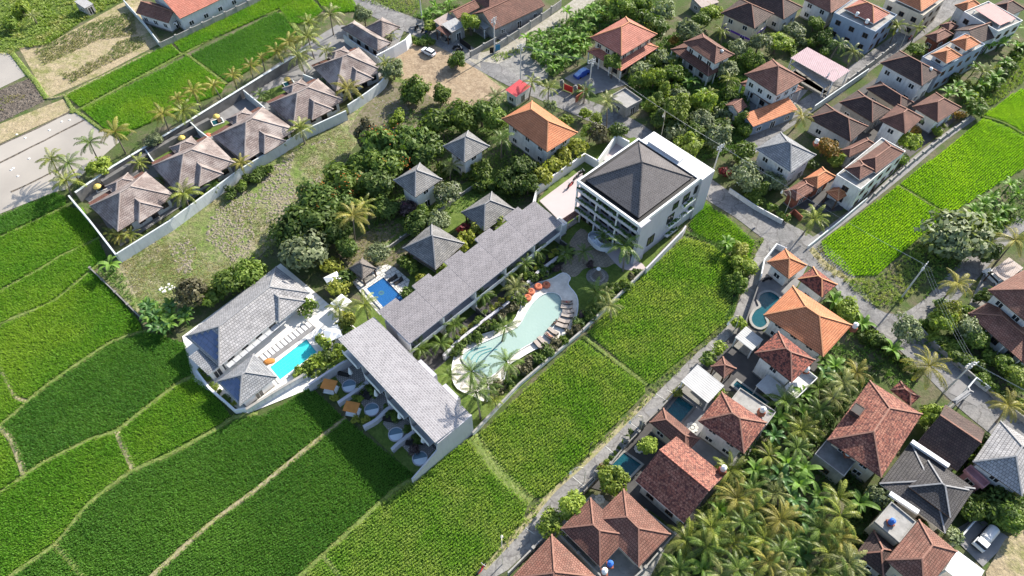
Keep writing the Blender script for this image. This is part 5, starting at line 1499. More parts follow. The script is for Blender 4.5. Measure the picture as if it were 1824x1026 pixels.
# --- hotel block
def hotel():
 z = 11.0
 R = rect([(1031, 323), (1137, 243), (1244, 319), (1139, 404)], z); base = Vector((R.c[0], R.c[1], 0))
 root = thing('hotel', base, 'white hotel block with a dark pyramid roof and planted balconies', 'hotel')
 Q = R.grow(-1.3)
 wdir = Vector((-math.cos(R.a), -math.sin(R.a), 0)); sdir = Vector((math.sin(R.a), -math.cos(R.a), 0))
 C = R.off(.75, 0, R.w - 1.5, R.d)
 m = MB(); m.prism([p - base for p in C.corners()], 0, z - .6); m.build('wall', X['lilac'], root)
 # dark gutter tray, white rim, pyramid roof
 m = MB(); m.prism([p - base for p in R.grow(-.25).corners()], z - .6, z - .1); m.build('gutter_tray', X['black'], root)
 m = MB()
 t = .36
 for sx, sy, w, d in ((0, -.5, R.w, t), (0, .5, R.w, t), (-.5, 0, t, R.d - 2 * t), (.5, 0, t, R.d - 2 * t)):
  p = R.pt(sx, sy) - base + Vector((math.cos(R.a), math.sin(R.a), 0)) * (-np.sign(sx) * t / 2) + Vector((-math.sin(R.a), math.cos(R.a), 0)) * (-np.sign(sy) * t / 2)
  m.box((p.x, p.y, z - .62), (w, d, .74), R.a)
 m.build('parapet', X['purewhite'], root)
 hip(root, base, R.grow(-1.15), z + .08, .64, 't_hotel', 'black', 't_hotel', ridge_frac=0.0, t=.2)
 # annex on the road side
 A = rect([(1194, 283), (1220, 267), (1265, 303), (1240, 320)], z); A = Rect(A.c, R.a, A.w, A.d)
 A2 = R.off(R.w * .5 + 1.9, -.6, 3.78, R.d * .98)
 m = MB(); m.prism([p - base for p in A2.corners()], 0, z - .3); m.build('annex', X['lilac'], root)
 m = MB(); m.prism([p - base for p in A2.grow(-.02).corners()], z - .29, z + .02); m.build('annex_roof', X['purewhite'], root)
 A3 = R.off(R.w * .5 + .9, R.d * .1, 1.7, R.d * .5)
 m = MB(); m.prism([p - base for p in A3.corners()], z + .03, z + .7); m.build('roof_box', X['purewhite'], root)
 # corner pier and step-out on the field side
 P1 = R.off(-R.w * .5 + 1.3, -R.d * .5 - .28, 2.6, .55)
 m = MB(); m.prism([p - base for p in P1.corners()], 0, z - .05); m.build('corner_pier', X['lilac'], root)
 # windows on the field side
 for fx, zz, w, h in ((-.22, 2.2, 1.9, 2.3), (.08, 4.4, 1.9, 2.2), (.30, 7.3, 1.9, 2.1), (.12, 7.6, 1.6, 1.8), (.46, 7.6, .9, 2.0)):
  p = R.pt(fx, -.5) + sdir * .04; p.z = zz
  add_window(root, base, p, R.a, w, h, 'black')
 for fx, zz in ((.14, 3.6), (.34, 6.6), (.36, 3.7), (.14, 0.9)):
  p = R.pt(fx, -.5) + sdir * .4 - base
  m = MB(); m.box((p.x, p.y, zz), (3.4, .75, .35), R.a); pl_ = m.build('planter', X['purewhite'], root)
  PLANTERS.append((Vector((p.x, p.y, zz + .35)) + base, R.a, 3.2, .6))
 # three storeys of balconies on the courtyard side
 for s_ in range(3):
  zf = 3.0 + s_ * 2.75
  p = R.pt(-.5, 0) - wdir * .75 - base
  m = MB(); m.box((p.x, p.y, zf), (1.5, R.d - .1, .2), R.a); m.build('balcony_floor', X['lilac'], root)  # lilac instead of white: the balconies' shade is put into the colour
  p = R.pt(-.5, 0) - wdir * .22 - base
  m = MB(); m.box((p.x, p.y, zf + .2), (.45, R.d - .2, .5), R.a); m.build('planter', X['lilac'], root)
  q = R.pt(-.5, 0) - wdir * .22
  PLANTERS.append((Vector((q.x, q.y, zf + .7)), R.a + PI / 2, R.d - .6, .5))
  for i in range(6):
   p = R.pt(-.5, (i + .5) / 6 - .5) - wdir * 1.46; p.z = zf + .25 if s_ < 3 else zf
   add_window(root, base, p, R.a - PI / 2, 1.9, 1.9, 'woodframe', 'door')
 for i in range(6):
  p = R.pt(-.5, (i + .5) / 6 - .5) - wdir * 1.46; p.z = .1
  add_window(root, base, p, R.a - PI / 2, 1.9, 2.2, 'woodframe', 'door')
 for i in range(4):
  p = R.pt(-.5, (i / 3 - .5) * .985) - wdir * .3 - base
  m = MB(); m.box((p.x, p.y, 0), (.3, .26, z - .63), R.a); m.build('column', X['purewhite'], root)
 return R
X['slatedeck'] = paving('slate_blue_deck_boards', (0.15, 0.165, 0.185), (0.12, 0.13, 0.15), 3.0, 0.3, 0.03, (0.05, 0.055, 0.06))
PLANTERS = []
HR = hotel()
wall_run('pale wall along the field at the foot of the hotel', [(1151, 478), (1216, 411), (1222, 402)], 2.0, .3, 'lilac')
wall_run('thin white boundary wall between the lagoon garden and the rice field', [(842, 771), (925, 683), (1035, 590), (1149, 479)], 1.1, .2, 'white', cap='concrete')
wall_run('white parapet wall around the mauve hotel plaza', [(950, 362), (957, 332), (1042, 273), (1067, 287)], 2.4, .35, 'purewhite')
wall_run('white wall of the stair yard behind the hotel', [(1066, 284), (1098, 240), (1121, 252)], 2.6, .35, 'purewhite')
P_pl = WP([(961, 360), (1036, 304), (1040, 330), (1036, 372), (998, 397)])
sheet('plaza', P_pl, 0.42, X['mauve'], thick=.4)
sheet('stair_yard', WP([(1068, 286), (1098, 246), (1120, 254), (1090, 290)]), .3, X['mauve'])
SH('service_box', 'white service block at the corner of the mauve plaza', 'service block', [(985, 398), (997, 388), (1009, 400), (997, 410)], 2.8, 'purewhite', wall='purewhite', kind='flat', over=.1)
SH('entry_canopy', 'small tiled entrance canopy between the plaza and the courtyard', 'canopy', [(1003, 391), (1026, 374), (1033, 380), (1010, 398)], 2.6, 't_brown', kind='mono-s', pitch=.1, open_=True, over=.15)
# courtyard paving
for nm, px, mt in (('courtyard_paving', [(1000, 470), (1010, 440), (1034, 408), (1055, 424), (1078, 440), (1110, 455), (1142, 476), (1122, 482), (1108, 478), (1096, 470), (1080, 477), (1058, 476), (1040, 480), (1030, 490), (1020, 494), (1002, 487)], 'patio'),
       ('courtyard_paving', [(1060, 424), (1085, 430), (1122, 455), (1150, 478), (1118, 482), (1096, 470)], 'mauve')):
 sheet(nm, [(p.x, p.y) for p in smooth_line(WP(px), 3, True)], zl(), X[mt], uang=HR.a)
def curved_stair():
 c = W(1068, 437); base = Vector((c.x, c.y, 0))
 root = thing('curved_stair', base, 'pale C shaped curved stair in the hotel courtyard', 'stair')
 n = 18
 for i in range(n):
  a0 = math.radians(75 + 265 * i / n); a1 = math.radians(75 + 265 * (i + 1) / n - .4)
  h = .25 + 2.2 * (1 - abs(i - n / 2) / (n / 2))
  m = MB(); r0, r1 = 1.25, 2.35
  m.prism([(r0 * math.cos(a0), r0 * math.sin(a0)), (r1 * math.cos(a0), r1 * math.sin(a0)), (r1 * math.cos(a1), r1 * math.sin(a1)), (r0 * math.cos(a1), r0 * math.sin(a1))], max(0, h - .5) if h > 1.2 else 0, h)
  m.build('step', X['steppale'], root)
 for r, nm in ((2.42, 'outer_rail'), (1.18, 'inner_rail')):
  m = MB(); rows = []
  for i in range(n + 1):
   a = math.radians(75 + 265 * i / n); h = .25 + 2.2 * (1 - abs(min(i, n - .01) - n / 2) / (n / 2))
   rows.append([m.vert((q * math.cos(a), q * math.sin(a), zz)) for q, zz in ((r - .05, h - .3), (r + .05, h - .3), (r + .05, h + .8), (r - .05, h + .8))])
  for p, q in zip(rows, rows[1:]):
   for k in range(4):
    m.f.append((p[k], q[k], q[(k + 1) % 4], p[(k + 1) % 4])); m.m.append(0)
  m.build(nm, X['steppale'], root)
X['steppale'] = plain('pale_blue_stair', (0.64, 0.68, 0.74), 0.6, 0.06)
curved_stair()
def cone_hearth():
 c = W(1064, 494); base = Vector((c.x, c.y, 0))
 root = thing('cone_hearth', base, 'cone shaped hearth with a white rim on round stone rings', 'hearth')
 for k, (r, h) in enumerate(((2.9, .12), (2.1, .24), (1.5, .36))):
  m = MB(); m.lathe((0, 0, 0), [(r, 0), (r, h)], 28); m.build('stone_ring', X['stone'] if k % 2 else X['pebble'], root)
 m = MB(); m.lathe((0, 0, .36), [(1.0, 0), (.85, .3), (.6, .9), (.42, 1.5), (.34, 2.1)], 16); m.build('cone', X['thatch'], root)
 m = MB(); m.lathe((0, 0, 2.46), [(.4, 0), (.42, .12), (.3, .16)], 16); m.build('rim', X['purewhite'], root)
cone_hearth()

# --- lagoon
DECK = [(808, 640), (815, 624), (842, 603), (886, 587), (914, 573), (927, 545), (932, 524), (950, 507), (982, 497), (1003, 486), (1016, 495), (1012, 507), (1027, 527), (1029, 551), (1020, 581), (994, 604), (950, 624), (926, 638), (905, 652), (898, 676), (888, 700), (866, 715), (845, 706), (815, 692), (805, 668)]
zdeck = 0.34
dk = smooth_line(WP(DECK, zdeck), 3, True)
LAG = [(982, 521), (996, 526), (1001, 540), (1000, 556), (984, 584), (954, 606), (924, 624), (906, 640), (888, 660), (868, 672), (846, 662), (826, 645), (824, 634), (832, 625), (850, 615), (884, 600), (912, 588), (926, 578), (936, 560), (948, 541), (965, 526)]
sheet('lagoon_deck', [(p.x, p.y) for p in dk], zdeck, X['beach'], thick=zdeck - .02)
pool('lagoon_pool', 'large pale lagoon shaped resort pool with a sandy deck', LAG, 'b_lagoon', 'w_lagoon', 'purewhite', z=zdeck + .22, cw=.12, k=3)
def lagoon_steps():
 r = thing('pool_steps', Vector((0, 0, 0)), 'curved steps inside the left end of the pale lagoon', 'pool steps')
 for k, (dx, dy) in enumerate(((0, 0), (10, 3), (20, 5))):
  pts = smooth_line([W(x + dx, y + dy, zdeck + .1) for x, y in ((828, 640), (836, 628), (850, 621), (866, 617))], 4)
  m = MB()
  for a, b in zip(pts, pts[1:]): m.bar(a, b, .16, .015)
  m.build('step', X['b_teal2'], r)
lagoon_steps()
ribbon('deck_kerb', dk + [dk[0]], .14, zdeck, X['purewhite'], prof=[(-.08, 0), (-.08, .1), (.08, .1), (.08, 0)])

# --- plunge terraces
BAYS = [('uppermost terrace next to the villa hedge', [(612, 646), (634, 650), (660, 678), (630, 696), (612, 690), (598, 672)], (622, 687), [(613, 668)], (623, 660)),
  ('second terrace from the villa hedge', [(656, 688), (672, 692), (704, 724), (672, 744), (655, 735), (640, 714)], (662, 729), [(650, 709), (659, 704)], (669, 699)),
  ('third terrace from the villa hedge', [(698, 732), (714, 732), (744, 764), (712, 786), (698, 775), (682, 755)], (705, 773), [(693, 749), (702, 744)], (711, 739)),
  ('terrace beside the tall end wall', [(738, 774), (754, 772), (778, 797), (750, 832), (738, 818), (716, 795)], (748, 816), [(734, 792), (744, 788)], (753, 782))]
for lab, px, tub, lg, um in BAYS:
 sheet('terrace_paving', WP(px), zl(), X['pebble'], uang=RE.a)
def tub(px, label):
 z = .45; c = W(px[0], px[1], z); base = Vector((c.x, c.y, 0))
 root = thing('plunge_pool', base, label, 'plunge pool', 'round plunge pools on the resort terraces')
 n = 24; r = 1.12
 m = MB(); m.lathe((0, 0, 0), [(r + .12, 0), (r + .12, z)], n); m.f.pop(); m.m.pop(); m.build('tub_wall', X['lilac'], root)
 m = MB()
 for i in range(n):
  a, b = 2 * PI * i / n, 2 * PI * (i + 1) / n
  m.face([(r * math.cos(a), r * math.sin(a), z), ((r + .12) * math.cos(a), (r + .12) * math.sin(a), z), ((r + .12) * math.cos(b), (r + .12) * math.sin(b), z), (r * math.cos(b), r * math.sin(b), z)])
  m.face([(r * math.cos(b), r * math.sin(b), z - .3), (r * math.cos(a), r * math.sin(a), z - .3), (r * math.cos(a), r * math.sin(a), z), (r * math.cos(b), r * math.sin(b), z)])
 m.build('rim', X['lilac'], root)
 m = MB(); m.face([(r * .995 * math.cos(2 * PI * i / n), r * .995 * math.sin(2 * PI * i / n), z - .1) for i in range(n)]); m.build('water', X['w_tub'], root)
 m = MB(); m.face([(r * math.cos(2 * PI * i / n), r * math.sin(2 * PI * i / n), z - .3) for i in range(n)]); m.build('basin', X['b_tub'], root)
 # pale seat ledge fills the half towards the field
 a0 = RE.a + math.radians(150)
 m = MB(); m.prism([(r * .97 * math.cos(a0 + PI * i / 12), r * .97 * math.sin(a0 + PI * i / 12)) for i in range(13)], z - .29, z - .06); m.build('seat_ledge', X['steppale2'], root)
X['b_tub'] = plain('grey_blue_tub_tiles', (0.20, 0.30, 0.38), 0.6, 0.1)
X['steppale2'] = plain('pale_tub_ledge', (0.62, 0.69, 0.76), 0.5, 0.06)
for lab, px, t_, lg, um in BAYS: tub(t_, 'round plunge pool on the ' + lab)
for lab, px in (('pale curved wall between the first and second plunge terraces', [(664, 680), (651, 682), (630, 698), (602, 717)]),
    ('pale curved wall between the second and third plunge terraces', [(705, 724), (691, 727), (670, 747), (647, 760)]),
    ('pale curved wall between the third and last plunge terraces', [(745, 765), (733, 771), (712, 787), (698, 800)])):
 wall_run(lab, px, 1.3, .55, 'lilac', name='terrace_wall', k=4)
wall_run('pale wall with trailing plants between the turquoise villa and the first plunge terrace', [(628, 634), (590, 658), (548, 686)], 2.2, .4, 'lilac', name='terrace_wall')

# --- pools of the village
pool('swimming_pool', 'turquoise rectangular pool on the white villa deck', [(481, 654), (546, 604), (564, 627), (499, 676)], 'b_turq', 'w_turq', 'whitedeck', cw=.5)
pool('swimming_pool', 'deep blue pool with a yellow fish mosaic beside the thatched gazebo', [(653, 514), (683, 494), (719, 531), (689, 554)], 'b_blue', 'w_blue', 'flag', cw=.6)
pool('swimming_pool', 'kidney shaped teal pool with a pale rim beside the big orange house', [(1356, 524), (1372, 520), (1388, 530), (1390, 545), (1372, 552), (1362, 562), (1366, 575), (1355, 583), (1343, 578), (1339, 566), (1346, 553), (1356, 546), (1352, 535)], 'b_teal2', 'w_teal', 'concrete', cw=.45, k=3)
pool('swimming_pool', 'dark teal pool under the large white corrugated roof', [(1209, 706), (1235, 724), (1212, 752), (1186, 734)], 'b_teal', 'w_teal', 'darkconc')
pool('swimming_pool', 'dark teal pool between two round trees near the red gabled house', [(1112, 806), (1142, 827), (1109, 861), (1079, 839)], 'b_teal', 'w_teal', 'concrete')
pool('swimming_pool', 'narrow dark lap pool below the white balcony house', [(1313, 678), (1366, 716), (1360, 724), (1306, 686)], 'b_teal', 'w_teal', 'concrete')
sheet('pool_terrace', WP([(628, 504), (655, 480), (690, 472), (705, 478), (730, 500), (722, 528), (686, 490), (650, 514), (684, 560), (676, 562)]), zl(), X['flag'], uang=.6)
def fish_mosaic():
 c = W(679, 521, .3); root = thing('fish_mosaic', Vector((c.x, c.y, .1)), 'yellow round mosaic on the floor of the deep blue pool', 'mosaic')
 m = MB(); m.lathe((0, 0, 0), [(.55, 0), (.55, .088)], 16); m.build('mosaic_disc', X['yellowtile'], root)
 m = MB(); m.prism([(-.3, -.1), (.0, -.2), (.35, -.05), (.1, .2), (-.2, .15)], .089, .094); m.build('mosaic_fish', X['orangecloth'], root)
X['yellowtile'] = plain('yellow_mosaic', (0.6, 0.55, 0.08), 0.5, 0.1)
fish_mosaic()
# stepping stones on the villa deck
sm = None
strip_ = sheet('stepping_path', WP([(455, 640), (548, 572), (564, 585), (470, 655)]), zl(), X['greydeck'])
zs = zl() + .03
k_ = MB(); k_.box((0, 0, -.05), (.6, 1.35, .08)); sm = k_.mesh('stepping_stone', X['purewhite'])
A_, B_ = W(466, 641), W(553, 577)
ang_ = math.atan2(B_.y - A_.y, B_.x - A_.x)
for i in range(12):
 p = A_.lerp(B_, (i + .5) / 12); inst('stepping_stone', sm, strip_, (p.x, p.y, zs), (0, 0, ang_))
A_, B_ = W(557, 527), W(578, 548)
ang_ = math.atan2(B_.y - A_.y, B_.x - A_.x)
for i in range(4):
 p = A_.lerp(B_, (i + .3) / 3.4); inst('stepping_stone', sm, strip_, (p.x, p.y, zs), (0, 0, ang_), (.85, 1.1, 1))
wall_run('white boundary wall of the turquoise pool villa along the dark rice', [(349, 660), (372, 690), (418, 730), (438, 727)], 1.2, .35, 'purewhite')
wall_run('weathered white wall between the turquoise pool deck and the rice', [(438, 729), (490, 697), (545, 665)], 1.5, .35, 'white', cap='concrete')
# ------------------------------------------------------------------ furniture, vehicles, poles
def copy_tree(root, loc, rz, label, group=None):
 r = root.copy(); COL.objects.link(r); r.location = loc; r.rotation_euler = (0, 0, rz); r['label'] = label
 if group: r['group'] = group
 for ch in root.children:
  c = ch.copy(); COL.objects.link(c); c.parent = r
  for g_ in ch.children:
   d = g_.copy(); COL.objects.link(d); d.parent = c
 return r

class Proto:
 """first use keeps the model itself, later uses copy it"""
 def __init__(s, make): s.make = make; s.src = None
 def put(s, p, rz, label, group=None, scale=None):
  if s.src is None:
   s.src = s.make(); o = s.src; o.location = p; o.rotation_euler = (0, 0, rz); o['label'] = label
   if group: o['group'] = group
  else: o = copy_tree(s.src, p, rz, label, group)
  if scale: o.scale = (scale,) * 3
  return o

def mk_lounger(fab, frm):
 def f():
  r = thing('sun_lounger', (0, 0, 0), '', 'sun lounger')
  m = MB(); m.box((0, 0, .24), (.72, 1.95, .07)); m.build('frame', X[frm], r)
  m = MB(); m.box((0, -.33, .315), (.66, 1.22, .1)); m.build('mattress', X[fab], r)
  m = MB(); c = [(-.33, .3), (.33, .3)]
  m.face([(-.33, .29, .415), (.33, .29, .415), (.33, .95, .8), (-.33, .95, .8)]); m.face([(-.33, .95, .72), (.33, .95, .72), (.33, .31, .33), (-.33, .31, .33)])
  m.face([(-.33, .29, .415), (-.33, .95, .8), (-.33, .95, .72), (-.33, .31, .33)]); m.face([(.33, .31, .33), (.33, .95, .72), (.33, .95, .8), (.33, .29, .415)])
  m.face([(-.33, .95, .8), (.33, .95, .8), (.33, .95, .72), (-.33, .95, .72)]); m.build('backrest', X[fab], r)
  m = MB(); m.box((0, 0, 0), (.06, .06, .24)); lm = m.mesh('leg', X[frm])
  for x in (-.32, .32):
   for y in (-.88, .88): inst('leg', lm, r, (x, y, 0))
  return r
 return f
PL = Proto(mk_lounger('lounger', 'darkwood'))
zd = zdeck
for (x, y, rz, w) in ((1010, 541, -98, 'taupe sun lounger at the top of the lagoon deck, nearest the courtyard'), (1009, 549, -98, 'second taupe sun lounger from the courtyard end of the lagoon deck'),
       (1012, 557, -92, 'third taupe sun lounger from the courtyard end of the lagoon deck'), (1010, 564, -105, 'fourth taupe sun lounger from the courtyard end of the lagoon deck'),
       (1004, 574, -112, 'fifth taupe sun lounger, on the widest bend of the lagoon deck'), (1000, 582, -115, 'sixth taupe sun lounger, just past the bend of the lagoon deck'),
       (985, 592, -135, 'taupe sun lounger above the last pair beside the lagoon'), (979, 601, -138, 'taupe sun lounger holding a reclining bather beside the lagoon'),
       (966, 609, -142, 'taupe sun lounger next to the last one at the palm end'), (959, 616, -145, 'last taupe sun lounger at the palm end of the lagoon')):
 PL.put(W(x, y, zd), math.radians(rz), w, 'taupe sun loungers round the lagoon', 1.12)
PD = Proto(mk_lounger('darkwood', 'darkwood'))
nb = ['first', 'second', 'third', 'last']
for (lab, px, t_, lg, um) in BAYS:
 for k, q in enumerate(lg):
  PD.put(W(q[0], q[1], .08), RE.a + math.radians(35), ('black sun lounger on the ' if len(lg) == 1 else 'outer black sun lounger on the ' if k == 0 else 'inner black sun lounger on the ') + lab, 'black sun loungers on the plunge terraces', 1.0)
def mk_closed():
 r = thing('closed_parasol', (0, 0, 0), '', 'parasol')
 m = MB(); m.lathe((0, 0, 0), [(.035, 0), (.035, 2.5)], 6); m.build('pole', X['steel'], r)
 m = MB(); m.lathe((0, 0, 1.0), [(.34, 0), (.3, .25), (.16, 1.0), (.05, 1.5)], 8); m.build('folded_canopy', X['whitecloth'], r)
 m = MB(); m.lathe((0, 0, 0), [(.35, 0), (.35, .07)], 10); m.build('base', X['purewhite'], r)
 return r
PC = Proto(mk_closed)
for (lab, px, t_, lg, um) in BAYS: PC.put(Vector((W(um[0], um[1], 2.0).x, W(um[0], um[1], 2.0).y, .06)), 0, 'folded white parasol on the ' + lab, 'folded white parasols on the terraces', 1.15)
def mk_open(fab):
 def f():
  r = thing('parasol', (0, 0, 0), '', 'parasol')
  m = MB(); m.lathe((0, 0, 0), [(.04, 0), (.04, 2.6)], 6); m.build('pole', X['steel'], r)
  m = MB(); s = 1.35
  q = [(-s, -s, 2.15), (s, -s, 2.15), (s, s, 2.15), (-s, s, 2.15)]
  for i in range(4): m.face([q[i], q[(i + 1) % 4], (0, 0, 2.75)])
  for i in range(4): m.face([q[(i + 1) % 4], q[i], (q[i][0], q[i][1], 2.0), (q[(i + 1) % 4][0], q[(i + 1) % 4][1], 2.0)])
  m.build('canopy', X[fab], r)
  m = MB(); m.lathe((0, 0, 0), [(.4, 0), (.4, .08)], 10); m.build('base', X['concrete'], r)
  return r
 return f
PO = Proto(mk_open('whitecloth'))
for (x, y, rz, w) in ((592, 592, .5, 'open white square parasol on the turquoise pool deck'), (593, 496, .6, 'open white square parasol behind the villa garden shrubs'), (607, 537, .9, 'open white square parasol half hidden among the garden palms')):
 PO.put(Vector((W(x, y, 2.4).x, W(x, y, 2.4).y, 0)), rz, w)
def mk_round(col):
 def f():
  r = thing('round_parasol', (0, 0, 0), '', 'parasol')
  m = MB(); m.lathe((0, 0, 0), [(.04, 0), (.04, 2.4)], 6); m.build('pole', X['wood'], r)
  m = MB(); m.lathe((0, 0, 2.2), [(1.0, 0), (.95, .15), (.6, .5), (.1, .75)], 12); m.build('canopy', X[col], r)
  return r
 return f
X['yellowcloth'] = plain('yellow_cloth', (0.62, 0.46, 0.12), 0.8, 0.1)
PY = Proto(mk_round('yellowcloth'))
for x, y, w in ((321, 241, 'round yellow parasol in the second bungalow garden'), (383, 203, 'round yellow parasol in the third bungalow garden'), (510, 137, 'round yellow parasol in the fourth bungalow garden'), (170, 328, 'round yellow parasol on the terrace of the lowest bungalow')):
 p = W(x, y, 2.5); PY.put(Vector((p.x, p.y, 0)), 0, w, 'round yellow garden parasols', .8)
PR = Proto(mk_round('coral'))
p = W(368, 236, 2.5); PR.put(Vector((p.x, p.y, 0)), 0, 'round coral parasol near the white wall of the third bungalow', None, .75)
def mk_spa():
 r = thing('garden_tub', (0, 0, 0), '', 'garden tub')
 m = MB(); m.box((0, 0, 0), (2.6, 2.0, .25)); m.build('surround', X['whitedeck'], r)
 m = MB(); m.box((0, 0, .25), (2.2, 1.6, .02)); m.build('water', X['w_teal'], r)
 m = MB(); m.box((.5, 0, .271), (.8, 1.5, .25)); m.build('bench', X['wood'], r)
 return r
PS = Proto(mk_spa)
for x, y, w in ((327, 253, 'dark square garden tub on the lawn behind the second bungalow'), (388, 218, 'dark square garden tub on the lawn behind the third bungalow'), (515, 150, 'dark square garden tub on the lawn behind the fourth bungalow'), (183, 335, 'dark garden tub on the terrace of the lowest bungalow')):
 PS.put(W(x, y, .1), .55, w, 'square garden tubs behind the bungalows')
def mk_pouf():
 r = thing('pouf', (0, 0, 0), '', 'pouf')
 m = MB(); m.lathe((0, 0, 0), [(.5, 0), (.72, .12), (.76, .3), (.66, .48), (.42, .55), (.22, .46)], 14); m.build('cushion', X['coral'], r)
 m = MB(); m.lathe((0, 0, .47), [(.2, 0), (.2, .06)], 8); m.build('centre_pad', X['brickred'], r)
 return r
PP = Proto(mk_pouf)
for x, y, w in ((973, 509, 'coral pouf nearest the courtyard on the lagoon deck'), (959, 512, 'second coral pouf from the courtyard on the lagoon deck'), (945.5, 521, 'third coral pouf from the courtyard on the lagoon deck'), (939.5, 532, 'coral pouf nearest the palms on the lagoon deck')):
 PP.put(W(x, y, zd), 0, w, 'coral poufs on the lagoon deck', 1.05)
def mk_daybed():
 r = thing('daybed', (0, 0, 0), '', 'daybed')
 m = MB(); m.box((0, 0, .2), (1.7, 2.3, .15)); m.build('platform', X['purewhite'], r)
 m = MB(); m.box((0, 0, .352), (1.6, 2.1, .18)); m.build('mattress', X['whitecloth'], r)
 m = MB(); m.box((0, 0, 0), (.1, .1, 2.0)); pm = m.mesh('post', X['wood'])
 for x in (-.78, .78):
  for y in (-1.05, 1.05): inst('post', pm, r, (x, y, 0))
 m = MB(); m.box((0, 0, 2.0), (1.85, 2.4, .08)); m.build('canopy', X['orangecloth'], r)
 return r
PB = Proto(mk_daybed)
for x, y, w in ((586, 685, 'orange canopied daybed at the first plunge terrace next to the villa'), (626, 725, 'orange canopied daybed at the second plunge terrace')):
 p = W(x, y, 2.0); PB.put(Vector((p.x, p.y, 0)), RE.a + math.radians(35), w, 'orange canopied daybeds')
for (x, y, w) in ((700, 498, 'black sun lounger on the tiled terrace of the deep blue pool, upper of two'), (710, 503, 'black sun lounger on the tiled terrace of the deep blue pool, lower of two')):
 PD.put(W(x, y, .1), math.radians(-50), w, 'black sun loungers at the deep blue pool')
PW = Proto(mk_lounger('whitecloth', 'purewhite'))
for x, y, w in ((567, 597, 'white sun lounger on the turquoise pool deck by the parasol'), (440, 712, 'white sun lounger below the small pool pavilion')):
 PW.put(W(x, y, .1), math.radians(-40), w)
m = MB(); r_ = thing('beanbag', W(481, 645, .1), 'orange lounge cushion at the corner of the turquoise pool', 'cushion')
m.lathe((0, 0, 0), [(.7, 0), (.85, .2), (.6, .45), (.15, .55)], 12); m.build('cushion', X['orangecloth'], r_); r_.scale = (1.3, .8, 1)
# --- vehicles
def mk_car(paint):
 def f():
  r = thing('parked_car', (0, 0, 0), '', 'car')
  # body: cross sections along x
  prof = [(-1.95, .35, .62), (-1.9, .3, .85), (-1.2, .28, .95), (-.6, .28, .98), (1.0, .28, .98), (1.75, .3, .95), (1.95, .4, .7)]
  m = MB(); rows = []
  for x, z0, z1 in prof:
   w = .82 if abs(x) < 1.8 else .74
   rows.append([m.vert(p) for p in ((x, -w, z0), (x, w, z0), (x, w * 1.0, z1 * .75), (x, w * .93, z1), (x, -w * .93, z1), (x, -w, z1 * .75))])
  for a, b in zip(rows, rows[1:]):
   for k in range(6): m.f.append((a[k], b[k], b[(k + 1) % 6], a[(k + 1) % 6])); m.m.append(0)
  m.f.append(tuple(rows[0])); m.m.append(0); m.f.append(tuple(rows[-1][::-1])); m.m.append(0)
  m.build('body', X[paint], r)
  def loft(secs, name, mat):
   m = MB(); rows = [[m.vert(p) for p in s_] for s_ in secs]
   for a, b in zip(rows, rows[1:]):
    for k in range(4): m.f.append((a[k], a[(k + 1) % 4], b[(k + 1) % 4], b[k])); m.m.append(0)
   m.f.append(tuple(rows[-1])); m.m.append(0)
   return m.build(name, X[mat], r)
  loft([[(-1.1, -.74, .96), (1.75, -.74, .96), (1.75, .74, .96), (-1.1, .74, .96)], [(-.35, -.62, 1.36), (1.4, -.62, 1.36), (1.4, .62, 1.36), (-.35, .62, 1.36)]], 'windows', 'glass')
  loft([[(-.40, -.64, 1.35), (1.45, -.64, 1.35), (1.45, .64, 1.35), (-.40, .64, 1.35)], [(-.2, -.56, 1.46), (1.3, -.56, 1.46), (1.3, .56, 1.46), (-.2, .56, 1.46)]], 'car_roof', paint)
  for x in (-1.2, 1.25):
   for y in (-.78, .78):
    m = MB(); n = 12
    m.tube([(x, y - .1, .31), (x, y + .1, .31)], .31, n); w = m.build('wheel', X['rubber'], r)
    m = MB(); m.tube([(x, y - .11, .31), (x, y + .11, .31)], .18, 8); m.build('rim', X['steel'], w)
  for y in (-.6, .6):
   m = MB(); m.box((-1.9, y, .66), (.1, .3, .14)); m.build('headlight', X['steel'], r)
   m = MB(); m.box((1.9, y, .72), (.1, .22, .16)); m.build('tail_light', X['redpaint'], r)
  return r
 return f
CW = Proto(mk_car('carwhite'))
def car_dir(a, b): a, b = W(*a), W(*b); return math.atan2(b.y - a.y, b.x - a.x)
CW.put(W(764, 96), car_dir((752, 90), (775, 101)), 'white hatchback parked on the bare soil beside the village road')
CW.put(W(1766, 497), car_dir((1760, 490), (1772, 502)), 'white car nose out under the rusty corrugated carport')
def covered_car():
 c = W(1036, 134); r = thing('covered_car', c, 'car under a blue and white tarpaulin in the walled yard', 'car')
 r.rotation_euler = (0, 0, car_dir((1024, 138), (1046, 126)))
 m = MB(); prof = [(-2.0, .75), (-1.8, .95), (-1.0, 1.05), (-.5, 1.45), (1.0, 1.5), (1.6, 1.1), (2.0, .9)]
 rows = []
 for x, h in prof:
  rows.append([m.vert(p) for p in ((x, -.9, .1), (x, -.85, h * .7), (x, -.6, h), (x, .6, h), (x, .85, h * .7), (x, .9, .1))])
 for a, b in zip(rows, rows[1:]):
  for k in range(5): m.f.append((a[k], a[k + 1], b[k + 1], b[k])); m.m.append(1 if k == 2 else 0)
 m.f.append(tuple(rows[0])); m.m.append(0); m.f.append(tuple(rows[-1][::-1])); m.m.append(0)
 m.build('tarpaulin', [X['tarpblue'], X['tarppale']], r)
 for x in (-1.2, 1.25):
  for y in (-.8, .8):
   m = MB(); m.tube([(x, y - .1, .3), (x, y + .1, .3)], .3, 10); m.build('wheel', X['rubber'], r)
X['tarpblue'] = plain('blue_tarpaulin', (0.03, 0.08, 0.36), 0.5, 0.2, 2.0)
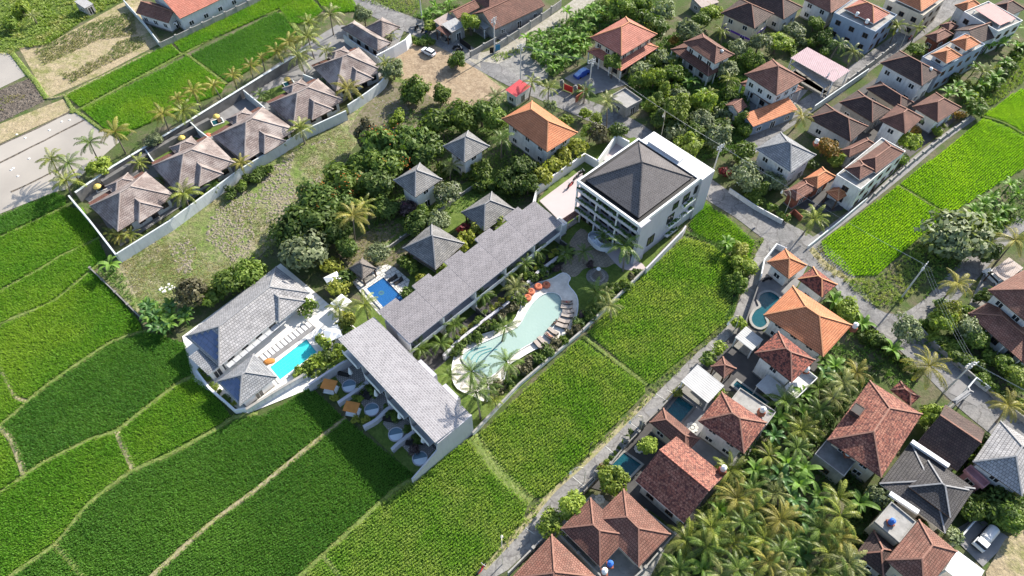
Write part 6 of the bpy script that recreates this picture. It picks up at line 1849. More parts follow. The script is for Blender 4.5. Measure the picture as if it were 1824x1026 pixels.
X['tarppale'] = plain('pale_blue_tarpaulin', (0.25, 0.38, 0.62), 0.5, 0.2, 2.0)
covered_car()
def tank_truck():
 c = W(1750, 962); r = thing('parked_truck', c, 'small white truck with a covered load parked at the bottom right yard', 'truck')
 r.rotation_euler = (0, 0, car_dir((1740, 976), (1764, 948)))
 m = MB(); m.box((0, 0, .45), (4.4, 1.7, .2)); m.build('chassis', X['black'], r)
 m = MB(); m.prism([(-2.2, -.85), (-.9, -.85), (-.9, .85), (-2.2, .85)], .66, 1.3); m.build('cab', X['carwhite'], r)
 m = MB(); m.prism([(-2.05, -.78), (-.95, -.78), (-.95, .78), (-2.05, .78)], 1.303, 1.8); m.build('cab_windows', X['glass'], r)
 m = MB(); m.prism([(-1.9, -.74), (-.95, -.74), (-.95, .74), (-1.9, .74)], 1.803, 1.9); m.build('cab_roof', X['carwhite'], r)
 m = MB(); m.tube([(-.7, 0, 1.25), (-.5, 0, 1.3), (1.9, 0, 1.3), (2.1, 0, 1.25)], [.55, .8, .8, .5], 14); m.build('load_cover', X['tankgrey'], r)
 for x in (-1.5, 1.3):
  for y in (-.75, .75):
   m = MB(); m.tube([(x, y - .12, .4), (x, y + .12, .4)], .4, 12); w = m.build('wheel', X['rubber'], r)
tank_truck()
def mk_bike(col):
 def f():
  r = thing('motorbike', (0, 0, 0), '', 'motorbike')
  for x in (-.62, .62):
   m = MB(); m.tube([(x, -.06, .28), (x, .06, .28)], .28, 10); m.build('wheel', X['rubber'], r)
  m = MB(); m.tube([(-.55, 0, .5), (-.2, 0, .45), (.2, 0, .5), (.5, 0, .75)], [.14, .2, .14, .1], 8); m.build('body', X[col], r)
  m = MB(); m.tube([(-.65, 0, .78), (-.2, 0, .74), (.1, 0, .72)], [.1, .14, .1], 8); m.build('saddle', X['rubber'], r)
  m = MB(); m.tube([(.48, -.35, 1.02), (.44, 0, .98), (.48, .35, 1.02)], .03, 6); m.build('handlebar', X['steel'], r)
  m = MB(); m.tube([(.66, 0, .3), (.46, 0, .95)], .05, 6); m.build('fork', X['steel'], r)
  return r
 return f
BR = Proto(mk_bike('redpaint')); BK = Proto(mk_bike('black')); BB = Proto(mk_bike('tankblue'))
BR.put(W(1016, 332, .44), .9, 'red motorbike parked on the mauve hotel plaza', None, 1.25)
BK.put(W(1024, 321, .44), 1.0, 'black motorbike behind the red one on the mauve plaza', None, 1.2)
BK.put(W(1035, 311, .44), .6, 'black motorbike nearest the hotel on the mauve plaza', None, 1.2)
for x, y, a, w, B in ((813, 87, .4, 'black motorbike standing alone on the road beside the round bush', BK), (818, 92, .5, 'dark motorbike nearest the round bush on the road', BK), (742, 52, 1.2, 'black motorbike at the roadside shrubs, left of the corner shop', BK), (755, 56, 1.0, 'black motorbike at the roadside nearest the corner shop', BK), (760, 58, 1.1, 'blue motorbike parked with the others left of the corner shop', BB), (800, 74, .3, 'dark motorbike at the black gate of the corner shop', BK), (1619, 71, .9, 'red motorbike on the village lane beside the palms', BR), (857, 1016, .9, 'red motorbike at the bottom end of the concrete lane', BR), (1366, 500, .3, 'black motorbike under the orange pavilion at the lane corner', BK)):
 B.put(W(x, y, .08), a, w)
# --- poles, lamps, wires
def mk_pole():
 r = thing('utility_pole', (0, 0, 0), '', 'utility pole')
 m = MB(); m.lathe((0, 0, 0), [(.17, 0), (.1, 10.0)], 8); m.build('pole', X['concretepale'], r)
 for z in (9.5, 8.9):
  m = MB(); m.box((0, 0, z), (1.9, .12, .12)); a = m.build('crossarm', X['steel'], r)
  for x in (-.85, -.3, .3, .85):
   m = MB(); m.lathe((x, 0, z + .12), [(.06, 0), (.09, .1), (.05, .25)], 6); m.build('insulator', X['purewhite'], a)
 m = MB(); m.lathe((.28, 0, 8.0), [(.2, 0), (.22, .1), (.22, .6), (.1, .7)], 8); m.build('transformer', X['steel'], r)
 return r
X['concretepale'] = plain('pale_concrete_pole', (0.52, 0.51, 0.49), 0.8, 0.15)
UP = Proto(mk_pole)
for x, y, a, w in ((881, 96, .9, 'tall concrete utility pole at the road junction by the red roofed house'), (927, 143, .5, 'concrete utility pole at the gravel yard beside the banana thicket'), (1605, 531, .8, 'leaning looking utility pole at the road bend below the lime rice'), (1265, 322, .6, 'utility pole behind the hotel on the lane corner'), (753, 45, .3, 'utility pole above the roadside shrubs left of the corner shop'), (1048, 170, .4, 'utility pole beside the palm near the blue covered car'), (1680, 700, .2, 'utility pole with many white insulators near the car park')):
 UP.put(W(x, y), a, w, 'concrete utility poles')
def wire(label, pts):
 r = thing('power_line', pts[0], label, 'power line'); b = Vector(pts[0])
 for dx in (-.5, 0, .5):
  path = []
  for p, q in zip(pts, pts[1:]):
   p, q = Vector(p), Vector(q)
   for k in range(8):
    t = k / 8; v = p.lerp(q, t); v.z -= 1.2 * 4 * t * (1 - t) * .5; path.append(v - b + Vector((dx, -dx, 0)))
  path.append(Vector(pts[-1]) - b + Vector((dx, -dx, 0)))
  m = MB(); m.tube(path, .01, 3, 0, False); m.build('cable', X['steel'], r)
def top(x, y, h=9.7): p = W(x, y); return Vector((p.x, p.y, h))
wire('power cables from the road bend pole to the car park pole', [top(1605, 531), top(1680, 700), Vector((top(1680, 700).x + 40, top(1680, 700).y - 30, 9.7))])
wire('power cables along the road from the hotel pole to the pole by the covered car', [top(1265, 322), top(1048, 170)])
wire('power cables between the junction pole and the gravel yard pole', [top(881, 96), top(927, 143), top(1048, 170)])
wire('power cables from the hotel pole to the road bend pole', [top(1265, 322), top(1605, 531)])
def mk_penjor():
 r = thing('bamboo_pole', (0, 0, 0), '', 'bamboo pole')
 path = [(0, 0, 0), (.05, 0, 2.5), (.15, 0, 4.5), (.6, 0, 6.0), (1.3, 0, 6.6), (2.0, 0, 6.3), (2.4, 0, 5.5)]
 m = MB(); m.tube(path, [.06, .06, .05, .045, .04, .03, .02], 6); m.build('pole', X['palepole'], r)
 m = MB()
 for k in range(9):
  t = k / 8; x = .5 + 1.9 * t; z = 5.9 + .75 * math.sin(PI * min(1, t * 1.15)) - .45 * t
  m.face([(x, -.12, z), (x, .12, z), (x + .05, .05, z - .6), (x + .05, -.05, z - .6)])
 m.build('streamers', X['palepole'], r)
 m = MB(); m.lathe((2.4, 0, 4.4), [(.05, 0), (.22, .2), (.2, .5), (.04, 1.1)], 8); m.build('tassel', X['whitedeck'], r)
 return r
X['palepole'] = plain('bleached_bamboo', (0.58, 0.53, 0.42), 0.8, 0.15)
PJ = Proto(mk_penjor)
for x, y, a, w in ((1481, 170, 2.6, 'curved bamboo pole with pale streamers beside the village lane'), (1037, 185, 0.4, 'curved bamboo pole beside the road at the palm'), (1140, 770, 3.4, 'curved bamboo pole over the concrete lane beside the narrow brown roof'), (1040, 860, 3.3, 'curved bamboo pole leaning over the concrete lane above the round tree'), (895, 1005, 1.6, 'curved bamboo pole at the lower end of the concrete lane'), (1305, 595, 3.6, 'curved bamboo pole at the bend of the concrete lane'), (1176, 250, 1.5, 'curved bamboo pole on the road behind the hotel'), (1600, 92, 2.5, 'curved bamboo pole by the white two-storey house on the lane'), (1396, 385, 2.2, 'curved bamboo pole beside the temple yard')):
 PJ.put(W(x, y, .08), a, w, 'curved bamboo festival poles')
def mk_lamp():
 r = thing('street_lamp', (0, 0, 0), '', 'street lamp')
 m = MB(); m.lathe((0, 0, 0), [(.07, 0), (.05, 4.0)], 8); m.build('post', X['black'], r)
 m = MB(); m.box((.3, 0, 3.95), (.7, .12, .08)); m.build('lamp_head', X['black'], r)
 return r
LP_ = Proto(mk_lamp)
LP_.put(W(1048, 812, .08), 1.0, 'thin black lamp post at the field edge of the concrete lane')
def gate_pillar(px, label):
 r = thing('gate_pillar', W(px[0], px[1], .05), label, 'gate pillar')
 m = MB(); m.box((0, 0, 0), (.7, .7, 1.8)); m.build('shaft', X['stone'], r)
 m = MB(); m.box((0, 0, 1.8), (1.0, 1.0, .18)); m.box((0, 0, 1.98), (.75, .75, .2)); m.box((0, 0, 2.18), (.45, .45, .35)); m.build('stepped_cap', X['stone'], r)
for px, w in (((1142, 762), 'carved stone gate pillar beside the narrow brown roof'), ((1113, 792), 'carved stone gate pillar at the yard of the red gabled house'), ((1062, 852), 'carved stone gate pillar beside the dark teal pool'), ((1000, 158), 'brick gate pillar left of the red gate of the tarpaulin car yard'), ((1024, 168), 'brick gate pillar right of the red gate of the tarpaulin car yard'), ((1403, 358), 'carved white pillar at the front of the temple yard')):
 gate_pillar(px, w)
r_ = thing('yard_gate', W(1012, 163, .05), 'red double gate of the tarpaulin car yard', 'gate'); r_.rotation_euler = (0, 0, car_dir((1000, 158), (1024, 168)))
for k in range(8):
 m = MB(); m.box((-1.05 + .3 * k, 0, .1), (.27, .06, 1.6)); m.build('plank', X['redpaint'], r_)
r_ = thing('yard_gate', W(829, 84, .05), 'black sliding gate of the corner shop', 'gate'); r_.rotation_euler = (0, 0, car_dir((812, 72), (838, 90)))
for k in range(12):
 m = MB(); m.box((-2.0 + .36 * k, 0, .1), (.33, .06, 1.6)); m.build('plank', X['black'], r_)
# --- signs at the junction
def board(px, w, h, z, mat, label, ang):
 c = W(*px); r = thing('sign_board', c, label, 'sign'); r.rotation_euler = (0, 0, ang)
 m = MB(); m.box((0, 0, z), (w, .06, h)); m.build('board', X[mat], r)
 for x in (-w * .35, w * .35):
  m = MB(); m.box((x, .06, 0), (.08, .05, z + h * .9)); m.build('leg', X['steel'], r)
X['signblue'] = plain('blue_sign', (0.03, 0.18, 0.33), 0.5, 0.15)
board((886, 93), 1.5, 1.6, .5, 'signblue', 'blue notice board beside the utility pole at the junction', .4)
board((876, 97), 1.0, 1.6, .4, 'black', 'dark notice board left of the utility pole at the junction', .2)
# --- water tanks
for px, z, w, mt, st in (((1518, 588), 4.6, 'white tank on a brick stand at the corner of the big orange house', 'tankwhite', 1.0), ((1354, 738), 3.6, 'white capped tank on a red stand behind the speckled red house', 'tankwhite', 1.2), ((1285, 841), 4.6, 'white capped tank on the bright slope of the red gabled house', 'tankwhite', 1.0), ((1508, 811), 3.5, 'white tank on the dark flat roof by the mottled house', 'tankwhite', .5), ((1585, 932), 4.5, 'blue and white tank on the concrete terrace', 'tankblue', .3), ((1086, 1007), 4.2, 'round blue tank with a white band beside the brown double roof', 'tankblue', .3), ((1076, 1020), 4.2, 'white tank next to the round blue tank', 'tankwhite', .3), ((1434, 662), 4.6, 'white tank at the corner of the mottled balcony house', 'tankwhite', .4), ((1525, 30), 6.4, 'white box tank on the terrace of the blue grey house', 'tankwhite', .3), ((1452, 258), 3.8, 'white tank between the slate roof and the dark gabled house', 'tankwhite', .6), ((1543, 42), 6.4, 'small white tank at the near edge of the blue grey terrace', 'tankwhite', .2), ((1655, 128), 6.6, 'white satellite dish stand beside the dark roofed white house', 'tankwhite', .2), ((1284, 97), 6.2, 'dark tank on the balcony of the brown two-tiered house', 'tankgrey', .3)):
 water_tank(px, z, w, mt, .42, .95, st)
# --- village walls
for lab, px, h, mt in (
 ('grey wall with blue mural along the gravel road', [(884, 78), (925, 52), (965, 25), (1000, 0)], 2.2, 'concrete'),
 ('low grey wall from the black gate to the junction', [(838, 92), (862, 78), (884, 66)], 1.6, 'concrete'),
 ('grey compound wall along the rice below the long salmon building', [(284, 76), (340, 50), (400, 22), (462, -8)], 1.8, 'concrete'),
 ('white wall on the plot side of the long salmon building', [(220, 0), (252, 35), (284, 76)], 1.6, 'palewall'),
 ('brick wall of the tarpaulin car yard', [(1026, 172), (1046, 158), (1030, 150)], 1.8, 'brickred'),
 ('white wall along the village lane opposite the pink roof', [(1452, 188), (1500, 155), (1548, 122)], 1.8, 'palewall'),
 ('grey wall of the lane beside the blue grey house', [(1512, 140), (1560, 105), (1598, 75)], 1.8, 'concrete'),
 ('grey retaining wall along the field path and row house', [(1558, 345), (1614, 296), (1660, 258), (1728, 208)], 1.2, 'concrete'),
 ('white wall at the left of the row house along the path', [(1440, 438), (1500, 390), (1545, 352)], 1.0, 'palewall'),
 ('white curved wall round the orange pavilion at the lane corner', [(1356, 492), (1362, 462), (1384, 434), (1402, 442)], 1.5, 'purewhite'),
 ('dark wall along the lane beside the kidney pool', [(1354, 500), (1340, 540), (1328, 575)], 1.4, 'darkconc'),
 ('stone wall with planting beside the lane at the teal pool', [(1210, 690), (1175, 728), (1150, 752)], 1.4, 'stone'),
 ('stone wall beside the lane at the red gabled house', [(1138, 768), (1112, 795)], 1.6, 'stone'),
 ('stone wall between the lane and the pool with round trees', [(1112, 795), (1088, 825), (1062, 852), (1040, 875)], 1.3, 'stone'),
 ('grey wall at the side of the brown double roof', [(1104, 876), (1150, 910), (1202, 950), (1150, 1010), (1128, 1030)], 2.2, 'concrete'),
 ('grey wall between the two lowest brown houses', [(987, 942), (1030, 985), (1075, 1030)], 2.2, 'concrete'),
 ('pale wall along the lower lane beside the bottom house', [(985, 940), (950, 975), (905, 1020)], 1.6, 'concrete'),
 ('white wall across the drive at the car park', [(1725, 690), (1740, 672), (1765, 690)], 1.6, 'palewall'),
 ('grey concrete wall along the road below the pale tree', [(1630, 570), (1665, 610), (1720, 655), (1790, 715), (1860, 770)], 1.2, 'concrete'),
 ('hedge topped low wall behind the big orange house', [(1530, 555), (1575, 600), (1620, 650)], 1.0, 'darkconc'),
 ('wall of the truck yard at the bottom right', [(1700, 970), (1735, 930), (1745, 922)], 1.6, 'white'),
 ('dark retaining wall at the end of the open lot', [(160, 477), (205, 520), (250, 565)], .8, 'stone'),
 ('garden wall behind the guest pavilions', [(690, 440), (760, 390), (820, 345), (850, 325)], 1.0, 'concrete'),
 ('white wall at the front of the slate roofed house', [(1300, 335), (1345, 365), (1395, 392)], 1.2, 'white'),
 ('red brick wall of the temple yard', [(1400, 385), (1415, 372), (1430, 386)], 1.4, 'brickred'),
):
 wall_run(lab, px, h, .22, mt, posts_every=3.0 if mt in ('stone', 'concrete') else None)
def ac_units():
 for i, x in enumerate((313, 326, 343, 361, 392, 414)):
  y = 52 - (x - 313) * .44
  p = W(x, y - 8, 2.0)
  r = thing('air_conditioner', p, '%s air conditioner from the left on the grey wall of the salmon building' % ('first', 'second', 'third', 'fourth', 'fifth', 'sixth')[i], 'air conditioner', 'air conditioners on the grey wall')
  r.rotation_euler = (0, 0, .47)
  m = MB(); m.box((0, 0, 0), (.85, .35, .6)); m.build('casing', X['purewhite'], r)
  m = MB(); m.tube([(-.12, -.18, .3), (-.12, -.2, .3)], .22, 10); m.build('fan_grille', X['rubber'], r)
ac_units()
def mandala(px, rad, label):
 r = thing('pebble_mosaic', W(px[0], px[1], .1), label, 'mosaic'); r.location.z = .2
 for k in range(8):
  a = PI / 4 * k; m = MB(); m.lathe((rad * .62 * math.cos(a), rad * .62 * math.sin(a), 0), [(rad * .3, 0), (rad * .26, .04)], 8); m.build('pebble_ring', X['joint'], r)
 m = MB(); m.lathe((0, 0, 0), [(rad * .3, 0), (rad * .26, .05)], 10); m.build('centre_stone', X['joint'], r)
mandala((1138, 800), .9, 'white flower shaped pebble mosaic beside the round topiary tree')
mandala((1068, 890), .9, 'round pebble mosaic in the dark yard above the brown double roof')
mandala((1233, 762), 1.1, 'white pebble ornament beside the dark teal pool terrace')
# --- bathers
def skin_body(name, V, E, rad, mat):
 me = bpy.data.meshes.new(name); me.from_pydata(V, E, [])
 o = bpy.data.objects.new(name, me); COL.objects.link(o)
 o.modifiers.new('skin', 'SKIN')
 lay = me.skin_vertices if me.skin_vertices else None
 if not me.skin_vertices: return o
 for v, r in zip(me.skin_vertices[0].data, rad): v.radius = (r, r)
 me.skin_vertices[0].data[0].use_root = True
 o.modifiers.new('sub', 'SUBSURF').levels = 1; o.modifiers['sub'].render_levels = 1
 me.materials.append(mat)
 return o
def bather(p, rz, label, pose, suit):
 r = thing('person', p, label, 'person'); r.rotation_euler = (0, 0, rz)
 if pose == 'lie':   # head towards +y, on a raised backrest
  V = [(0, -.05, .52), (0, .2, .56), (0, .42, .68), (0, .55, .78), (0, .68, .88), (-.1, -.1, .5), (-.12, -.5, .56), (-.12, -.9, .48), (-.12, -.98, .56), (.1, -.1, .5), (.12, -.5, .54), (.13, -.9, .48), (.13, -.98, .56), (-.2, .42, .66), (-.3, .2, .56), (-.26, .0, .5), (.2, .42, .66), (.3, .2, .56), (.26, .0, .5)]
 else:               # seated on the edge, legs down
  V = [(0, 0, .12), (0, .02, .3), (0, .02, .5), (0, 0, .62), (0, -.02, .76), (-.09, -.05, .1), (-.1, -.45, .12), (-.1, -.5, -.1), (-.1, -.58, -.12), (.09, -.05, .1), (.11, -.45, .12), (.11, -.5, -.1), (.11, -.58, -.12), (-.19, .02, .52), (-.26, .08, .3), (-.24, .1, .08), (.19, .02, .52), (.26, .08, .3), (.24, .1, .08)]
 E = [(0, 1), (1, 2), (2, 3), (3, 4), (0, 5), (5, 6), (6, 7), (7, 8), (0, 9), (9, 10), (10, 11), (11, 12), (2, 13), (13, 14), (14, 15), (2, 16), (16, 17), (17, 18)]
 rad = [.13, .13, .15, .06, .1, .1, .07, .045, .04, .1, .07, .045, .04, .06, .045, .035, .06, .045, .035]
 b = skin_body('body', V, E, rad, X['skin']); b.parent = r
 h = Vector(V[4]); m = MB(); m.lathe((h.x, h.y + .03, h.z - .02), [(.08, -.06), (.12, .02), (.1, .1), (.03, .13)], 10); m.build('hair', X['hair'], r)
 q = Vector(V[0]); m = MB(); m.lathe((q.x, q.y, q.z), [(.16, -.11), (.18, 0), (.16, .1)], 10); m.build('swimwear', X[suit], r)
bather(W(1010, 541, zd + .0), math.radians(-98), 'bather in red reclining on the first lounger of the lagoon deck', 'lie', 'redpaint')
bather(W(979, 601, zd), math.radians(-138), 'bather reclining on a lounger near the palm end of the lagoon', 'lie', 'coral')
bather(W(987, 577, zdeck + .22), math.radians(-60), 'bather sitting on the lagoon edge below the sixth lounger', 'sit', 'black')
bather(W(990.5, 573, zdeck + .22), math.radians(-60), 'dark haired bather sitting beside another on the lagoon edge', 'sit', 'whitecloth')
# ------------------------------------------------------------------ plants
def crown_mesh(name, seed, n_cl, n_leaf, leaf, flat=0.8, cl_r=0.36, hollow=0.45, tall=False):
 """unit crown (radius 1): leaf quads in uneven clumps"""
 r = np.random.default_rng(seed)
 d = r.normal(size=(n_cl, 3)); d /= np.linalg.norm(d, axis=1)[:, None]
 d[:, 2] = np.abs(d[:, 2]) * 1.0 - 0.35 * r.uniform(0, 1, n_cl)
 rad = r.uniform(hollow, 0.86, n_cl) * r.uniform(.8, 1.12, n_cl)
 lb = r.normal(size=(4, 3)); lb /= np.linalg.norm(lb, axis=1)[:, None]
 rad *= .72 + .42 * np.clip((d @ lb.T).max(1), 0, 1) ** 2
 C = d * rad[:, None] * np.array([1, 1, flat])
 if tall:
  C[:, 2] = r.uniform(-.95, 1, n_cl); k = (1 - np.abs(C[:, 2]) ** 2.2) * .8
  C[:, 0] *= k; C[:, 1] *= k
 crad = cl_r * r.uniform(.55, 1.3, n_cl)
 N = n_cl * n_leaf
 c = np.repeat(C, n_leaf, 0); cr = np.repeat(crad, n_leaf)
 q = r.normal(size=(N, 3)); q /= np.linalg.norm(q, axis=1)[:, None]
 p = c + q * (cr * r.uniform(.45, 1.05, N) ** .6)[:, None] * np.array([1, 1, .8])
 nrm = q * .8 + p * .4 + r.normal(size=(N, 3)) * .45 + np.array([0, 0, .35])
 nrm /= np.linalg.norm(nrm, axis=1)[:, None]
 t = np.cross(nrm, r.normal(size=(N, 3))); t /= np.linalg.norm(t, axis=1)[:, None]
 b = np.cross(nrm, t)
 s = leaf * r.uniform(.6, 1.35, N)
 V = np.empty((N, 4, 3))
 V[:, 0] = p - t * (s)[:, None]; V[:, 1] = p + b * (s * .5)[:, None] + nrm * (s * .12)[:, None]; V[:, 2] = p + t * (s)[:, None]; V[:, 3] = p - b * (s * .5)[:, None] + nrm * (s * .12)[:, None]
 F = (np.arange(N) * 4)[:, None] + np.array([[0, 3, 2, 1]])
 o = np_mesh(name, V.reshape(-1, 3), F, X['l_green'])
 me = o.data; bpy.data.objects.remove(o)
 return me, C
CROWN = {
 'tree': [crown_mesh('tree_crown', 10 + i, 34, 80, .105, .8) for i in range(3)],
 'loose': [crown_mesh('loose_crown', 20 + i, 30, 62, .10, .7, .34, .5) for i in range(3)],
 'shrub': [crown_mesh('shrub_crown', 30 + i, 14, 46, .17, .8, .42, .3) for i in range(3)],
 'column': [crown_mesh('column_crown', 40 + i, 34, 60, .10, 1, .3, .3, True) for i in range(2)],
 'pale': [crown_mesh('umbrella_crown', 50 + i, 26, 70, .11, .5, .34, .6) for i in range(2)],
}
def trunk_mesh(name, C, h, r0):
 m = MB()
 m.tube([(0, 0, 0), (.03 * h, .02 * h, .5 * h), (0, 0, h)], [r0, r0 * .75, r0 * .6], 7)
 return m
TRUNK = {}
def tree(kind, px, rad, h, mat, label, cat='tree', name=None, flowers=None, group=None, squash=1.0):
 """h = height of the crown centre; rad = crown radius in metres"""
 p = W(px[0], px[1], h); base = Vector((p.x, p.y, 0))
 i = int(px[0] * 7 + px[1] * 3) % len(CROWN[kind])
 me, C = CROWN[kind][i]
 rz = random.uniform(0, 2 * PI)
 o = thing(name or ('shrub' if cat == 'shrub' else 'broadleaf_tree'), base, label, cat, group)
 c = inst('crown', me, o, (0, 0, h), (random.uniform(-.12, .12), random.uniform(-.12, .12), rz), (rad * random.uniform(.9, 1.25), rad * random.uniform(.9, 1.25), rad * squash * random.uniform(.85, 1.2)))
 c.material_slots[0].link = 'OBJECT'; c.material_slots[0].material = X[mat]
 k = (kind, i)
 if k not in TRUNK:
  m = MB(); m.tube([(0, 0, -1), (.03, .02, -.5), (0, 0, 0)], [.07, .055, .045], 6)
  for q in C[::4]:
   m.tube([(0, 0, -.35 + .1 * random.random()), tuple(q * .5 + np.array([0, 0, -.08])), tuple(q * .95)], [.04, .025, .012], 4, 0, False)
  TRUNK[k] = m.mesh('trunk', X['bark'], uv=False)
 t = inst('trunk', TRUNK[k], o, (0, 0, h), (0, 0, rz), (rad, rad, h if h > 1 else 1))
 t.scale = (rad, rad, max(h, .3))
 if flowers:
  mb = bpy.data.meshes.new('blossom'); V = []; F = []
  for q in C:
   if random.random() < .22 and q[2] > .1:
    qn = q / (np.linalg.norm(q) + 1e-6)
    for _ in range(16):
     w = q + qn * .34 + np.random.default_rng(len(V)).normal(size=3) * .12
     s = .02; a = len(V)
     V += [tuple(w + np.array(z) * s) for z in ((-1, -.6, 0), (1, -.6, .1), (1, .6, 0), (-1, .6, .1))]; F.append((a, a + 1, a + 2, a + 3))
  mb.from_pydata(V, [], F); mb.materials.append(X[flowers])
  f = inst('blossom', mb, o, (0, 0, h), c.rotation_euler, c.scale)
 return o

# ---- palm fronds
def frond_mesh(seed, L=3.0, rise=.35, droop=1.5, nl=24, wid=.085, ll=.58):
 r = random.Random(seed); m = MB(); pts = []; ang = rise
 p = Vector((0, 0, 0)); n = 9
 for k in range(n + 1):
  pts.append(p.copy())
  a = rise - droop * (k / n) ** 1.4
  p = p + Vector((math.cos(a), 0, math.sin(a))) * (L / n)
 m.tube(pts, [.05 * (1 - .8 * k / n) + .012 for k in range(n + 1)], 3, 0, False)
 for s in (-1, 1):
  for k in range(nl):
   t = .12 + .86 * k / (nl - 1); q = t * n; i = min(int(q), n - 1)
   b = pts[i].lerp(pts[i + 1], q - i); d = (pts[i + 1] - pts[i]).normalized()
   up = Vector((-d.z, 0, d.x)); side = Vector((0, s, 0))
   l = ll * math.sin(PI * (.16 + .8 * t)) ** .7 * r.uniform(.85, 1.12)
   dirv = (side * .82 + d * .55 - up * r.uniform(.12, .45)).normalized()
   w = d * (wid * .5)
   mid = b + dirv * l * .55; tip = b + dirv * l - Vector((0, 0, l * r.uniform(.1, .3)))
   m.face([b - w * .5, b + w * .5, mid + w, mid - w]); m.face([mid - w, mid + w, tip])
 return m.mesh('palm_frond', X['p_green'], uv=False)
FROND = [frond_mesh(1, 3.1, .95, 1.5), frond_mesh(2, 3.4, .55, 1.6), frond_mesh(3, 3.3, .15, 1.4), frond_mesh(4, 2.9, -.35, 1.1)]
PTRUNK = {}
def palm(px, h, scale, mat, label, group=None, nf=15, name='palm_tree', cat='palm', lean=None, dead=0):
 p = W(px[0], px[1], h); base = Vector((p.x, p.y, 0))
 lean = (random.uniform(-.8, .8), random.uniform(-.8, .8)) if lean is None else lean
 if h < 2: lean = (0, 0)
 root_p = base - Vector((lean[0], lean[1], 0))
 o = thing(name, root_p, label, cat, group)
 m = MB(); L = Vector((lean[0], lean[1], 0))
 m.tube([(0, 0, 0), tuple(L * .25 + Vector((0, 0, h * .3))), tuple(L * .6 + Vector((0, 0, h * .65))), tuple(L + Vector((0, 0, h)))], [.2, .15, .13, .12], 7)
 m.build('trunk', X['palmbark'], o)
 top_ = L + Vector((0, 0, h))
 a0 = random.uniform(0, 2 * PI)
 for k in range(nf):
  t = k / nf
  f = FROND[0 if t < .25 else 1 if t < .55 else 2 if t < .85 else 3]
  e = inst('frond', f, o, top_, (random.uniform(-.25, .25), random.uniform(-.12, .12), a0 + k * 2.39996 + random.uniform(-.2, .2)), scale * random.uniform(.85, 1.12))
  mt = mat if not (dead and k >= nf - dead) else 'l_brown'
  if mt != 'p_green':
   e.material_slots[0].link = 'OBJECT'; e.material_slots[0].material = X[mt]
 return o

# ---- banana plants
def banana_leaf(seed, L=2.0, rise=1.1, droop=1.9, w=.3):
 m = MB(); n = 7; p = Vector((0, 0, 0)); C = []
 for k in range(n + 1):
  t = k / n; C.append((p.copy(), w * (math.sin(PI * min(1, .12 + .86 * t)) ** .6 if t < 1 else 0.02)))
  a = rise - droop * t ** 1.3; p = p + Vector((math.cos(a), 0, math.sin(a))) * (L / n)
 rows = []
 for q, ww in C: rows.append([m.vert(q + Vector((0, -ww, ww * .25))), m.vert(q), m.vert(q + Vector((0, ww, ww * .25)))])
 for a, b in zip(rows, rows[1:]):
  for k in range(2): m.f.append((a[k], b[k], b[k + 1], a[k + 1])); m.m.append(0)
 return m.mesh('banana_leaf', X['banana'], uv=False)
BLEAF = [banana_leaf(1), banana_leaf(2, 2.2, .8, 1.6, .33), banana_leaf(3, 1.9, .45, 1.4, .3)]
BSTEM = None
def banana(px, h, scale, label, group=None, mat='banana', nl=8, name='banana_plant', cat='banana plant'):
 global BSTEM
 p = W(px[0], px[1], h); o = thing(name, Vector((p.x, p.y, 0)), label, cat, group)
 if BSTEM is None:
  m = MB(); m.tube([(0, 0, 0), (0, 0, 1)], [.14, .1], 6); BSTEM = m.mesh('banana_stem', X['banana_dk'], uv=False)
 inst('stem', BSTEM, o, (0, 0, 0), (0, 0, 0), (1, 1, h))
 a0 = random.uniform(0, 2 * PI)
 for k in range(nl):
  e = inst('leaf', BLEAF[min(2, int(3 * k / nl))], o, (0, 0, h), (random.uniform(-.3, .3), random.uniform(-.1, .1), a0 + k * 2.39996), scale * random.uniform(.8, 1.15))
  if mat != 'banana': e.material_slots[0].link = 'OBJECT'; e.material_slots[0].material = X[mat]
 return o

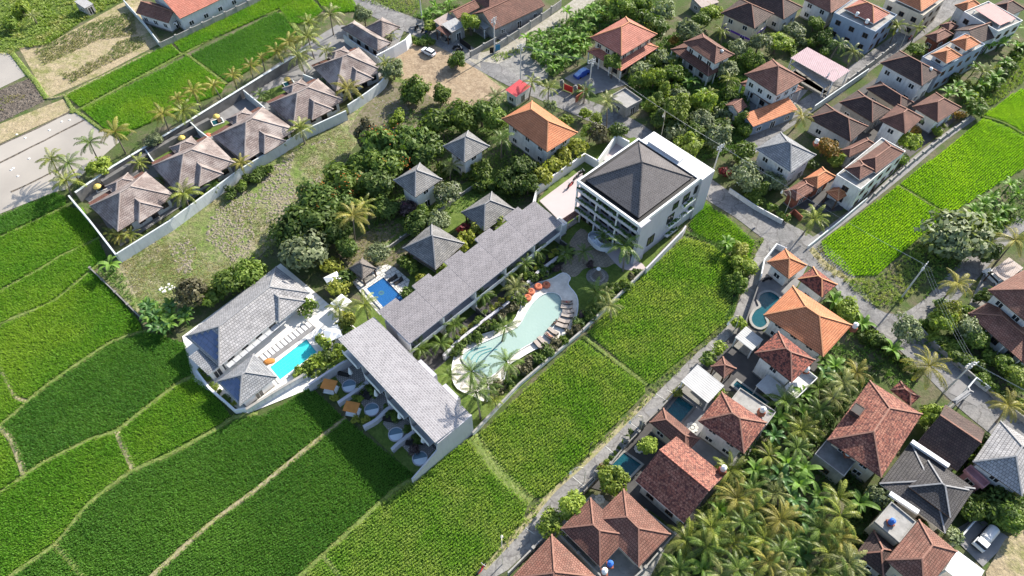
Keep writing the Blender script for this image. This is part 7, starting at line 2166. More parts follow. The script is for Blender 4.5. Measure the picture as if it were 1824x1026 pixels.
ROW = 'palms along the rear wall of the bungalows'
for x, y, h, s, mt, w in (
 (92, 284, 5, .9, 'p_mixed', 'green palm leftmost by the flooded paddy'),
 (122, 291, 5, .9, 'p_green', 'dark green palm beside the leftmost one at the flooded paddy'),
 (118, 322, 4, 1.0, 'p_mixed', 'drooping yellow green palm below the two leftmost palms'),
 (160, 254, 6, .85, 'p_green', 'slim dark palm standing before the flooded paddy'),
 (205, 235, 6, 1.0, 'p_yellow', 'big yellow palm at the corner of the rice and the flooded paddy'),
 (290, 203, 6, .85, 'p_yellow', 'yellow palm at the second bungalow garden wall, left of its neighbour'),
 (316, 176, 6, .6, 'p_yellow', 'small yellow palm on the rear wall above the second bungalow garden'),
 (326, 198, 5, 1.0, 'p_mixed', 'large dark centred palm inside the rear wall of the second garden'),
 (344, 163, 6, .8, 'p_yellow', 'yellow palm with long leaves on the rear wall, next to the large dark one'),
 (380, 152, 5, .75, 'p_yellow', 'yellow palm at the third bungalow garden wall'),
 (414, 134, 5, .7, 'p_yellow', 'yellow palm midway along the rear wall beside the rice'),
 (446, 117, 5, .7, 'p_yellow', 'yellow palm at the fourth bungalow garden wall'),
 (466, 103, 4, .5, 'p_yellow', 'tiny yellow palm in the rice edge above the fourth garden'),
 (492, 92, 5, .8, 'p_yellow', 'yellow palm left of the tall bright yellow one'),
 (514, 75, 6, .9, 'p_yellow', 'tall bright yellow palm at the fifth bungalow garden'),
 (531, 100, 6, 1.15, 'p_pale', 'large grey green palm between the fourth and fifth bungalow gardens'),
 (548, 66, 6, 1.0, 'p_mixed', 'full yellow green palm below the top rice strip'),
 (549, 40, 6, .9, 'p_mixed', 'yellow green palm at the corner of the top rice strip'),
 (588, 27, 6, 1.1, 'p_pale', 'big pale palm in front of the top rice field'),
 (581, 90, 4, .7, 'p_pale', 'small palm in the walled court of the fifth bungalow'),
 (247, 290, 2.5, .65, 'p_mixed', 'bushy low palm in the first bungalow court'),
 (288, 318, 1.5, .45, 'p_green', 'small dark palm between the first and second bungalow'),
 (327, 345, 4, 1.0, 'p_mixed', 'large yellowing palm between the first two bungalows at the white wall'),
 (378, 330, 2, .6, 'p_green', 'dark bushy palm under the second bungalow eave'),
 (429, 290, 4, .75, 'p_yellow', 'bright yellow palm between the second and third bungalow at the white wall'),
 (497, 252, 2, .6, 'p_green', 'dark palm under the third bungalow eave at the white wall'),
 (534, 228, 4, .95, 'p_mixed', 'big palm with broad leaves between the third and fourth bungalow'),
 (581, 140, 2, .5, 'p_green', 'small dark palm between the last two bungalows'),
 (619, 158, 4, 1.05, 'p_yellow', 'big yellowing palm in front of the fifth bungalow'),
 (686, 113, 4, .7, 'p_mixed', 'palm at the corner of the fifth bungalow and the dry lot'),
 (696, 64, 3, .6, 'p_pale', 'small palm in the court of the entrance house'),
 (201, 415, 1.6, .6, 'p_mixed', 'low spreading palm at the corner below the lowest bungalow, left of three'),
 (214, 420, 1.8, .6, 'p_yellow', 'low spreading palm at the corner below the lowest bungalow, middle of three'),
 (232, 418, 1.6, .6, 'p_mixed', 'low spreading palm at the corner below the lowest bungalow, right of three'),
 (463, 168, 1.8, .6, 'p_green', 'dark low palm behind the third bungalow'),
):
 palm((x, y), h, s * 1.2, mt, w, ROW, 17)
for x, y, h, s, mt, w in (
 (57, 28, 2.5, .75, 'p_pale', 'lone palm like plant in the weedy meadow at the top left'),
 (629, 384, 7, 1.35, 'p_yellow', 'very large golden palm in front of the flame trees'),
 (648, 366, 6, .9, 'p_mixed', 'yellow green palm behind the very large golden palm'),
 (649, 543, 5, 1.0, 'p_mixed', 'palm between the deep blue pool and the villa garden'),
 (603, 548, 4, .9, 'p_pale', 'pale palm among the villa garden shrubs'),
 (804, 296, 4, .8, 'p_pale', 'palm in front of the upper guest pavilion'),
 (893, 248, 6, 1.0, 'p_green', 'dark feathery palm left of the orange hipped house'),
 (883, 172, 4, .9, 'p_green', 'spiky dark green palm at the edge of the dry lot near the red hut'),
 (948, 146, 5, .9, 'p_mixed', 'palm right of the red roofed hut, first of two'),
 (977, 158, 5, 1.0, 'p_mixed', 'palm right of the red roofed hut, second of two'),
 (1042, 163, 3, 1.0, 'p_green', 'bushy low palm in front of the red gate yard'),
 (1082, 182, 7, 1.05, 'p_pale', 'tall grey palm on the road behind the hotel'),
 (1285, 55, 4, .8, 'p_mixed', 'palm between the purple banded house and the brown balcony house'),
 (1298, 142, 4, .85, 'p_mixed', 'palm left of the white balcony house'),
 (1262, 167, 4, .8, 'p_mixed', 'palm above the round tree in the thick garden'),
 (1598, 45, 5, .9, 'p_mixed', 'palm on the village lane by the blue grey house, left of two'),
 (1635, 50, 5, .8, 'p_mixed', 'palm on the village lane by the blue grey house, right of two'),
 (1495, 78, 5, 1.0, 'p_green', 'dark palm left of the blue grey house wall'),
 (1520, 92, 5, .95, 'p_pale', 'pale palm at the foot of the blue grey house wall'),
 (1428, 206, 4, .95, 'p_yellow', 'bright yellow palm on the lane in front of the dark tiled house'),
 (1451, 390, 5, 1.15, 'p_mixed', 'large palm at the corner of the lime rice and the road'),
 (1808, 428, 6, 1.2, 'p_yellow', 'large yellow palm at the right edge above the carport'),
 (1705, 505, 6, 1.1, 'p_yellow', 'large yellow palm leaning over the side road'),
 (1655, 652, 6, 1.35, 'p_yellow', 'huge yellow palm beside the car park road'),
 (1795, 722, 5, 1.1, 'p_yellow', 'big yellow palm behind the light grey roofed house'),
 (1751, 128, 4, .95, 'p_pale', 'pale palm beside the blue and white narrow house'),
 (749, 620, 3.2, .8, 'p_green', 'green terrace palm nearest the end wing'),
 (809, 578, 3.2, .8, 'p_green', 'green terrace palm second from the end wing'),
 (859, 526, 3.2, .85, 'p_green', 'green terrace palm in the middle of the suite row'),
 (903, 486, 3.2, .85, 'p_green', 'green terrace palm second from the plaza'),
 (955, 446, 3.2, .85, 'p_green', 'green terrace palm nearest the plaza'),
 (918, 512, 4, .9, 'p_pale', 'grey feathery palm beside the coral poufs'),
 (900, 583, 5.5, .85, 'p_green', 'slender palm leaning over the narrow waist of the lagoon'),
 (902, 645, 6.5, 1.0, 'p_green', 'tall palm over the lagoon end near the boundary wall'),
 (840, 662, 5.5, .95, 'p_green', 'full palm on the lagoon tip, left of the group'),
 (868, 685, 5.5, .9, 'p_green', 'palm on the lagoon tip, right of the full one'),
 (848, 699, 9.0, 1.0, 'p_green', 'palm nearest the end wing roof at the lagoon tip'),
 (1112, 438, 7.5, 1.3, 'p_green', 'tall single palm in front of the hotel corner'),
 (1074, 420, 3.0, .6, 'p_green', 'dark palm inside the curved stair'),
 (1062, 520, 3.0, 1.0, 'p_green', 'dark palm below the cone hearth'),
 (1076, 528, 2.5, .8, 'p_pale', 'greyish palm right of the dark one below the cone hearth'),
 (1300, 838, 4, 1.0, 'p_mixed', 'palm against the wall of the speckled red house'),
 (1376, 262, 3, .7, 'p_green', 'small palm behind the slate roofed house'),
):
 palm((x, y), h, s, mt, w)
for x, y, h, s, mt, w in ((800, 668, 3, .7, 'p_green', 'green palm at the left rim of the lagoon tip'), (880, 712, 3, .65, 'p_mixed', 'short palm on the grass at the lagoon tip'), (1008, 452, 3.2, .8, 'p_green', 'dark palm in the planter bed by the courtyard'), (935, 470, 4.2, .75, 'p_green', 'dark palm between two terrace palms near the plaza'), (785, 612, 3.5, .8, 'p_green', 'dark palm in the bed at the end wing corner'), (1086, 545, 3, .9, 'p_pale', 'pale palm in the boundary bed below the hotel'), (1040, 448, 3, .7, 'p_green', 'low palm at the courtyard planter bed')):
 palm((x, y), h, s, mt, w)

# ---- coconut grove at the lower right
GROVE = [(1396, 712), (1440, 690), (1468, 650), (1515, 640), (1545, 652), (1510, 680), (1445, 760), (1418, 810), (1472, 872), (1535, 895), (1530, 925), (1500, 980), (1545, 1060), (1190, 1060), (1212, 985), (1225, 950), (1300, 868), (1340, 830)]
gp = WP(GROVE, 5.0)
placed = []
tries = 0
while len(placed) < 100 and tries < 9000:
 tries += 1
 x = random.uniform(1180, 1590); y = random.uniform(640, 1060)
 q = W(x, y, 5.0)
 if not in_poly(np.array([q.x]), np.array([q.y]), gp)[0]: continue
 if any((q - r[0]).length < 2.4 for r in placed): continue
 placed.append((q, x, y))
for i, (q, x, y) in enumerate(placed):
 b_ = random.random() < (.55 if 1370 < x < 1490 and 800 < y < 1010 else .3)
 if b_: banana((x, y), 2.6, random.uniform(1.0, 1.4), 'banana plant of the grove', 'banana plants in the grove', 'banana' if random.random() < .6 else 'banana_dk')
 else: palm((x, y), random.uniform(3.0, 8.0), random.uniform(.8, 1.2), random.choice(['p_mixed', 'p_pale', 'p_green', 'p_yellow', 'p_mixed', 'p_green']), 'coconut palm of the grove', 'coconut palms of the grove', random.randint(11, 17), 'coconut_palm', 'palm', (random.uniform(-1.6, 1.6), random.uniform(-1.6, 1.6)), random.choice([0, 0, 1, 2, 3]))

# ---- banana thickets
k = 0
for x, y in ((938, 68), (952, 84), (962, 62), (984, 92), (1000, 74), (1012, 56), (976, 78), (1020, 88), (1036, 70), (1046, 50), (1062, 32), (1002, 108), (986, 122), (1026, 32), (1010, 22), (1052, 14), (970, 104), (1030, 104), (992, 56), (1044, 84), (1072, 18), (960, 96), (1018, 70), (1040, 24)):
 banana((x, y), 2.2, random.uniform(.9, 1.3), 'banana plant in the thicket between the gravel road and the salmon house', 'banana plants in the gravel road thicket')
for x, y in ((766, 22), (776, 12), (788, 26), (800, 6), (758, 30)):
 banana((x, y), 2.2, 1.1, 'banana plant behind the corner shop at the top', 'banana plants behind the corner shop')
for x, y in ((1738, 120), (1762, 142), (1702, 155), (1720, 172), (1746, 152), (1774, 138), (1760, 82), (1782, 78), (1798, 66), (1812, 84), (1736, 192), (1690, 168), (1790, 112), (1810, 50)):
 banana((x, y), 2.2, random.uniform(1.0, 1.35), 'banana plant in the thicket behind the lime rice at the right edge', 'banana plants at the right edge')
for x, y in ((1721, 392), (1735, 378), (1765, 352), (1786, 374), (1752, 364), (1775, 392), (1798, 330), (1812, 345), (1706, 402)):
 banana((x, y), 2.2, random.uniform(1.0, 1.3), 'banana plant between the lime rice and the big grey tree', 'banana plants by the grey tree')
for x, y, w in ((197, 472, 'lone banana clump at the corner of the open lot and the fields'), (1295, 434, 'banana plant on the creeper strip behind the hotel rice'), (1485, 538, 'bright banana plant below the mottled pavilion'), (1535, 578, 'banana plant in the hedge behind the big orange house'), (1588, 624, 'banana plant at the end of the hedge near the huge yellow palm'), (1228, 148, 'banana plant in the garden of the brown balcony house'), (1252, 170, 'banana plant beside the round tree in the thick garden'), (1480, 655, 'banana plant at the top of the grove beside the white tank')):
 banana((x, y), 2.0, 1.25, w)
for i in range(26):
 a = random.uniform(0, 2 * PI); rr = math.sqrt(random.random())
 x, y = 293 + 42 * rr * math.cos(a), 560 + 28 * rr * math.sin(a)
 banana((x, y), random.uniform(1.2, 2.2), random.uniform(.8, 1.05), 'broad leaved heliconia in the clump beside the grey tiled villa', 'heliconias beside the grey villa', random.choice(['banana_dk', 'banana_dk', 'banana']), 7, 'heliconia_plant', 'heliconia')

# ---- broadleaf trees: kind, x, y, radius m, crown centre height, leaf, label
T = (
 ('tree', 178, 298, 1.9, 2.6, 'l_light', 'pale frangipani tree at the left end of the bungalow gardens', None),
 ('tree', 273, 252, 1.6, 2.6, 'l_grey', 'bluish round tree in the second bungalow garden', None),
 ('tree', 648, 28, 2.2, 2.6, 'l_grey', 'pale round tree beside the entrance house at the top', None),
 ('tree', 739, 163, 2.9, 2.6, 'l_green', 'large bush cluster in the middle of the dry lot', None),
 ('shrub', 727, 178, 1.9, 1.5, 'l_grey', 'grey green bush at the foot of the large bush cluster', None),
 ('tree', 789, 170, 2.2, 2.0, 'l_green', 'dark bush with bare twigs right of the large cluster in the dry lot', None),
 ('tree', 814, 108, 2.0, 1.6, 'l_dark', 'round dark bush on the bare soil beside the road', None),
 ('shrub', 709, 216, 2.1, 1.8, 'l_light', 'light green feathery bush above the flame trees', None),
 ('tree', 700, 125, 2.4, 2.4, 'l_grey', 'pale bush at the bend of the white bungalow wall', None),
 ('tree', 776, 222, 3.2, 3.4, 'l_green', 'round green tree at the edge of the dry lot', None),
 ('tree', 823, 212, 3.4, 3.6, 'l_green', 'large green tree above the upper guest pavilion', None),
 ('tree', 858, 202, 3.0, 3.4, 'l_dark', 'dark green tree left of the orange hipped house', None),
 ('tree', 882, 212, 2.6, 3.2, 'l_green', 'green tree touching the left side of the orange hipped house', None),
 ('tree', 686, 266, 4.6, 4.0, 'l_dark', 'flame tree with orange blossom, the largest, beside the open lot', 'f_orange'),
 ('tree', 660, 246, 3.0, 3.2, 'l_brown', 'brownish tree behind the largest flame tree', None),
 ('tree', 731, 252, 3.8, 4.0, 'l_dark', 'dark tree right of the largest flame tree', None),
 ('tree', 757, 268, 3.4, 3.6, 'l_dark', 'dark tree beside the white guest pavilions', None),
 ('tree', 690, 294, 3.4, 3.6, 'l_green', 'green tree in front of the largest flame tree', None),
 ('tree', 616, 322, 3.6, 3.6, 'l_green', 'flame tree with scattered orange blossom at the lower left of the grove', 'f_orange'),
 ('tree', 645, 298, 3.2, 3.4, 'l_green', 'green tree between the two flame trees', None),
 ('tree', 672, 322, 3.4, 3.6, 'l_dark', 'dark tree behind the golden palm', None),
 ('tree', 570, 358, 3.6, 3.6, 'l_dark', 'dark spreading tree at the left tip of the tall grove', 'f_orange'),
 ('tree', 556, 392, 3.8, 3.6, 'l_dark', 'very dark tree above the olive green tree', None),
 ('tree', 524, 412, 3.2, 3.2, 'l_dark', 'dark tree at the edge of the open lot above the grey villa', None),
 ('tree', 539, 452, 3.9, 3.8, 'l_grey', 'large olive green round tree beside the grey tiled villa', None),
 ('tree', 598, 415, 2.8, 2.8, 'l_dark', 'dark tree left of the golden palm', None),
 ('tree', 598, 360, 3.2, 3.4, 'l_dark', 'dark tree behind the crown of the golden palm', None),
 ('tree', 618, 440, 2.0, 2.0, 'l_dark', 'dark low tree below the golden palm', None),
 ('loose', 340, 518, 2.7, 3.0, 'l_brown', 'brown twiggy tree beside the heliconia clump', None),
 ('tree', 410, 502, 2.8, 2.6, 'l_green', 'large bush at the upper side of the grey tiled villa, left of two', None),
 ('tree', 445, 492, 2.6, 2.4, 'l_green', 'large bush at the upper side of the grey tiled villa, right of two', None),
 ('shrub', 378, 530, 2.0, 1.6, 'l_green', 'bush between the brown twiggy tree and the villa roof', None),
 ('pale', 796, 344, 2.4, 3.2, 'l_grey', 'white flowering tree right of the front guest pavilion', 'f_white'),
 ('tree', 753, 385, 1.8, 1.8, 'l_green', 'small tree below the front guest pavilion', None),
 ('shrub', 726, 370, 1.8, 1.8, 'l_purple', 'purple bougainvillea beside the front guest pavilion', 'f_pink'),
 ('tree', 742, 398, 2.2, 2.0, 'l_dark', 'dark shrub below the purple bougainvillea', None),
 ('tree', 781, 396, 1.8, 2.0, 'l_grey', 'small pale tree behind the right garden pavilion', None),
 ('shrub', 829, 407, 1.5, 1.2, 'l_red', 'dark red leaved shrub between the two low pavilions', None),
 ('tree', 858, 308, 2.2, 2.0, 'l_green', 'shrub on the lawn right of the upper guest pavilion', None),
 ('tree', 905, 322, 2.6, 2.6, 'l_dark', 'dark tree on the lawn above the low pavilion', None),
 ('tree', 930, 298, 2.6, 2.8, 'l_dark', 'dark tree under the eave of the orange hipped house', None),
 ('tree', 940, 330, 2.2, 2.4, 'l_dark', 'dark tree beside the plaza parapet', None),
 ('tree', 690, 372, 2.2, 2.2, 'l_dark', 'dark tree left of the purple bougainvillea', None),
 ('tree', 1159, 48, 3.2, 3.4, 'l_dark', 'dark tree above the top corner of the large salmon house', None),
 ('tree', 1108, 16, 3.2, 3.2, 'l_green', 'green tree behind the ridge of the large salmon house', None),
 ('tree', 1140, 8, 2.8, 3.0, 'l_green', 'green tree at the top edge behind the salmon house', None),
 ('tree', 1180, 22, 2.6, 3.0, 'l_grey', 'pale tree at the top edge left of the rusty shed', None),
 ('tree', 1229, 56, 2.6, 3.0, 'l_grey', 'grey green tree behind the brown balcony house', None),
 ('tree', 1248, 36, 2.4, 3.0, 'l_green', 'green tree below the rusty shed at the top', None),
 ('tree', 1266, 24, 2.2, 3.0, 'l_light', 'light green tree left of the purple banded house', None),
 ('shrub', 1199, 73, 1.5, 1.5, 'l_orange', 'orange leaved shrub left of the brown balcony house', None),
 ('loose', 1316, 86, 2.4, 2.8, 'l_grey', 'thin grey tree right of the brown balcony house', None),
 ('loose', 1352, 76, 2.8, 3.4, 'l_grey', 'pale loose tree under the purple banded house', None),
 ('tree', 1342, 110, 2.0, 2.0, 'l_green', 'green bush left of the dark red roof ridge', None),
 ('tree', 1295, 124, 2.4, 2.4, 'l_grey', 'grey green tree at the right corner of the brown balcony house', None),
 ('tree', 1092, 112, 1.9, 4.0, 'l_green', 'small round tree in front of the large salmon house', None),
 ('tree', 1139, 143, 2.0, 1.8, 'l_green', 'low green bush at the left of the tall columnar shrubs', None),
 ('tree', 1165, 140, 2.4, 2.4, 'l_light', 'light green bush behind the columnar shrubs', None),
 ('column', 1186, 160, 1.5, 3.0, 'l_light', 'tall columnar yellow green shrub in the thick garden', None),
 ('column', 1158, 186, 1.6, 2.6, 'l_light', 'broad columnar shrub nearest the road behind the hotel', None),
 ('column', 1172, 176, 1.5, 2.8, 'l_green', 'columnar shrub between the two lighter ones', None),
 ('tree', 1195, 132, 2.2, 2.6, 'l_green', 'green tree left of the banana plant in the thick garden', None),
 ('tree', 1206, 196, 3.0, 3.4, 'l_light', 'large round light green tree in the thick garden', None),
 ('tree', 1255, 182, 2.5, 2.6, 'l_light', 'round green tree below the palm in the thick garden', None),
 ('tree', 1253, 215, 2.4, 2.6, 'l_grey', 'grey tree below the round green tree', None),
 ('shrub', 1294, 228, 1.5, 1.4, 'l_grey', 'pink flowering shrub at the lane left of the orange lean-to', 'f_pink'),
 ('column', 1322, 214, 1.6, 2.2, 'l_green', 'dense columnar tree at the corner of the orange lean-to', None),
 ('tree', 1328, 232, 1.6, 1.6, 'l_green', 'round bush under the dense columnar tree', None),
 ('tree', 1278, 250, 2.5, 2.4, 'l_grey', 'pale bush beside the utility pole on the hotel lane', 'f_white'),
 ('tree', 1222, 266, 2.6, 2.6, 'l_light', 'bright tree over the annex of the hotel', None),
 ('tree', 1242, 236, 2.0, 2.2, 'l_green', 'green bush between the bright annex tree and the grey tree', None),
 ('tree', 1325, 274, 2.4, 2.2, 'l_green', 'green tree at the lane left of the slate roof', None),
 ('tree', 1330, 316, 3.0, 2.6, 'l_grey', 'large grey green tree below the slate roofed house', 'f_white'),
 ('tree', 1378, 324, 2.2, 2.2, 'l_grey', 'grey bush right of the large grey green tree', None),
 ('tree', 1350, 342, 1.8, 1.6, 'l_green', 'green bush on the verge of the road below the slate roof', None),
 ('shrub', 1290, 306, 1.2, 1.2, 'l_red', 'small red flowering shrub at the hotel lane corner', 'f_pink'),
 ('shrub', 1039, 203, 1.7, 1.4, 'l_light', 'round bush on the road above the hotel, left of the grey palm', None),
 ('shrub', 1062, 210, 1.3, 1.2, 'l_light', 'small bush right of the round bush above the hotel', None),
 ('tree', 1100, 234, 2.2, 2.2, 'l_dark', 'dark shrub at the apex side of the hotel roof', None),
 ('loose', 1066, 240, 2.2, 2.4, 'l_brown', 'dry brown shrub behind the hotel stair yard', None),
 ('shrub', 985, 190, 1.8, 1.6, 'l_grey', 'grey shrub at the top of the orange hipped house', None),
 ('shrub', 1009, 212, 1.4, 1.4, 'l_light', 'light bush at the right eave of the orange hipped house', None),
 ('shrub', 1052, 236, 1.9, 2.2, 'l_light', 'bamboo clump nearest the hotel stair yard', None),
 ('shrub', 1026, 262, 2.3, 2.4, 'l_yellow', 'yellow bamboo clump at the right of the orange house', None),
 ('shrub', 1002, 280, 2.3, 2.4, 'l_yellow', 'yellow bamboo clump at the middle of the plaza parapet', None),
 ('shrub', 984, 296, 2.1, 2.4, 'l_yellow', 'yellow bamboo clump left of the middle one at the plaza parapet', None),
 ('shrub', 966, 314, 2.3, 2.4, 'l_yellow', 'large yellow bamboo clump at the left end of the plaza parapet', None),
 ('shrub', 879, 392, 1.8, 2.0, 'l_light', 'light bamboo clump at the back of the suite nearest the plaza', None),
 ('shrub', 857, 408, 1.8, 2.0, 'l_yellow', 'yellow bamboo clump behind the second suite', None),
 ('shrub', 838, 420, 1.5, 1.8, 'l_yellow', 'yellow bamboo clump behind the second suite, nearer the dark red shrub', None),
 ('shrub', 820, 434, 1.7, 2.0, 'l_yellow', 'yellow bamboo clump right of the grey low pavilion', None),
 ('shrub', 802, 452, 1.6, 2.0, 'l_yellow', 'yellow bamboo clump behind the middle suite', None),
 ('shrub', 785, 476, 1.5, 1.8, 'l_light', 'light bamboo clump behind the fourth suite', None),
 ('shrub', 753, 501, 1.6, 1.6, 'l_yellow', 'yellow shrub at the right of the deep blue pool', None),
 ('shrub', 734, 478, 1.6, 1.4, 'l_green', 'shrub with golden flowers left of the right low pavilion', None),
 ('shrub', 718, 466, 1.6, 1.4, 'l_green', 'green shrub at the stepping path above the deep blue pool', None),
 ('shrub', 722, 524, 1.3, 1.2, 'l_dark', 'dark shrub at the lower right corner of the deep blue pool', None),
 ('loose', 673, 450, 2.0, 2.2, 'l_grey', 'pale loose tree above the thatched gazebo', None),
 ('shrub', 600, 512, 1.9, 1.6, 'l_yellow', 'yellow flowering shrub in the villa garden', None),
 ('shrub', 588, 474, 1.7, 1.4, 'l_yellow', 'yellow green shrub left of the white parasol behind the villa', None),
 ('shrub', 616, 492, 1.8, 1.4, 'l_dark', 'dark shrub left of the thatched gazebo', None),
 ('shrub', 546, 545, 1.7, 1.4, 'l_green', 'dark green shrub at the corner of the grey tiled villa', None),
 ('shrub', 618, 570, 1.7, 1.4, 'l_yellow', 'yellow shrub beside the pale garden palm', None),
 ('shrub', 575, 608, 1.5, 1.4, 'l_light', 'spiky light shrub at the end of the turquoise pool', None),
 ('shrub', 622, 590, 1.2, 1.0, 'l_green', 'small shrub above the top corner of the end wing', None),
 ('tree', 1385, 74, 2.6, 3.0, 'l_light', 'light green tree left of the pink metal roof', None),
 ('loose', 1418, 56, 2.4, 2.8, 'l_grey', 'thin grey tree behind the pink metal roof', None),
 ('tree', 1452, 42, 2.2, 2.6, 'l_green', 'green tree left of the blue grey house', None),
 ('tree', 1470, 70, 2.0, 2.2, 'l_dark', 'dark tree behind the carport of the pink metal roof', None),
 ('tree', 1631, 88, 1.9, 1.6, 'l_green', 'neatly clipped round tree on the lane', None),
 ('tree', 1470, 262, 2.2, 2.4, 'l_orange', 'orange tipped tree beside the slate roof, upper half', None),
 ('tree', 1484, 274, 2.0, 2.2, 'l_orange', 'orange tipped tree at the brown row house', None),
 ('tree', 1488, 288, 1.7, 1.8, 'l_light', 'light green bush below the orange tipped trees', None),
 ('tree', 1616, 252, 2.2, 2.4, 'l_light', 'light green tree beside the row house at the path', None),
 ('shrub', 1602, 284, 1.6, 1.4, 'l_green', 'green bush at the path corner of the row house', None),
 ('shrub', 1643, 214, 1.5, 1.4, 'l_grey', 'grey shrub left of the brown hipped house by the rice', None),
 ('shrub', 1633, 236, 1.2, 1.2, 'l_orange', 'orange shrub at the front of the middle brown roof', None),
 ('shrub', 1672, 232, 1.2, 1.0, 'l_light', 'light planter shrub along the path below the brown hipped house', None),
 ('shrub', 1710, 205, 1.2, 1.2, 'l_orange', 'orange brown shrub at the right eave of the brown hipped house', None),
 ('shrub', 1600, 150, 1.6, 1.6, 'l_dark', 'dark shrub in the court of the white two-storey house', None),
 ('tree', 1738, 192, 1.8, 1.8, 'l_green', 'green bush at the corner of the lime rice and the path', None),
 ('pale', 1701, 420, 4.6, 3.8, 'l_grey', 'big silver grey spreading tree between the lime rice and the side road', None),
 ('pale', 1616, 584, 2.2, 3.0, 'l_grey', 'pale spreading tree overhanging the road bend', None),
 ('tree', 1678, 572, 2.2, 2.2, 'l_light', 'light green tree at the wall below the side road, left of the row', None),
 ('tree', 1692, 560, 2.0, 2.6, 'l_yellow', 'yellow green tree in the row below the side road', None),
 ('tree', 1722, 582, 2.2, 2.2, 'l_grey', 'grey green tree in front of the right edge house', None),
 ('tree', 1740, 600, 1.9, 1.8, 'l_green', 'green bush under the lower roof of the right edge house', None),
 ('tree', 1758, 452, 2.2, 2.0, 'l_dark', 'dark bush at the entrance of the rusty carport', None),
 ('shrub', 1750, 532, 1.6, 1.4, 'l_dark', 'dark shrub beside the roof of the right edge house', None),
 ('tree', 1512, 556, 2.2, 1.8, 'l_light', 'light green bush behind the big orange house', None),
 ('shrub', 1556, 600, 1.6, 1.4, 'l_green', 'green hedge bush along the road behind the orange house, upper', None),
 ('shrub', 1574, 612, 1.6, 1.4, 'l_dark', 'dark hedge bush along the road near the pale spreading tree', None),
 ('tree', 1790, 650, 2.0, 1.8, 'l_green', 'green bush in the lawn of the right edge house', None),
 ('tree', 1815, 672, 2.0, 1.8, 'l_light', 'light bush at the right edge below the house', None),
 ('tree', 1660, 742, 1.8, 2.0, 'l_light', 'light green tree at the right eave of the big mottled house', None),
 ('tree', 1565, 885, 2.0, 2.2, 'l_grey', 'pale green tree left of the charcoal roof', None),
 ('tree', 1730, 905, 1.9, 1.8, 'l_green', 'green bush right of the charcoal roof', None),
 ('tree', 1780, 900, 2.2, 1.8, 'l_dark', 'dark bush below the light grey roof', None),
 ('tree', 1800, 925, 2.2, 2.0, 'l_green', 'green bush above the parked truck', None),
 ('shrub', 1695, 955, 1.5, 1.4, 'l_grey', 'grey shrub beside the truck yard wall', None),
 ('shrub', 1652, 930, 1.2, 1.2, 'l_green', 'small green shrub between the charcoal and brown roofs', None),
 ('tree', 1152, 794, 1.5, 2.2, 'l_light', 'round topiary tree on the dark yard of the red gabled house', None),
 ('tree', 1090, 856, 1.9, 2.2, 'l_light', 'round pale tree at the corner of the dark teal pool', None),
 ('tree', 1020, 900, 2.1, 2.2, 'l_light', 'bright round tree beside the concrete lane', None),
 ('loose', 984, 930, 1.8, 1.8, 'l_light', 'loose light shrub on the lane below the bright round tree', None),
 ('shrub', 1280, 700, 1.3, 1.4, 'l_light', 'small light shrub at the corner of the white corrugated roof', None),
 ('shrub', 1262, 638, 1.5, 1.4, 'l_green', 'green bush left of the dark brown pavilion', None),
 ('shrub', 1280, 622, 1.5, 1.4, 'l_light', 'light bush on the lane above the dark brown pavilion', None),
 ('shrub', 1318, 574, 1.5, 1.4, 'l_light', 'round bush at the lane by the kidney pool', None),
 ('shrub', 1205, 700, 1.0, 1.0, 'l_yellow', 'yellow green shrub at the edge of the pool under the white roof', None),
 ('tree', 1320, 446, 1.7, 1.4, 'l_yellow', 'yellow bush on the creeper strip beside the lane', None),
 ('tree', 1324, 476, 1.9, 1.4, 'l_light', 'light bush on the creeper strip beside the lane', None),
 ('tree', 1312, 505, 1.6, 1.2, 'l_green', 'green bush at the lower creeper strip beside the lane', None),
 ('shrub', 40, 20, 2.6, 1.6, 'l_light', 'light bush in the weedy meadow at the top left', None),
 ('shrub', 20, 45, 2.2, 1.4, 'l_green', 'green bush in the meadow below the light one', None),
 ('tree', 838, 40, 2.1, 3.4, 'l_light', 'bright round tree between the corner shop and the tiled houses', None),
 ('shrub', 766, 44, 1.8, 1.6, 'l_light', 'light bush around the base of the pole by the corner shop', None),
 ('tree', 1750, 792, 1.6, 1.5, 'l_dark', 'dark shrub between the dark gable and the light grey roof', None),
 ('shrub', 1438, 290, 1.4, 1.2, 'l_dark', 'dark shrub under the right eave of the slate roof', None),
)
for kd, x, y, r, h, mt, w, fl in T:
 tree(kd, (x, y), r * (1.25 if kd != 'shrub' else 1.1), h * 1.1, mt, w, 'shrub' if kd == 'shrub' else 'tree', None if kd != 'column' else 'columnar_shrub', fl)

# ---- hedges and planted beds: single shrubs in rows
ORD = 'first second third fourth fifth sixth seventh eighth ninth tenth eleventh twelfth thirteenth fourteenth fifteenth sixteenth seventeenth eighteenth nineteenth twentieth'.split()
ORD += ['twenty-' + q for q in ORD[:9]] + ['thirtieth']
def row(path, n, r, h, mats, label, group, jx=3, seed=1):
 rr = random.Random(seed)
 P = [Vector((p[0], p[1], 0)) for p in path]; L = [(b - a).length for a, b in zip(P, P[1:])]; tot = sum(L)
 for i in range(n):
  d = tot * (i + .5) / n; k = 0
  while k < len(L) - 1 and d > L[k]: d -= L[k]; k += 1
  p = P[k].lerp(P[k + 1], min(1, d / L[k]))
  s = r * rr.uniform(.75, 1.25)
  tree('shrub', (p.x + rr.uniform(-jx, jx), p.y + rr.uniform(-jx, jx)), s, h * rr.uniform(.8, 1.2), rr.choice(mats), label if jx > 5 else ORD[i] + ' ' + label + (', from the left' if path[0][0] < path[-1][0] else ', from the right'), 'shrub', 'hedge_shrub', None, group)
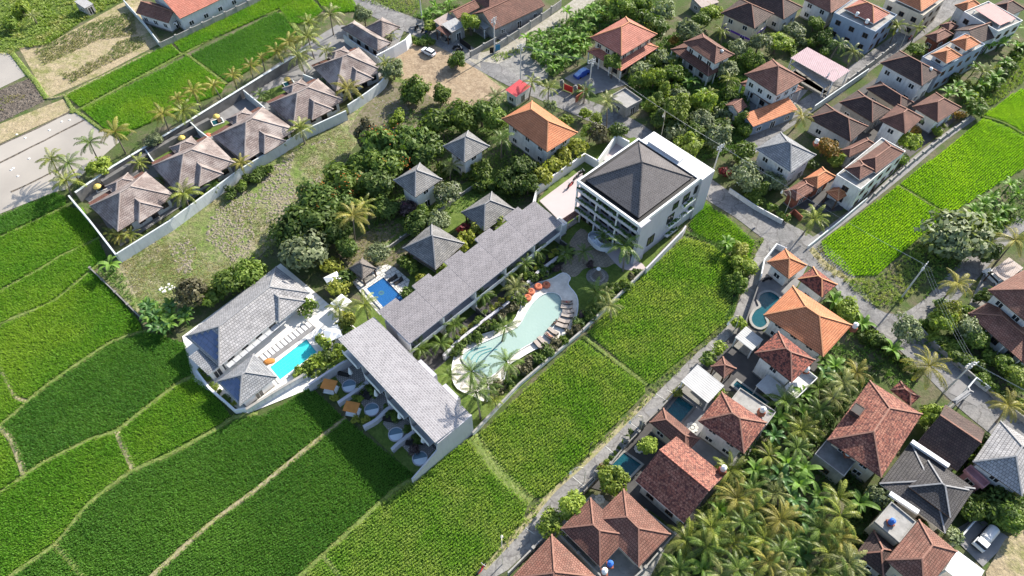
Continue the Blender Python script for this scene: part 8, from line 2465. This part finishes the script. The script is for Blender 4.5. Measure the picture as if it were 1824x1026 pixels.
row([(402, 350), (425, 336), (456, 312), (475, 300)], 8, 1.3, .9, ['l_green', 'l_dark'], 'hedge shrub outside the white bungalow wall facing the open lot', 'hedge outside the bungalow wall')
row([(526, 668), (556, 650), (590, 632), (612, 618)], 12, 1.25, 1.0, ['l_green', 'l_light', 'l_dark'], 'shrub in the hedge between the turquoise pool and the plunge terraces', 'hedge beside the turquoise pool')
row([(872, 700), (915, 672), (950, 640), (1000, 610), (1040, 572), (1060, 548), (1100, 515), (1135, 482)], 26, 1.1, .9, ['l_dark', 'l_dark', 'l_green', 'l_brown'], 'dark garden shrub along the white boundary wall of the lagoon', 'shrubs along the lagoon boundary wall', 4)
row([(800, 632), (830, 606), (870, 580), (910, 548), (930, 515), (965, 488), (1000, 462), (1015, 448)], 22, 1.25, 1.0, ['l_dark', 'l_dark', 'l_green', 'l_brown'], 'dark shrub in the bed between the planter wall and the lagoon', 'shrubs below the planter wall', 5, 2)
row([(790, 622), (812, 600), (866, 556), (903, 529), (960, 471), (1003, 438)], 24, .62, 1.75, ['l_light', 'l_green', 'l_yellow'], 'trailing plant on top of the long planter wall', 'plants on the planter wall', 2, 3)
for x, y, w in ((875, 578, 'purple brown shrub between the planter wall and the lagoon waist'), (988, 480, 'purple brown shrub at the courtyard end of the planter bed'), (1040, 560, 'purple brown shrub in the boundary bed near the loungers'), (1052, 470, 'purple brown shrub beside the curved stair'), (738, 800, 'dark purple shrub on the last plunge terrace')):
 tree('shrub', (x, y), 1.0, .8, 'l_purple', w, 'shrub')
row([(1478, 522), (1510, 560), (1545, 598), (1600, 640), (1640, 668)], 14, 1.2, .9, ['l_dark', 'l_green'], 'shrub in the dark hedge along the road behind the orange house', 'hedge behind the orange house', 4, 5)
row([(1640, 572), (1668, 600), (1720, 645), (1785, 700), (1830, 738)], 16, 1.2, .9, ['l_green', 'l_light', 'l_dark'], 'shrub along the grey concrete wall of the right road', 'shrubs along the right road wall', 5, 6)
row([(356, 655), (372, 678), (400, 708), (420, 722)], 9, .7, .7, ['l_light', 'l_yellow', 'l_green'], 'planting strip shrub inside the white wall of the turquoise pool villa', 'planting strip at the villa wall', 2, 7)
row([(730, 70), (752, 80), (770, 72)], 5, 1.1, .7, ['l_green', 'l_dark'], 'low hedge bush at the roadside above the white car', 'hedge above the white car', 2, 8)
row([(648, 715), (628, 702)], 3, .6, .7, ['l_light', 'l_green'], 'small plant at the foot of the second terrace wall', 'plants at the second terrace wall', 2, 9)
for i, (a, b, c, lb) in enumerate((((640, 684), (655, 692), (672, 708), 'first'), ((684, 720), (698, 735), (712, 748), 'second'), ((726, 762), (740, 776), (756, 788), 'third'))):
 row([a, b, c], 5, .75, .7, ['l_dark', 'l_green'], 'dark terrace plant beside the %s curved terrace wall' % lb, 'plants beside the %s terrace wall' % lb, 3, 20 + i)
row([(555, 676), (590, 652), (622, 634)], 7, .6, 2.0, ['l_light', 'l_green'], 'trailing plant on the top of the first terrace wall', 'plants on the first terrace wall', 2, 31)
for px, w in (((598, 707), 'tuft of yellow leaves at the tip of the first terrace wall'), ((650, 748), 'tuft of yellow leaves at the tip of the second terrace wall'), ((570, 680), 'yellow leaved tuft beside the first orange daybed'), ((634, 750), 'pale spiky tuft below the second orange daybed')):
 tree('shrub', px, .8, .6, 'l_yellow', w, 'shrub')
row([(1330, 345), (1362, 366), (1400, 386)], 7, 1.2, .9, ['l_green', 'l_dark'], 'hedge shrub in front of the slate roofed house', 'hedge at the slate roofed house', 3, 12)
row([(1128, 765), (1112, 785), (1090, 812), (1068, 836)], 8, .6, .7, ['l_dark', 'l_light', 'l_orange'], 'small planting along the stone lane wall', 'planting along the stone lane wall', 2, 13)
row([(1370, 560), (1395, 545)], 2, .5, .5, ['l_dark'], 'small dark plant at the kidney pool rim', 'plants at the kidney pool', 2, 14)
row([(1655, 225), (1690, 200), (1668, 245)], 6, .8, .8, ['l_green', 'l_light'], 'planter shrub on the wall along the field path', 'planters along the field path', 3, 15)
# ---- undergrowth thickets in the dense gardens
row([(700, 240), (760, 300), (820, 300), (870, 330), (900, 365)], 14, 1.3, 1.0, ['l_dark', 'l_green', 'l_dark'], 'undergrowth bush in the shade of the guest pavilion garden', 'undergrowth in the pavilion garden', 14, 16)
row([(1120, 120), (1180, 100), (1215, 160), (1170, 215), (1230, 240), (1290, 200), (1310, 160)], 44, 1.9, 1.4, ['l_dark', 'l_green', 'l_grey'], 'undergrowth bush in the thick garden behind the hotel', 'undergrowth in the thick garden', 12, 17)
row([(1660, 545), (1720, 560), (1700, 640), (1780, 640)], 12, 1.4, 1.1, ['l_dark', 'l_green'], 'undergrowth bush in the garden below the side road', 'undergrowth below the side road', 10, 18)
row([(1720, 820), (1770, 870), (1820, 905), (1790, 940)], 9, 1.4, 1.1, ['l_dark', 'l_green'], 'undergrowth bush below the light grey roofed house', 'undergrowth at the light grey house', 8, 19)
row([(1395, 90), (1450, 60), (1485, 95), (1440, 75)], 9, 1.4, 1.2, ['l_dark', 'l_green', 'l_grey'], 'undergrowth bush behind the pink metal roof', 'undergrowth behind the pink roof', 8, 25)
row([(1700, 140), (1740, 170), (1790, 130), (1824, 90)], 14, 1.6, 1.2, ['l_dark', 'l_green', 'l_light'], 'undergrowth bush below the right edge bananas', 'undergrowth at the right edge', 10, 26)
row([(1715, 405), (1760, 395), (1800, 380), (1760, 420)], 10, 1.5, 1.1, ['l_dark', 'l_green'], 'undergrowth bush behind the silver grey tree', 'undergrowth behind the silver grey tree', 9, 27)
row([(950, 100), (1000, 95), (1040, 60), (1090, 10)], 12, 1.3, .9, ['l_green', 'l_light'], 'undergrowth bush in the banana thicket by the gravel road', 'undergrowth in the banana thicket', 10, 28)
# ---- planting in the hotel balcony boxes
for i, (p, a, ln, wd) in enumerate(PLANTERS):
 n = int(ln / .28); P = []
 for k in range(n * 2):
  t = random.uniform(-.5, .5) * ln; s = random.uniform(-.5, .5) * wd
  P.append((p.x + math.cos(a) * t - math.sin(a) * s, p.y + math.sin(a) * t + math.cos(a) * s))
 tufts('planter_foliage', np.array(P), X['creeper'], .45, .3, 8, .14, p.z - .05, .3, .4)

# ---- tell the plants of a mass apart by what they stand nearest to
def relabel(group, noun, anchors):
 rank = {}
 L = []
 for o in COL.objects:
  if o.get('group') == group and o.parent is None:
   d = [((o.location.x - q.x) ** 2 + (o.location.y - q.y) ** 2) ** .5 for q in [W(*a[1]) for a in anchors]]
   k = min(range(len(d)), key=lambda i: d[i]); L.append((k, d[k], o))
 L.sort(key=lambda t: t[:2])
 for k, d, o in L:
  i = rank.get(k, 0); rank[k] = i + 1
  o['label'] = (noun + ' closest to the ' if i == 0 else ORD[i] + ' closest ' + noun + ' to the ') + anchors[k][0]
GA = (('speckled red house', (1310, 775)), ('big mottled red house', (1520, 800)), ('red gabled house', (1250, 890)), ('brown double hipped house', (1160, 985)), ('white balcony house', (1435, 680)), ('dark brown roof left of the concrete terrace', (1540, 990)), ('flat dark concrete roof', (1480, 840)), ('pale green tree left of the charcoal roof', (1560, 885)), ('small mottled red roof', (1590, 680)))
relabel('coconut palms of the grove', 'grove palm', GA)
relabel('banana plants in the grove', 'grove banana plant', GA)
relabel('banana plants in the gravel road thicket', 'thicket banana plant', (('utility pole of the gravel yard', (927, 143)), ('tarpaulin car yard', (1030, 130)), ('large salmon house', (1075, 80)), ('gravel road bend', (985, 50)), ('dark tree above the salmon house', (1130, 20))))
relabel('banana plants at the right edge', 'banana plant', (('blue and white narrow house', (1700, 120)), ('brown hipped house by the rice', (1690, 190)), ('white boxy house', (1790, 60)), ('corner of the lime rice', (1760, 190))))
relabel('undergrowth in the thick garden', 'garden bush', (('concrete canopy', (1118, 185)), ('brown two-tiered balcony house', (1250, 120)), ('orange lean-to', (1340, 215)), ('large salmon house', (1120, 110)), ('round light green tree', (1206, 200)), ('hotel roof', (1200, 260)), ('utility pole behind the hotel', (1265, 300))))
relabel('heliconias beside the grey villa', 'heliconia', (('brown twiggy tree', (340, 530)), ('dark retaining wall of the lot', (250, 560)), ('grey tiled villa', (330, 600)), ('rice field', (270, 600))))
for gname, noun, anc in (('banana plants behind the corner shop', 'banana plant', (('corner shop', (805, 50)), ('upper roadside', (750, 20)))), ('banana plants by the grey tree', 'banana plant', (('silver grey tree', (1701, 425)), ('lime rice edge', (1745, 345)), ('right yellow palm', (1808, 430)))),
       ('undergrowth in the pavilion garden', 'pavilion garden bush', (('upper guest pavilion', (830, 290)), ('front guest pavilion', (742, 345)), ('left low pavilion', (870, 385)))), ('undergrowth below the side road', 'roadside garden bush', (('right edge house', (1760, 580)), ('road bend', (1640, 590)), ('power pole of the car park', (1680, 700)))),
       ('undergrowth at the light grey house', 'garden bush', (('light grey roofed house', (1790, 840)), ('parked truck', (1750, 960)))), ('undergrowth behind the pink roof', 'garden bush', (('pink metal roof', (1440, 100)), ('blue grey house', (1500, 50)))),
       ('undergrowth at the right edge', 'bush', (('corner of the lime rice', (1755, 195)), ('narrow blue house', (1690, 120)), ('white boxy house', (1790, 60)))), ('undergrowth behind the silver grey tree', 'bush', (('silver grey tree', (1701, 425)), ('right yellow palm', (1808, 430)))), ('undergrowth in the banana thicket', 'thicket bush', (('gravel yard', (940, 120)), ('salmon house', (1075, 80)), ('top edge of the thicket', (1060, 10))))):
 relabel(gname, noun, anc)
